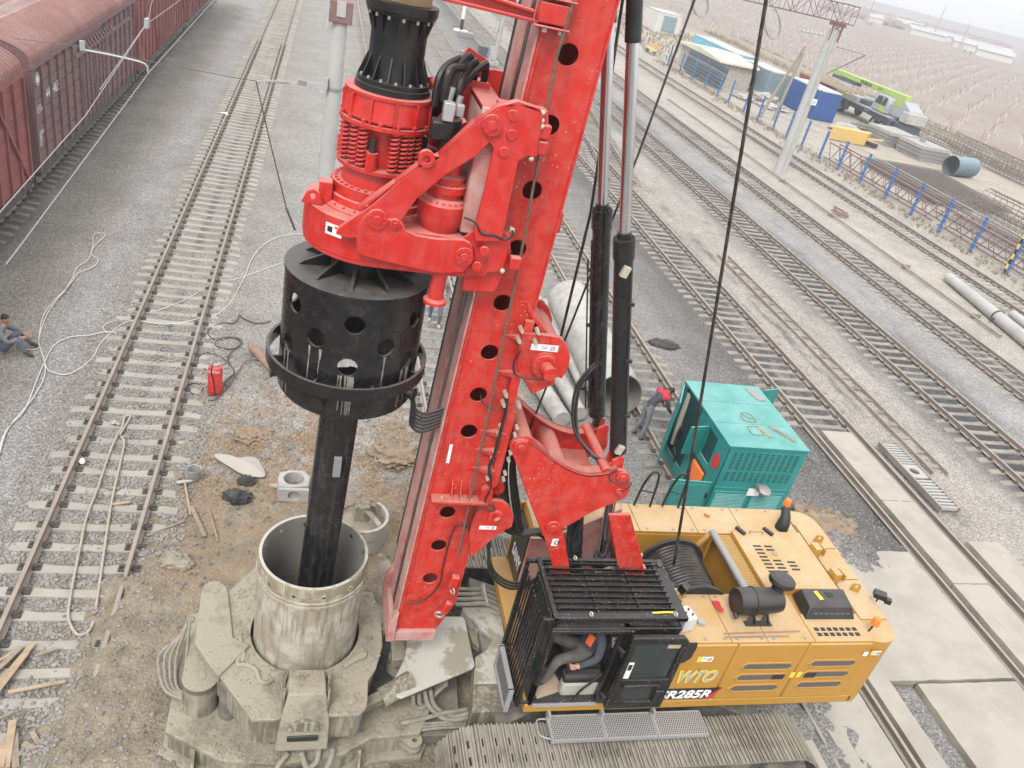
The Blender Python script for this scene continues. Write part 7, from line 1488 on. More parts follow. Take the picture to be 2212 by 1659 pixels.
b = MB(); b.box(30.85, 31.75, 49.45, 50.0, 9.3, 9.5); b.beam((30.95, 49.6, 9.0), (31.6, 49.6, 9.4), .05, .05); b.beam((31.6, 49.6, 9.0), (30.95, 49.6, 9.4), .05, .05); b.box(30.9, 31.0, 49.5, 49.6, 8.4, 9.4); b.box(31.55, 31.65, 49.5, 49.6, 8.4, 9.4); b.build("pole_cap", 'lattice_red', rp)
A = PY(*q((1960, 0, 600), 480, 430), 49.7); T = PY(*q((1960, 0, 600), 755, 505), 48.0); Bp = PY(*q((1960, 0, 600), 390, 680), 49.7)
b = MB(); b.tube([A, T], .04, 6); b.tube([Bp, T], .05, 6); b.build("cantilever_arm", 'steel', rp)
por = thing("lattice_portal_beam", "red lattice beam on top of the numbered twin pole at the upper right", "lattice beam", (22, 49.7, 9.3))
xs0, xs1 = 13.4, 32.2; n_ = 22; P4 = lambda i, yy, z: (xs1+(xs0-xs1)*i/n_, yy, z)
for yy in (49.4, 50.05):
    for z in (9.55, 10.6): MB().beam((xs0, yy, z), (xs1, yy, z), .06, .06).build("chord", 'lattice_red', por)
    for i in range(n_): MB().beam(P4(i, yy, 9.55 if i % 2 else 10.6), P4(i+1, yy, 10.6 if i % 2 else 9.55), .03, .03).build("brace", 'lattice_red', por); MB().beam(P4(i, yy, 9.55), P4(i, yy, 10.6), .028, .028).build("upright", 'lattice_red', por)
for i in range(n_): MB().beam(P4(i, 49.4, 10.6), P4(i+1, 50.05, 10.6), .035, .035).build("top_lacing", 'lattice_red', por)
MB().cyl((13.4, 49.7, -.3), (13.4, 49.7, 9.55), .3, .22, n=24).build("leg", 'pole_concrete', por)
# span wire and steady arm over the left tracks
W1 = (0, 0, 800)
spw = thing("span_wire", "cross wire with insulators strung from the left pole over the tracks", "wire", (.3, 27.8, 5.1))
pts = [PY(*q(W1, *a), 27.8) for a in ((-300, 205), (0, 250), (570, 325), (960, 410), (1640, 540), (1770, 560))]; MB().tube(pts, .012, 6).build("wire", 'rope_dark', spw)
e0 = pts[-1]; e1 = Vector((.24, 27.7, 5.2)); MB().tube([e0, e1], .014, 6).build("end_wire", 'steel', spw)
b = MB()
for i in range(16): b.cyl(e0+(e1-e0)*(.14+.022*i), e0+(e1-e0)*(.15+.022*i), .06, n=10)
b.build("insulator_string", 'concrete', spw, smooth=0); MB().obox(e0+(e1-e0)*.66, (.14, .05, .08), rz=.1).build("tension_clamp", 'steel', spw)
b = MB(); b.tube([PY(*q(W1, a, c_), 27.8) for a, c_ in ((580, 345), (720, 370), (860, 400), (960, 425), (1000, 440), (1020, 465), (1022, 500))], .035, 8); b.build("steady_arm", 'galv', spw)
b = MB(); p = PY(*q(W1, 570, 315), 27.8); b.obox(p, (.07, .05, .14)); b.build("arm_hinge", 'galv', spw)
d0 = PY(*q(W1, 1770, 560), 27.8); d1 = PY(*q(W1, 1980, 1440), 24.5); d2 = PY(*q(W1, 2040, 1590), 24.0); pl2 = thing("pull_wire", "slack steel pull wire hanging from the span wire above the left track", "wire", d0)
MB().tube([d0, (d0+d1)/2+Vector((0, 0, -.06)), d1], .022, 6).build("wire", 'rope_dark', pl2); MB().tube([d1, d2], .04, 8).build("turnbuckle", 'rope_dark', pl2)
def owire(label, pts, r=.014): tag(MB().tube(pts, r, 5).build("overhead_wire", 'steel'), label, "wire", "overhead wires above the left tracks")
z6 = 6.0
owire("pale contact wire running along the gravel strip left of the sleepers", [G(*q(W1, 40, 1830), 5.6), G(*q(W1, 170, 1659), 5.6), G(*q(W1, 1030, 500), 5.6), G(*q(W1, 1480, 0), 5.6), G(*q(W1, 1560, -90), 5.6)], .010)
owire("overhead wire passing in front of the dark maroon boxcar", [G(*q(W1, -100, 1580), 6.2), G(*q(W1, 590, 800), 6.2), G(*q(W1, 1010, 170), 6.2), G(*q(W1, 1260, -10), 6.2)], .009)
owire("upper overhead wire crossing the red boxcar near the top", [G(*q(W1, 690, 620), 7.0), G(*q(W1, 860, 380), 7.0), G(*q(W1, 1020, 150), 7.0), G(*q(W1, 1055, -10), 7.0)], .007)
p = G(*q(W1, 1015, 160), 6.5); tag(MB().obox(p, (.05, .12, .12)).build("wire_clamp", 'galv'), "small clamp on the overhead wire before the red boxcar", "clamp")
for (cx_, cy_, ry, lab) in ((1512, 5, 34, "coil of spare wire hanging nearer the red mast"), (1668, 48, 38, "coil of spare wire hanging beside the black winch rope")):
    root = thing("wire_coil", lab, "wire coil", PY(cx_, cy_, 40)); 
    for k in range(3):
        pts = [PY(cx_+(15+2*k)*cos(t_)+3*sin(t_), cy_+(ry-3*k)*sin(t_)+k*2, 40) for t_ in [2*pi*i/26 for i in range(26)]]; MB().tube(pts, .016, 5, closed=True).build("turn", 'steel', root)
    MB().tube([PY(cx_, cy_-ry, 40), PY(cx_+60, cy_-ry-60, 40)], .012, 5).build("lead_wire", 'steel', root)
# yard signs between the far tracks
wm = thing("white_signal_mast", "tall white signal mast with a ladder beside the red mast", "signal", (14.2, 71, -.25)); tp = PY(*q(TT, 1330, 225), 71); 
b = MB(); b.cyl((14.3, 71, 1.1), (tp.x, 71, tp.z+.8), .22, .22, n=18); b.build("post", 'white_paint', wm); 
for s in (-.45, -.2): MB().cyl((14.2+s-.2, 70.8, -.2), (tp.x+s, 70.8, tp.z+.5), .025, n=6).build("ladder_rail", 'galv', wm)
for i in range(22): MB().beam((13.6+.025*i+.02*i*0, 70.8, .1+.33*i), (13.95+.02*i, 70.8, .1+.33*i), .02, .02).build("ladder_rung", 'galv', wm)
b = MB(); b.box(13.7, 14.7, 70.6, 71.4, -.25, .1); b.obox((14.1, 71, .7), (.3, .25, .5)); b.build("base_cabinet", 'white_paint', wm)
sm_ = thing("marker_post", "short white and black marker post on a white base between far tracks", "marker post", (13.65, 87.4, -.25))
MB().cyl((13.65, 87.4, -.2), (13.65, 87.4, .9), .17, n=14).build("black_half", 'decal_black', sm_); MB().cyl((13.65, 87.4, .9), (13.65, 87.4, 2.1), .17, n=14).build("white_half", 'white_mark', sm_); MB().lathe([(0, 0), (.8, 0), (.7, .12), (0, .12)], (13.65, 87.4, -.25), 18).build("base", 'white_mark', sm_)
MB_ = lambda n_, x, y, w_, d_, h, lab, mat: tag(MB().box(x-w_, x+w_, y-d_, y+d_, -.25, h).build(n_, mat, bevel=.03), lab, "box")
MB_("track_box", 13.6, 83.6, .7, .35, .25, "grey track-side box next to the marker post", 'steel'); MB_("track_box", 13.9, 73.7, .55, .3, .7, "dark track-side box left of the white signal mast", 'crane_dark'); MB_("track_box", 12.6, 73.9, .8, .2, .0, "low grey cover in front of the dark track-side box", 'steel')
b = MB(); b.beam((8.7, 95, -.2), (8.7, 95, 5), .12, .12); tag(b.build("striped_post", 'white_mark'), "thin pale post beside the black kelly adapter, far off", "post")
# ---------------------------------------------------------------- yard behind the fence
T1c = (1400, 0, 600); T2c = (1960, 0, 600); R4c = (1760, 400, 800)
fn = thing("yard_fence", "wire fence on blue posts along the far side of the yard", "fence", (38.2, 56, -.25))
py = [31.5, 34.9, 38.06, 41.17, 44.18, 47.27, 50.57, 53.7, 56.6, 59.6, 62.4, 64.95, 68.15, 71.23, 74.92, 77.79, 81.2, 85, 89, 93]
for y in py:
    x = 38.0+(y-38)*.02; b = MB(); b.box(x-.07, x+.07, y-.07, y+.07, -.25, 1.95); b.build("post", 'blue_paint', fn)
for z in (.0, .35, .7, 1.05, 1.4, 1.75): MB().tube([(38.0+(y-38)*.02-.08, y, z) for y in py], .012, 4).build("wire", 'galv', fn)
MB().tube([(38.0+(y-38)*.02, y, 1.9) for y in py], .03, 5).build("top_rail", 'galv', fn)
bw = thing("striped_post", "black and yellow striped post in front of the fence at right", "post", (37.9, 35.0, -.25))
for i in range(8): MB().box(37.83, 37.97, 34.93, 35.07, -.25+i*.3, .05+i*.3).build("band", 'yellow_mark' if i % 2 else 'decal_black', bw)
def truss(label, x, y0, y1, z0, h, wd):
    root = thing("lattice_girder", label, "lattice girder", (x, (y0+y1)/2, z0), "red lattice girders lying behind the fence"); n_ = int((y1-y0)/.75)
    for xx in (x, x+wd):
        for z in (z0, z0+h): MB().beam((xx, y0, z), (xx, y1, z), .08, .08).build("chord", 'lattice_red', root)
        for i in range(n_):
            ya, yb = y0+(y1-y0)*i/n_, y0+(y1-y0)*(i+1)/n_; MB().beam((xx, ya, z0 if i % 2 else z0+h), (xx, yb, z0+h if i % 2 else z0), .045, .045).build("brace", 'lattice_red', root)
    return root
truss("red lattice girder lying behind the blue fence posts, nearer the right edge", 39.0, 30.5, 42.5, -.1, 1.15, .9); truss("red lattice girder lying behind the blue fence posts, farther from the right edge", 39.1, 43.2, 57.0, -.1, 1.15, .9)
# rebar cages and mat stack
def cage(label, x0, y0, x1, y1, r, zc):
    root = thing("rebar_cage", label, "rebar cage", ((x0+x1)/2, (y0+y1)/2, zc-r), "rebar cages lying in the yard"); A = Vector((x0, y0, zc)); Bp = Vector((x1, y1, zc)); d_ = (Bp-A).normalized(); u, v = frame(d_); L = (Bp-A).length
    b = MB()
    for k in range(14): a = 2*pi*k/14; o_ = u*(r*cos(a))+v*(r*sin(a)); b.tube([A+o_, Bp+o_], .022, 4, caps=False)
    b.build("long_bars", 'rebar', root, smooth=0, kind="stuff"); b = MB(); n_ = int(L/.55)
    for i in range(n_+1): c_ = A+d_*(L*i/n_); b.tube([c_+u*((r+.02)*cos(t_))+v*((r+.02)*sin(t_)) for t_ in [2*pi*j/18 for j in range(18)]], .02, 4, closed=True)
    b.build("hoops", 'rebar', root, smooth=0, kind="stuff")
cage("rebar cage nearest the fence by the right edge", 42.0, 32, 41.6, 46, .7, .5); cage("rebar cage second from the fence by the right edge", 43.8, 31, 43.2, 46, .7, .5); cage("rebar cage third from the fence by the right edge", 45.6, 31, 45.0, 45, .7, .5); cage("rebar cage resting on top of the others", 44.4, 32, 44.0, 45, .65, 1.5)
cage("long rebar cage beside the dirt road, nearer end", 62.0, 52, 62.5, 66, .75, .55); cage("long rebar cage beside the dirt road, farther end", 62.6, 67, 63.2, 82, .75, .55); cage("far rebar cage behind the mobile crane's tail", 64.6, 60, 65.0, 74, .75, .55)
cage("dark rebar cage lying along the field edge at right", 64.5, 40, 64.8, 58, .75, .55)
ms = thing("rebar_mat_stack", "flat stack of rusty rebar mats before the blue-grey tube", "rebar mats", (46, 52.5, -.25))
for k in range(7):
    b = MB(); o_ = Vector((random.uniform(-.3, .3), random.uniform(-.3, .3), -.2+.1*k))
    for i in range(24): b.beam(Vector((42.5+i*.3, 48.0, 0))+o_, Vector((43.0+i*.3, 57.5, 0))+o_, .03, .03)
    for i in range(30): b.beam(Vector((42.5+.016*i, 48+i*.32, .03))+o_, Vector((49.5+.016*i, 48+i*.32, .03))+o_, .03, .03)
    b.build("mat", 'rebar', ms, smooth=0, kind="stuff", recalc=False)
# concrete slab stacks
def stack(label, x, y, rz, w_, l_, n_):
    root = thing("slab_stack", label, "slab stack", (x, y, -.25))
    for k in range(n_): MB().obox((x+random.uniform(-.06, .06), y+random.uniform(-.06, .06), -.1+.34*k), (w_/2, l_/2, .155), rz=rz).build("slab", 'concrete' if k == n_-1 else 'slab_grey', root, bevel=.015)
p = G(*q(T2c, 985, 1290), .0); stack("stack of concrete slabs behind the crane's rear wheels, farther stack", 53.5, 69.2, .05, 3.2, 3.6, 4)
stack("stack of concrete slabs nearest the blue-grey tube", 54.2, 65.0, .05, 3.2, 3.4, 4)
p = G(*q(T2c, 1230, 1320), 1.1); tag(MB().obox((54.0, 65.3, 1.45), (.18, .18, .4), ry=.15).build("stump_block", 'steel'), "short dark post standing on the slab stack", "block")
hollow("steel_tube", (52.9, 59.4, .58), (55.7, 60.1, .58), .82, .05, 'tube_blue', "blue-grey steel tube lying open-ended on the dirt yard", "tube", matin='crane_dark')
yb = thing("yellow_skip", "overturned yellow steel tray in the yard behind the fence", "steel tray", (46.5, 63, -.2)); pA = G(*q(T2c, 440, 1290), -.2); pB = G(*q(T2c, 720, 1340), -.2)
b = MB(); b.prism([(pA.x-.2, pA.y+.3), (pB.x, pB.y-.2), (pB.x+.9, pB.y+.6), (pA.x+.9, pA.y+1.0)], 'z', -.2, .95); b.build("tray", 'yellow_box', yb, bevel=.05); MB().beam((pB.x, pB.y, .4), (pB.x+1.6, pB.y-.4, .6), .15, .15).build("arm", 'yellow_box', yb)
for (a, r_, lab) in (((800, 1340), .55, "truck tyre lying by the yellow tray"),):
    p = G(*q(T2c, *a), -.1); b = MB(); b.lathe([(.28, -.14), (.55, -.16), (.6, -.08), (.6, .08), (.55, .16), (.28, .14)], (p.x, p.y, .0), 26, True, dirv=(.1, .1, 1)); tag(b.build("tyre", 'rubber'), lab, "tyre")
lump("tarp_heap", (560, 1190), 1.6, 1.0, .55, 'cloth', "pale plastic sheeting heaped beside the mobile crane", "sheeting", R=T2c, z=.0, amp=.35); lump("rubble_heap", (720, 1180), 1.1, .8, .45, 'stone_dark', "dark rubble heap right of the pale sheeting", "rubble", R=T2c, z=.0, amp=.4)
lump("bag_heap", (1890, 905), 1.3, 1.5, .5, 'cloth', "heap of white sacks in front of the grey container", "sacks", R=T1c, z=.1, amp=.4); lump("scrap_heap", (1960, 990), 1.5, 1.3, .35, 'white_paint', "pale scrap heap at the foot of the wooden poles", "scrap", R=T1c, z=-.1, amp=.5); lump("scrap_heap", (1700, 900), 1.0, 1.6, .3, 'cloth', "small pale scrap heap between blue fence posts", "scrap", R=T1c, z=-.1, amp=.5)
# containers
def container(label, x0, x1, y0, y1, h, mat, roofmat=None, group="shipping containers in the yard"):
    root = thing("container", label, "container", ((x0+x1)/2, (y0+y1)/2, -.25), group)
    MB().box(x0+.05, x1-.05, y0+.05, y1-.05, -.2, h-.06).build("shell", mat, root)
    for (xx, s) in ((x0, 0), (x1, 1)):
        n_ = int((y1-y0)/.28)
        for i in range(n_): v = y0+.14+(y1-y0-.28)*i/n_; MB().box(xx-.0 if s == 0 else xx-.05, xx+.05 if s == 0 else xx, v, v+.15, -.1, h-.12).build("corrugation", mat, root)
    n_ = int((x1-x0)/.28)
    for i in range(n_): v = x0+.1+(x1-x0-.2)*i/n_; MB().box(v, v+.14, y0, y0+.05, -.1, h-.12).build("corrugation", mat, root)
    for xx in (x0, x1-.1):
        for yy in (y0, y1-.1): MB().box(xx-.01, xx+.11, yy-.01, yy+.11, -.25, h-.0).build("corner_post", mat, root)
    MB().box(x0-.01, x1+.01, y0-.01, y1+.01, h-.1, h+.02).build("roof", roofmat or mat, root); return root
container("dark blue shipping container behind the wooden poles", 47.9, 50.4, 74.5, 80.9, 2.6, 'container_blue', 'roof_pale')
p = G(*q(T1c, 1640, 735), -.25); container("grey-green corrugated container left of the dark blue one", 46.4, 49.0, 82.6, 89.3, 2.5, 'container_grey', 'roof_pale')
container("light blue site container behind the stone shed", 46.2, 48.8, 90.4, 104.0, 2.7, 'container_sky', 'roof_pale')
container("brownish red container under stacked timber by the crane's cab", 53.6, 56.0, 84.5, 88.8, 2.3, 'container_red')
tb = thing("timber_stack", "stack of tan timber on the red container beside the green boom", "timber", (54.8, 82, 2.3))
for i in range(6): MB().box(53.6+.4*i, 53.9+.4*i, 79.5-.2*(i % 3), 88.0, 2.33, 2.5+.06*(i % 2)).build("beam", 'wood_new', tb)
# stone shed with tarpaulin
sh_ = thing("stone_shed", "low stone shed with cream roof and dark tarpaulin on its side", "shed", (42.5, 92, -.25)); s0 = G(*q(T1c, 1060, 650), -.25); s1 = G(*q(T1c, 1560, 700), -.25)
MB().box(41.4, 45.4, 84.4, 95.8, -.25, 2.1).build("wall", 'brick', sh_)
for r_ in range(7):
    for c_ in range(18): MB().box(41.36, 41.42, 84.5+c_*.62+(.3 if r_ % 2 else 0), 84.5+c_*.62+.56+(.3 if r_ % 2 else 0), -.2+r_*.32, .07+r_*.32).build("stone", 'brick', sh_) if 84.5+c_*.62+.56+(.3 if r_ % 2 else 0) < 95.8 else None
b = MB(); b.prism([(84.0, 2.15), (96.2, 2.15), (96.2, 2.35), (90, 2.75), (84.0, 2.35)], 'x', 41.0, 45.8); b.build("roof", 'cream', sh_)
nx_ = 14; tv = []; 
for i in range(nx_+1):
    for j in range(6): yv = 80.2+11.0*i/nx_; tv.append((40.5-.25*j/5+.15*noise.noise(Vector((i*.8, j*.9, 1))), yv, 2.2-.0*i-.46*j+.12*noise.noise(Vector((i*.5, j*.7, 4)))))
b = MB(); b.add(tv, [(i*6+j, i*6+j+1, (i+1)*6+j+1, (i+1)*6+j) for i in range(nx_) for j in range(5)]); o = b.build("tarpaulin", 'tarp', sh_, recalc=False); md = o.modifiers.new("s", 'SOLIDIFY'); md.thickness = .05; md = o.modifiers.new("ss", 'SUBSURF'); md.levels = 2; md.render_levels = 2
cbn = container("pale grey site cabin with a dark doorway at the field's edge", 50, 54, 128, 134, 2.8, 'wall_pale', 'roof_pale')
MB().box(51.0, 53.2, 127.9, 128.02, .2, 2.4).build("doorway", 'container_grey', cbn)
# A-frame wooden poles
for (a, c_, lab) in (((1835, 1080), (2212, 500), "slanted wooden prop pole in front of the dark blue container"), ((1965, 1110), (2212, 560), "upright wooden pole in front of the dark blue container")):
    A = G(*q(T1c, *a), -.25); T = PY(*q(T1c, c_[0], c_[1]), A.y+.5); d_ = T-A; tag(MB().cyl(A, A+d_*1.12, .16, .12, n=12).build("wooden_pole", 'wood_old'), lab, "pole")
tq = thing("utility_crossarm_pole", "thin utility pole with crossarm of insulators above the blue container", "utility pole", (50.5, 92, -.25)); p = PY(*q(T2c, 265, 310), 92)
MB().cyl((p.x, 92, -.25), (p.x, 92, p.z+1.5), .12, .09, n=10).build("shaft", 'pole_concrete', tq); a_, c_ = PY(*q(T2c, 155, 290), 92), PY(*q(T2c, 360, 328), 92); MB().beam(a_, c_, .12, .14).build("crossarm", 'steel', tq)
for k in range(5): MB().cyl(a_+(c_-a_)*(.1+.2*k)+Vector((0, 0, .05)), a_+(c_-a_)*(.1+.2*k)+Vector((0, 0, .3)), .05, n=8).build("insulator", 'white_mark', tq)
bn = thing("yellow_bench", "pale yellow bench near the fence's far end", "bench", (41.5, 103, -.25)); p = G(*q(T1c, 840, 460), .2); MB().obox((p.x, p.y, .3), (.3, 1.6, .04)).build("seat", 'yellow_box', bn); MB().obox((p.x+.35, p.y, .7), (.04, 1.6, .2)).build("backrest", 'yellow_box', bn)
for e in (-1.3, 1.3): MB().obox((p.x, p.y+e, .02), (.25, .05, .26)).build("leg", 'steel', bn)
# ---------------------------------------------------------------- mobile crane
cr_ = thing("mobile_crane", "green and grey truck crane parked at the field's edge", "mobile crane", (57.8, 79, -.25))
xl, xr = 56.6, 59.1
MB().box(xl+.1, xr-.1, 73.6, 86.0, .75, 1.25).build("chassis", 'crane_dark', cr_, bevel=.03)
MB().box(xl-.05, xr+.05, 74.5, 83.2, 1.25, 1.4).build("deck", 'crane_grey', cr_, bevel=.02)
for y in (83.3, 76.8, 75.3):
    for x, s in ((xl+.1, -1), (xr-.1, 1)):
        b = MB(); b.lathe([(.30, -.18), (.55, -.2), (.62, -.12), (.62, .12), (.55, .2), (.30, .18)], (x, y, .38), 28, True, dirv=(1, 0, 0)); o = b.build("tyre", 'rubber', cr_); b = MB(); b.lathe([(0, .0), (.12, 0), (.14, .05), (.30, .13), (.30, -.12), (0, -.12)], (x, y, .38), 22, dirv=(s, 0, 0)); b.build("rim", 'crane_grey', o)
b = MB(); b.prism([(83.0, 1.3), (86.3, 1.0), (86.4, 1.9), (85.9, 2.6), (84.0, 2.6), (83.9, 1.9), (83.0, 1.8)], 'x', xl+.05, xl+1.1); b.build("carrier_cab", 'crane_grey', cr_, bevel=.06)
MB().prism([(84.3, 1.95), (85.7, 1.95), (85.6, 2.45), (84.4, 2.45)], 'x', xl+.03, xl+.06).build("cab_window", 'glass', cr_); MB().prism([(83.0, 1.3), (84.1, 1.3), (84.1, 1.95), (83.0, 1.8)], 'x', xl+.02, xl+.06).build("green_side", 'crane_green', cr_)
MB().box(xl+.05, xr-.05, 81.0, 83.0, 1.4, 1.95).build("locker", 'crane_grey', cr_, bevel=.06); MB().box(xl+.4, xr-.4, 79.5, 81.0, 1.4, 1.9).build("hoist_gear", 'crane_dark', cr_, bevel=.1)
b = MB(); b.cyl((57.6, 81.0, 1.9), (57.7, 78.6, 2.1), .22, n=18); b.build("luffing_ram", 'crane_grey', cr_)
b = MB(); b.prism([(75.6, 1.5), (78.4, 1.5), (78.3, 2.4), (77.7, 3.05), (76.0, 3.05), (75.6, 2.5)], 'x', xl+.1, xl+1.15); oc = b.build("operator_cab", 'crane_grey', cr_, bevel=.08)
for (y0, y1) in ((76.9, 77.9), (76.1, 76.75)): MB().prism([(y0, 2.15), (y1+.1, 2.15), (y1-.15, 2.9), (y0, 2.9)], 'x', xl+.07, xl+.12).build("cab_window", 'glass', oc)
MB().prism([(75.9, 1.5), (77.0, 1.5), (77.2, 2.1), (76.3, 2.1)], 'x', xl+.07, xl+.11).build("green_stripe", 'crane_green', oc)
b = MB(); b.prism([(72.2, 1.6), (75.6, 1.6), (75.7, 2.9), (74.0, 3.2), (72.6, 2.6)], 'x', xl+.5, xr-.4); b.build("slewing_frame", 'crane_grey', cr_, bevel=.08); MB().box(xl+.1, xr-.1, 72.0, 73.2, 1.4, 2.4).build("counterweight", 'white_paint', cr_, bevel=.06)
MB().prism([(74.2, 2.5), (75.5, 2.5), (75.3, 3.1), (74.2, 3.15)], 'x', xl+.48, xl+.52).build("green_patch", 'crane_green', cr_)
b = MB(); b.add([(57.9+dx_, y, z+dz) for (y, z) in ((74.6, 3.0), (87.5, 2.95)) for dx_ in (-.34, .34) for dz in (0.1, .66)], [(0, 1, 3, 2), (4, 6, 7, 5), (0, 4, 5, 1), (2, 3, 7, 6), (0, 2, 6, 4), (1, 5, 7, 3)]); bm_ = b.build("boom", 'crane_green', cr_, bevel=.05)
MB().box(57.5, 58.25, 83.5, 88.6, 2.7, 3.0).build("boom_head", 'crane_dark', bm_, bevel=.04); MB().box(57.55, 58.25, 87.4, 88.9, 3.0, 3.6).build("boom_tip", 'crane_green', bm_, bevel=.04)
text("ZOOMLION", .42, (57.51, 83.0, 3.2), (0, -1, 0), (0, 0, 1), 'decal_black', "boom_lettering", bm_, off=.01); text("QY25V", .3, (57.51, 79.6, 3.25), (0, -1, 0), (0, 0, 1), 'decal_black', "boom_lettering", bm_)
for y in (82.4, 74.1): MB().box(xl-.25, xl+.3, y-.2, y+.2, .3, 1.2).build("outrigger", 'crane_dark', cr_, bevel=.03)
for i in range(4): MB().box(xl-.05, xl+.05, 78.4, 79.0, .3+.25*i, .36+.25*i).build("access_step", 'crane_grey', cr_)
MB().box(xl+.1, xr-.1, 72.3, 74.4, .5, 1.2).build("rear_gear", 'crane_dark', cr_, bevel=.05)
# ---------------------------------------------------------------- orchard field, distant village
row_az = math.radians(44); rd = Vector((sin(row_az), cos(row_az), 0)); rn = Vector((rd.y, -rd.x, 0))
def sapling(b, p, h):
    b.cyl(p, p+Vector((random.uniform(-.1, .1), 0, h*.42)), .05, .035, n=5, caps=False)
def twigs(b, p, h):
    for k in range(5):
        a = random.uniform(0, 6.28); e = p+Vector((.6*cos(a)*h*.3, .6*sin(a)*h*.3, h*random.uniform(.75, 1.05))); s = p+Vector((0, 0, h*.42)); v = Vector((-sin(a), cos(a), 0))*.025
        b.add([s-v, s+v, e], [(0, 1, 2)])
cand = []
for i in range(-70, 120):
    for j in range(0, 90):
        p = Vector((78, 60, -.25))+rn*(i*4.2)+rd*(j*3.4-80)+Vector((random.uniform(-.6, .6), random.uniform(-.6, .6), 0))
        if random.random() < .14 or noise.noise(Vector((p.x*.03, p.y*.03, 2))) > .38: continue
        v = p-CPOS; zf_ = v.dot(FWD)
        if zf_ < 20: continue
        sx_, sy_ = IW/2+FPX*v.dot(RIGHT)/zf_, IH/2-FPX*v.dot(UPV)/zf_
        if p.x < 68 or not (1380 < sx_ < 2260 and -30 < sy_ < 330): continue
        cand.append((v.length, p))
cand.sort(key=lambda c: c[0]); far_t = MB(); far_w = MB(); proto = []
for k in range(4):
    b = MB(); h = 1.7+.25*k; sapling(b, Vector((0, 0, 0)), h); t_ = bpy.data.objects; root = thing("young_tree", "bare young fruit tree with whitewashed trunk in the field rows", "young tree", (0, 0, 0), "young trees in rows in the field")
    b.build("trunk", 'trunk_white', root, smooth=0); b = MB(); twigs(b, Vector((0, 0, 0)), h); b.build("crown", 'twig', root, smooth=0, recalc=False); proto.append(root)
for i, (d_, p) in enumerate(cand):
    if i < 4: proto[i].location = p
    elif i < 200: copy_tree(proto[i % 4], loc=p, rz=random.uniform(0, 6.2))
    else:
        h = random.uniform(1.6, 2.3); sapling(far_t, p, h); twigs(far_w, p, h)
for b, m_, nm, lab in ((far_t, 'trunk_white', "orchard_trunks", "whitewashed trunks of the far orchard rows"), (far_w, 'twig', "orchard_twigs", "bare reddish twigs of the far orchard rows")):
    o = b.build(nm, m_, smooth=0, recalc=False); o["kind"] = "stuff"; o["label"] = lab
# ditch bank between road and field
b = MB(); vs = []; L_ = 60
for i in range(L_):
    y = 30+i*3.2
    for j, (dx_, dz) in enumerate(((0, -.27), (1.2, .25), (2.6, .35), (4.2, -.27))): vs.append((66.0+(y-50)*.03+dx_+.5*noise.noise(Vector((i*.7, j, 2))), y, dz+.25*noise.noise(Vector((i*.9, j, 7)))))
b.add(vs, [(i*4+j, i*4+j+1, (i+1)*4+j+1, (i+1)*4+j) for i in range(L_-1) for j in range(3)]); o = b.build("earth_bank", 'soil', smooth=60, recalc=False); o["kind"] = "structure"
def azdir(x, y=0.0):
    d_ = _ray(x, y); d_.z = 0; return d_.normalized()
vill = [(1905, 560, 16, 'roof_pale'), (1945, 600, 26, 'roof_pale'), (1985, 640, 22, 'wall_pale'), (2030, 520, 34, 'roof_pale'), (2075, 560, 30, 'roof_pale'), (2110, 600, 18, 'tube_blue'), (2140, 480, 24, 'roof_pale'), (2180, 520, 34, 'roof_pale'), (2205, 440, 20, 'roof_pale'), (1850, 620, 18, 'roof_pale')]
side_ = ["leftmost", "second from left", "third from left", "fourth from left", "fifth from left", "fifth from right", "blue-grey roofed", "third from right", "second from right", "rightmost"]
order = sorted(range(len(vill)), key=lambda i: vill[i][0]); names = {}
for r_, i in enumerate(order): names[i] = side_[r_] if vill[i][3] != 'tube_blue' else "blue-grey roofed"
for i, (px_, D, L_, m_) in enumerate(vill):
    d_ = azdir(px_, 0); c_ = d_*D; u_ = Vector((d_.y, -d_.x, 0)); root = thing("farm_building", "long low farm building on the horizon, %s of the row" % names[i], "building", (c_.x, c_.y, -.25), "farm buildings on the horizon")
    rz = math.atan2(u_.y, u_.x)+random.uniform(-.5, .5); L_ *= random.uniform(.5, .85); MB().obox((c_.x, c_.y, 1.1), (L_/2, 5, 1.4), rz=rz).build("wall", 'wall_pale', root)
    b = MB(); mt = Matrix.Translation((c_.x, c_.y, 2.5)) @ Matrix.Rotation(rz, 4, 'Z'); b.prism([(-5.6, 0), (5.6, 0), (0, 1.7)], 'x', -L_/2-.5, L_/2+.5); b.xf(mt); b.build("roof", m_, root)
for (px_, D, h) in ((2050, 520, 16), (1890, 480, 12), (2120, 470, 11)):
    d_ = azdir(px_)*D; tag(MB().cyl((d_.x, d_.y, -.3), (d_.x, d_.y, h), .35, .2, n=6).build("utility_pole", 'steel'), {2050: "tall thin mast rising over the horizon at upper right", 1890: "thin pole on the horizon left of the tall mast", 2120: "thin pole on the horizon right of the tall mast"}[px_], "utility pole")
tl = MB()
for i in range(900):
    px_ = random.uniform(1780, 2230); D = random.uniform(560, 820); d_ = azdir(px_)*D; tl.rock((d_.x, d_.y, 1.2), random.uniform(2, 4.2), .8)
o = tl.build("far_tree_belt", 'twig', smooth=0, recalc=False); o["kind"] = "stuff"; o["label"] = "hazy belt of bare trees along the horizon"

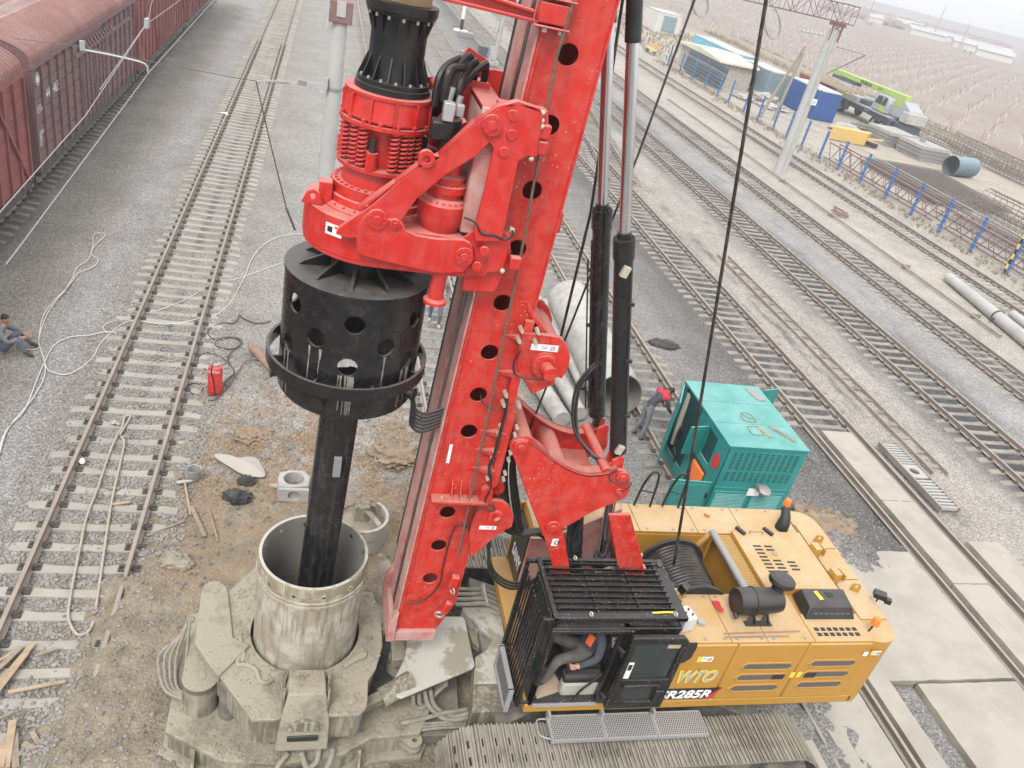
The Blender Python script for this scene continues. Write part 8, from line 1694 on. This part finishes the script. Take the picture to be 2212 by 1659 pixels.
# dry weeds along the fence and the field edge
gb_ = MB()
def tuft(x, y, h):
    for k in range(5):
        a = random.uniform(0, 6.28); e = Vector((x+cos(a)*h*.5, y+sin(a)*h*.5, -.25+h)); v = Vector((-sin(a), cos(a), 0))*h*.09; p_ = Vector((x+random.uniform(-.1, .1), y+random.uniform(-.1, .1), -.26)); gb_.add([p_-v, p_+v, e], [(0, 1, 2)])
for i in range(1100):
    y = random.uniform(30, 95); tuft(37.7+(y-38)*.02+random.gauss(0, .5), y, random.uniform(.1, .34))
for i in range(3000):
    y = random.uniform(34, 150); tuft(66+(y-50)*.03+random.uniform(-1.5, 6), y, random.uniform(.2, .7))
for i in range(1500): tuft(random.uniform(39.5, 60), random.uniform(96, 150), random.uniform(.2, .6))
o = gb_.build("dry_grass", 'dry_grass', smooth=0, recalc=False); o["kind"] = "stuff"; o["label"] = "dry weeds along the fence line and field edge"
# ---------------------------------------------------------------- people
def person(label, J, M_, scale=1.0, head=None, look=(0, -1, 0), hair='hair', fingers=True, grip=False, hairstyle='short', extra=None):
    # J: joint positions; one skinned continuous body, materials by body region
    V = Vector; J = {k: V(v) for k, v in J.items()}; base = V((J['pelvis'].x, J['pelvis'].y, min(J['toeL'].z, J['toeR'].z)))
    root = thing("person", label, "person", base)
    order = ['pelvis', 'spine', 'chest', 'neck', 'skull', 'shL', 'elL', 'wrL', 'haL', 'shR', 'elR', 'wrR', 'haR', 'hipL', 'knL', 'anL', 'toeL', 'hipR', 'knR', 'anR', 'toeR']
    edges = [('pelvis', 'spine'), ('spine', 'chest'), ('chest', 'neck'), ('neck', 'skull')]
    for s in 'LR': edges += [('chest', 'sh'+s), ('sh'+s, 'el'+s), ('el'+s, 'wr'+s), ('wr'+s, 'ha'+s), ('pelvis', 'hip'+s), ('hip'+s, 'kn'+s), ('kn'+s, 'an'+s), ('an'+s, 'toe'+s)]
    rad = dict(pelvis=.145, spine=.14, chest=.155, neck=.062, skull=.07, sh=.085, el=.062, wr=.045, ha=.036, hip=.105, kn=.075, an=.055, toe=.048)
    H_ = J['skull']; J['skull'] = J['neck'].lerp(H_, .5)
    me = bpy.data.meshes.new("body"); idx = {k: i for i, k in enumerate(order)}
    me.from_pydata([J[k]-base for k in order], [(idx[a], idx[b]) for a, b in edges], [])
    ob = bpy.data.objects.new("tmp", me); COL.objects.link(ob); sk_ = ob.modifiers.new("sk", 'SKIN'); sk_.use_smooth_shade = True
    for k in order:
        r = rad.get(k, rad.get(k.rstrip('LR'))); sv = me.skin_vertices[0].data[idx[k]]; sv.radius = (r*scale*.95, r*scale*(.78 if k in ('chest', 'spine') else .95)); sv.use_root = (k == 'pelvis')
    ss = ob.modifiers.new("ss", 'SUBSURF'); ss.levels = 2; ss.render_levels = 2
    dg = bpy.context.evaluated_depsgraph_get(); bm_e = bpy.data.meshes.new_from_object(ob.evaluated_get(dg)); bpy.data.objects.remove(ob)
    b = MB(); b.v = [tuple(v.co) for v in bm_e.vertices]; b.f = [tuple(p.vertices) for p in bm_e.polygons]; nb = len(b.f)
    regs = [(J[a]-base, J[c]-base, M_.get(a+c, M_['top'] if (a in ('pelvis', 'spine', 'chest') and c not in ('hipL', 'hipR')) or a[:2] in ('sh', 'el') else (M_['skin'] if a in ('neck',) or a[:2] == 'wr' else (M_['boot'] if a[:2] == 'an' else M_['leg'])))) for a, c in edges]
    mats = []; mi = []
    def slot_of(m):
        if m not in mats: mats.append(m)
        return mats.index(m)
    for f in b.f:
        c = sum((V(b.v[i]) for i in f), V())/len(f); best = None
        for a, e, m in regs:
            d_ = e-a; t_ = max(0, min(1, (c-a).dot(d_)/max(d_.length_squared, 1e-9))); dist = (c-a-d_*t_).length
            if best is None or dist < best[0]: best = (dist, m)
        mi.append(slot_of(best[1]))
    # head with face
    hc = H_-base; lk = V(look).normalized(); rt = lk.cross(V((0, 0, 1))).normalized(); upv = rt.cross(lk).normalized(); n0 = b.n(); f0 = len(b.f)
    b.ball((0, 0, 0), (.078*scale, .098*scale, .118*scale), 18, 12)
    b.ball((0, .098*scale, -.012*scale), (.014*scale, .022*scale, .024*scale), 8, 6)
    for s in (-1, 1): b.ball((s*.078*scale, -.005*scale, -.01*scale), (.012*scale, .024*scale, .032*scale), 8, 6)
    b.ball((0, .07*scale, -.085*scale), (.035*scale, .03*scale, .03*scale), 8, 6)
    hm_ = Matrix((rt, lk, upv)).transposed().to_4x4(); hm_.translation = hc; b.xf(hm_, n0); mi += [slot_of(M_['skin'])]*(len(b.f)-f0)
    if fingers:
        for s in 'LR':
            w_ = J['wr'+s]-base; h_ = J['ha'+s]-base; d_ = (h_-w_).normalized(); u, v = frame(d_); f0 = len(b.f)
            nrm = v if abs(v.z) < abs(u.z) else u; sp = d_.cross(nrm).normalized(); nrm = sp.cross(d_)
            if nrm.z > 0: nrm = -nrm
            for k in range(4):
                o_ = h_+sp*((k-1.5)*.021*scale); L = (.07, .08, .075, .06)[k]*scale; cu = .55 if not grip else 1.3
                p1 = o_+d_*L*.45; p2 = p1+(d_*cos(cu*.7)+nrm*sin(cu*.7))*L*.35; p3 = p2+(d_*cos(cu*1.4)+nrm*sin(cu*1.4))*L*.3
                b.tube([o_-d_*.02, o_, p1, p2, p3], [.011*scale, .0105*scale, .0095*scale, .0088*scale, .007*scale], 8)
            t0 = w_.lerp(h_, .45)+sp*.03*scale; b.tube([t0-sp*.01, t0+sp*.02*scale+d_*.02*scale, t0+sp*.03*scale+d_*.055*scale+nrm*.01, t0+sp*.02*scale+d_*.08*scale+nrm*.02], [.014*scale, .013*scale, .011*scale, .008*scale], 8)
            mi += [slot_of(M_['skin'])]*(len(b.f)-f0)
    me2 = bpy.data.meshes.new("body"); me2.from_pydata(b.v, [], b.f)
    for m in mats: me2.materials.append(MAT[m])
    me2.polygons.foreach_set("material_index", mi); me2.update(); me2.shade_smooth()
    bo = bpy.data.objects.new("body", me2); COL.objects.link(bo); bo.parent = root; ORG[bo.name] = base
    # hair, eyes, mouth
    hb = MB(); hb.ball((0, -.012*scale, .018*scale), (.086*scale, .103*scale, .112*scale), 18, 12); keep = [f for f in hb.f if sum(hb.v[i][2] for i in f)/len(f) > (.035*scale if sum(hb.v[i][1] for i in f)/len(f) > .02*scale else -.05*scale)]; hb.f = keep; hb.xf(hm_)
    hb.v = [tuple(V(x)+base) for x in hb.v]; hb.build("hair", hair, root, smooth=60, recalc=False)
    eb = MB()
    for s in (-1, 1): eb.ball((s*.03*scale, .088*scale, .015*scale), (.011*scale, .008*scale, .006*scale), 8, 5)
    eb.box(-.022*scale, .022*scale, .09*scale, .098*scale, -.057*scale, -.051*scale); eb.xf(hm_); eb.v = [tuple(V(x)+base) for x in eb.v]; eb.build("face_marks", 'hair', root, smooth=40)
    return root
# man sitting on the gravel at the left edge
f1 = G(*q(S1, 195, 935), -.2); f2 = G(*q(S1, 225, 875), -.2)
pel = Vector((f1.x-.62, f1.y+.12, -.08)); hd_ = G(*q(S1, -2, 695), .66)
J = dict(pelvis=pel, spine=pel+Vector((-.04, 0, .2)), chest=pel+Vector((.06, .02, .42)), neck=pel+Vector((.13, .03, .56)), skull=pel+Vector((.17, .04, .74)),
         shL=pel+Vector((.06, .22, .46)), elL=pel+Vector((.26, .34, .30)), wrL=pel+Vector((.50, .16, .32)), haL=pel+Vector((.57, .10, .31)), shR=pel+Vector((.08, -.18, .46)), elR=pel+Vector((.27, -.30, .28)), wrR=pel+Vector((.50, -.03, .29)), haR=pel+Vector((.57, .03, .30)),
         hipL=pel+Vector((.06, .1, 0)), knL=pel+Vector((.40, .2, .34)), anL=Vector((f2.x-.06, f2.y+.05, -.13)), toeL=Vector((f2.x+.14, f2.y-.02, -.17)), hipR=pel+Vector((.06, -.1, 0)), knR=pel+Vector((.42, -.1, .32)), anR=Vector((f1.x-.06, f1.y, -.13)), toeR=Vector((f1.x+.14, f1.y-.08, -.17)))
person("person in grey jacket and dark cap sitting on the gravel, hands over knees", J, dict(top='grey_cloth', leg='denim', skin='skin', boot='boot'), look=(.8, -.5, -.25), grip=True)
# man bending down at the generator
fa = G(*q(P3, 1095, 1525), -.2); fb = G(*q(P3, 1050, 1478), -.2); pel = Vector(((fa.x+fb.x)/2+.14, (fa.y+fb.y)/2+.08, .74))
hd_ = pel+Vector((.62, .26, .40))
J = dict(pelvis=pel, spine=pel+Vector((.12, .05, .2)), chest=pel+Vector((.36, .14, .36)), neck=pel+Vector((.5, .2, .40)), skull=hd_,
         shL=pel+Vector((.28, .34, .40)), elL=pel+Vector((.42, .46, .14)), wrL=pel+Vector((.58, .38, -.06)), haL=pel+Vector((.64, .36, -.12)), shR=pel+Vector((.42, -.06, .34)), elR=pel+Vector((.5, -.14, .08)), wrR=pel+Vector((.66, -.02, -.08)), haR=pel+Vector((.72, .02, -.14)),
         hipL=pel+Vector((-.02, .1, -.02)), knL=fb.lerp(pel, .5)+Vector((.06, .05, .02)), anL=Vector((fb.x, fb.y, -.12)), toeL=Vector((fb.x+.16, fb.y+.06, -.17)), hipR=pel+Vector((.02, -.1, -.02)), knR=fa.lerp(pel, .5)+Vector((.08, -.04, .02)), anR=Vector((fa.x, fa.y, -.12)), toeR=Vector((fa.x+.17, fa.y+.05, -.17)))
wk = person("person in navy overalls with red shoulders bending beside the teal generator", J, dict(top='navy_cloth', leg='grey_cloth', skin='skin', boot='boot', chestneck='red_cloth', chestshL='red_cloth', chestshR='red_cloth'), look=(.75, .2, -.55))
n_ = Vector((-.5, -.2, .84)).normalized(); bk_ = pel+Vector((.22, .08, .33))
xd_ = Vector((.35, -.92, -.05)).normalized(); yd_ = Vector((.78, .28, .55)); yd_ = (yd_-xd_*yd_.dot(xd_)).normalized()
for i, s in enumerate(("DEMIRYOL", "GURLUSYK", "TOPARY")): text(s, .07, bk_+Vector((-.0, .0, .05))-xd_*.19-yd_*(.07*i-.02)+xd_.cross(yd_)*.06, xd_, yd_, 'yellow_mark', "back_lettering", wk) if False else None
# man walking on the track behind the drum
fw = G(*q(M2, 1258, 880), -.2); fw2 = G(*q(M2, 1196, 832), -.2); pel = Vector(((fw.x+fw2.x)/2, (fw.y+fw2.y)/2+.02, .72))
J = dict(pelvis=pel, spine=pel+Vector((0, .02, .2)), chest=pel+Vector((0, 0, .44)), neck=pel+Vector((0, -.02, .6)), skull=pel+Vector((0, -.05, .78)), shL=pel+Vector((-.2, 0, .5)), elL=pel+Vector((-.27, .02, .22)), wrL=pel+Vector((-.25, -.1, .0)), haL=pel+Vector((-.25, -.12, -.07)), shR=pel+Vector((.2, 0, .5)), elR=pel+Vector((.29, .04, .24)), wrR=pel+Vector((.3, -.08, .02)), haR=pel+Vector((.3, -.1, -.05)),
         hipL=pel+Vector((-.1, 0, -.02)), knL=Vector((fw2.x, fw2.y-.02, .27)), anL=Vector((fw2.x, fw2.y, -.11)), toeL=Vector((fw2.x-.02, fw2.y-.15, -.17)), hipR=pel+Vector((.1, 0, -.02)), knR=Vector((fw.x, fw.y-.03, .27)), anR=Vector((fw.x, fw.y, -.11)), toeR=Vector((fw.x+.02, fw.y-.16, -.17)))
person("person in blue-grey jeans walking on the track behind the black drum", J, dict(top='grey_cloth', leg='denim', skin='skin', boot='cloth'), look=(-.1, -1, -.1))
# operator in the cab
J = dict(pelvis=(4.530, 7.52, 2.06), spine=(4.610, 7.52, 2.26), chest=(4.630, 7.50, 2.50), neck=(4.590, 7.49, 2.68), skull=(4.540, 7.48, 2.84), shL=(4.630, 7.29, 2.54), elL=(4.590, 7.16, 2.27), wrL=(4.330, 7.15, 2.13), haL=(4.250, 7.15, 2.12), shR=(4.630, 7.71, 2.54), elR=(4.570, 7.86, 2.26), wrR=(4.330, 7.84, 2.15), haR=(4.250, 7.82, 2.14),
         hipL=(4.450, 7.42, 2.04), knL=(4.050, 7.30, 2.09), anL=(3.930, 7.30, 1.63), toeL=(3.750, 7.29, 1.57), hipR=(4.450, 7.62, 2.04), knR=(4.030, 7.74, 2.10), anR=(3.910, 7.76, 1.63), toeR=(3.730, 7.77, 1.57))
op = person("person in dark jacket with orange patches seated in the open cab", J, dict(top='navy_cloth', leg='dark_cloth', skin='skin', boot='boot'), look=(-1, -.05, -.2), grip=True, scale=1.14)
MB().obox((4.472, 7.345, 2.46), (.012, .055, .09), rz=.5, ry=.25).build("chest_patch", 'orange_cloth', op, bevel=.006); MB().obox((4.500, 7.60, 2.56), (.012, .03, .05), rz=-.3, ry=.25).build("chest_patch", 'orange_cloth', op, bevel=.006)
# pickers far off in the field
for i, (a, lab) in enumerate((((765, 235), "tiny dark person in the orchard, left of a pair"), ((790, 238), "tiny dark person in the orchard, middle of three"), ((805, 236), "tiny dark person in the orchard, right of a pair"), ((1635, 455), "tiny dark person bending far right in the orchard, upper one"), ((1655, 490), "tiny dark person in the orchard, far right middle one"), ((1710, 510), "tiny dark person standing far right in the orchard, lowest one"))):
    p = G(*q(T2c, *a), -.25); b0 = p+Vector((0, 0, .0)); pel = b0+Vector((0, 0, .95)); J = dict(pelvis=pel, spine=pel+Vector((0, 0, .2)), chest=pel+Vector((.02, 0, .44)), neck=pel+Vector((.04, 0, .6)), skull=pel+Vector((.05, 0, .78)))
    for s, e in (('L', -1), ('R', 1)):
        J['sh'+s] = pel+Vector((e*.2, 0, .5)); J['el'+s] = pel+Vector((e*.27, -.05, .22)); J['wr'+s] = pel+Vector((e*.25, -.15, .02)); J['ha'+s] = pel+Vector((e*.25, -.18, -.05)); J['hip'+s] = pel+Vector((e*.1, 0, -.02)); J['kn'+s] = b0+Vector((e*.12, -.03, .5)); J['an'+s] = b0+Vector((e*.13, 0, .08)); J['toe'+s] = b0+Vector((e*.14, -.16, .03))
    person(lab, J, dict(top='navy_cloth', leg='navy_cloth', skin='skin', boot='boot'), look=(0, -1, 0), scale=1.15)
# ---------------------------------------------------------------- hazy air
hzb = MB(); hzb.box(-400, 900, -60, 1000, -2.0, 40.0); hz_ = hzb.build("haze", 'concrete', smooth=0); hz_["kind"] = "stuff"; hz_["label"] = "pale hazy air over the whole yard"
hm = bpy.data.materials.new("haze"); hm.use_nodes = True; t = hm.node_tree; t.nodes.clear(); o = nn(t, "ShaderNodeOutputMaterial"); pv = nn(t, "ShaderNodeVolumePrincipled")
pv.inputs['Color'].default_value = (.96, .97, 1, 1); pv.inputs['Density'].default_value = .0013; pv.inputs['Anisotropy'].default_value = .2; t.links.new(pv.outputs[0], o.inputs['Volume'])
hz_.data.materials.clear(); hz_.data.materials.append(hm)
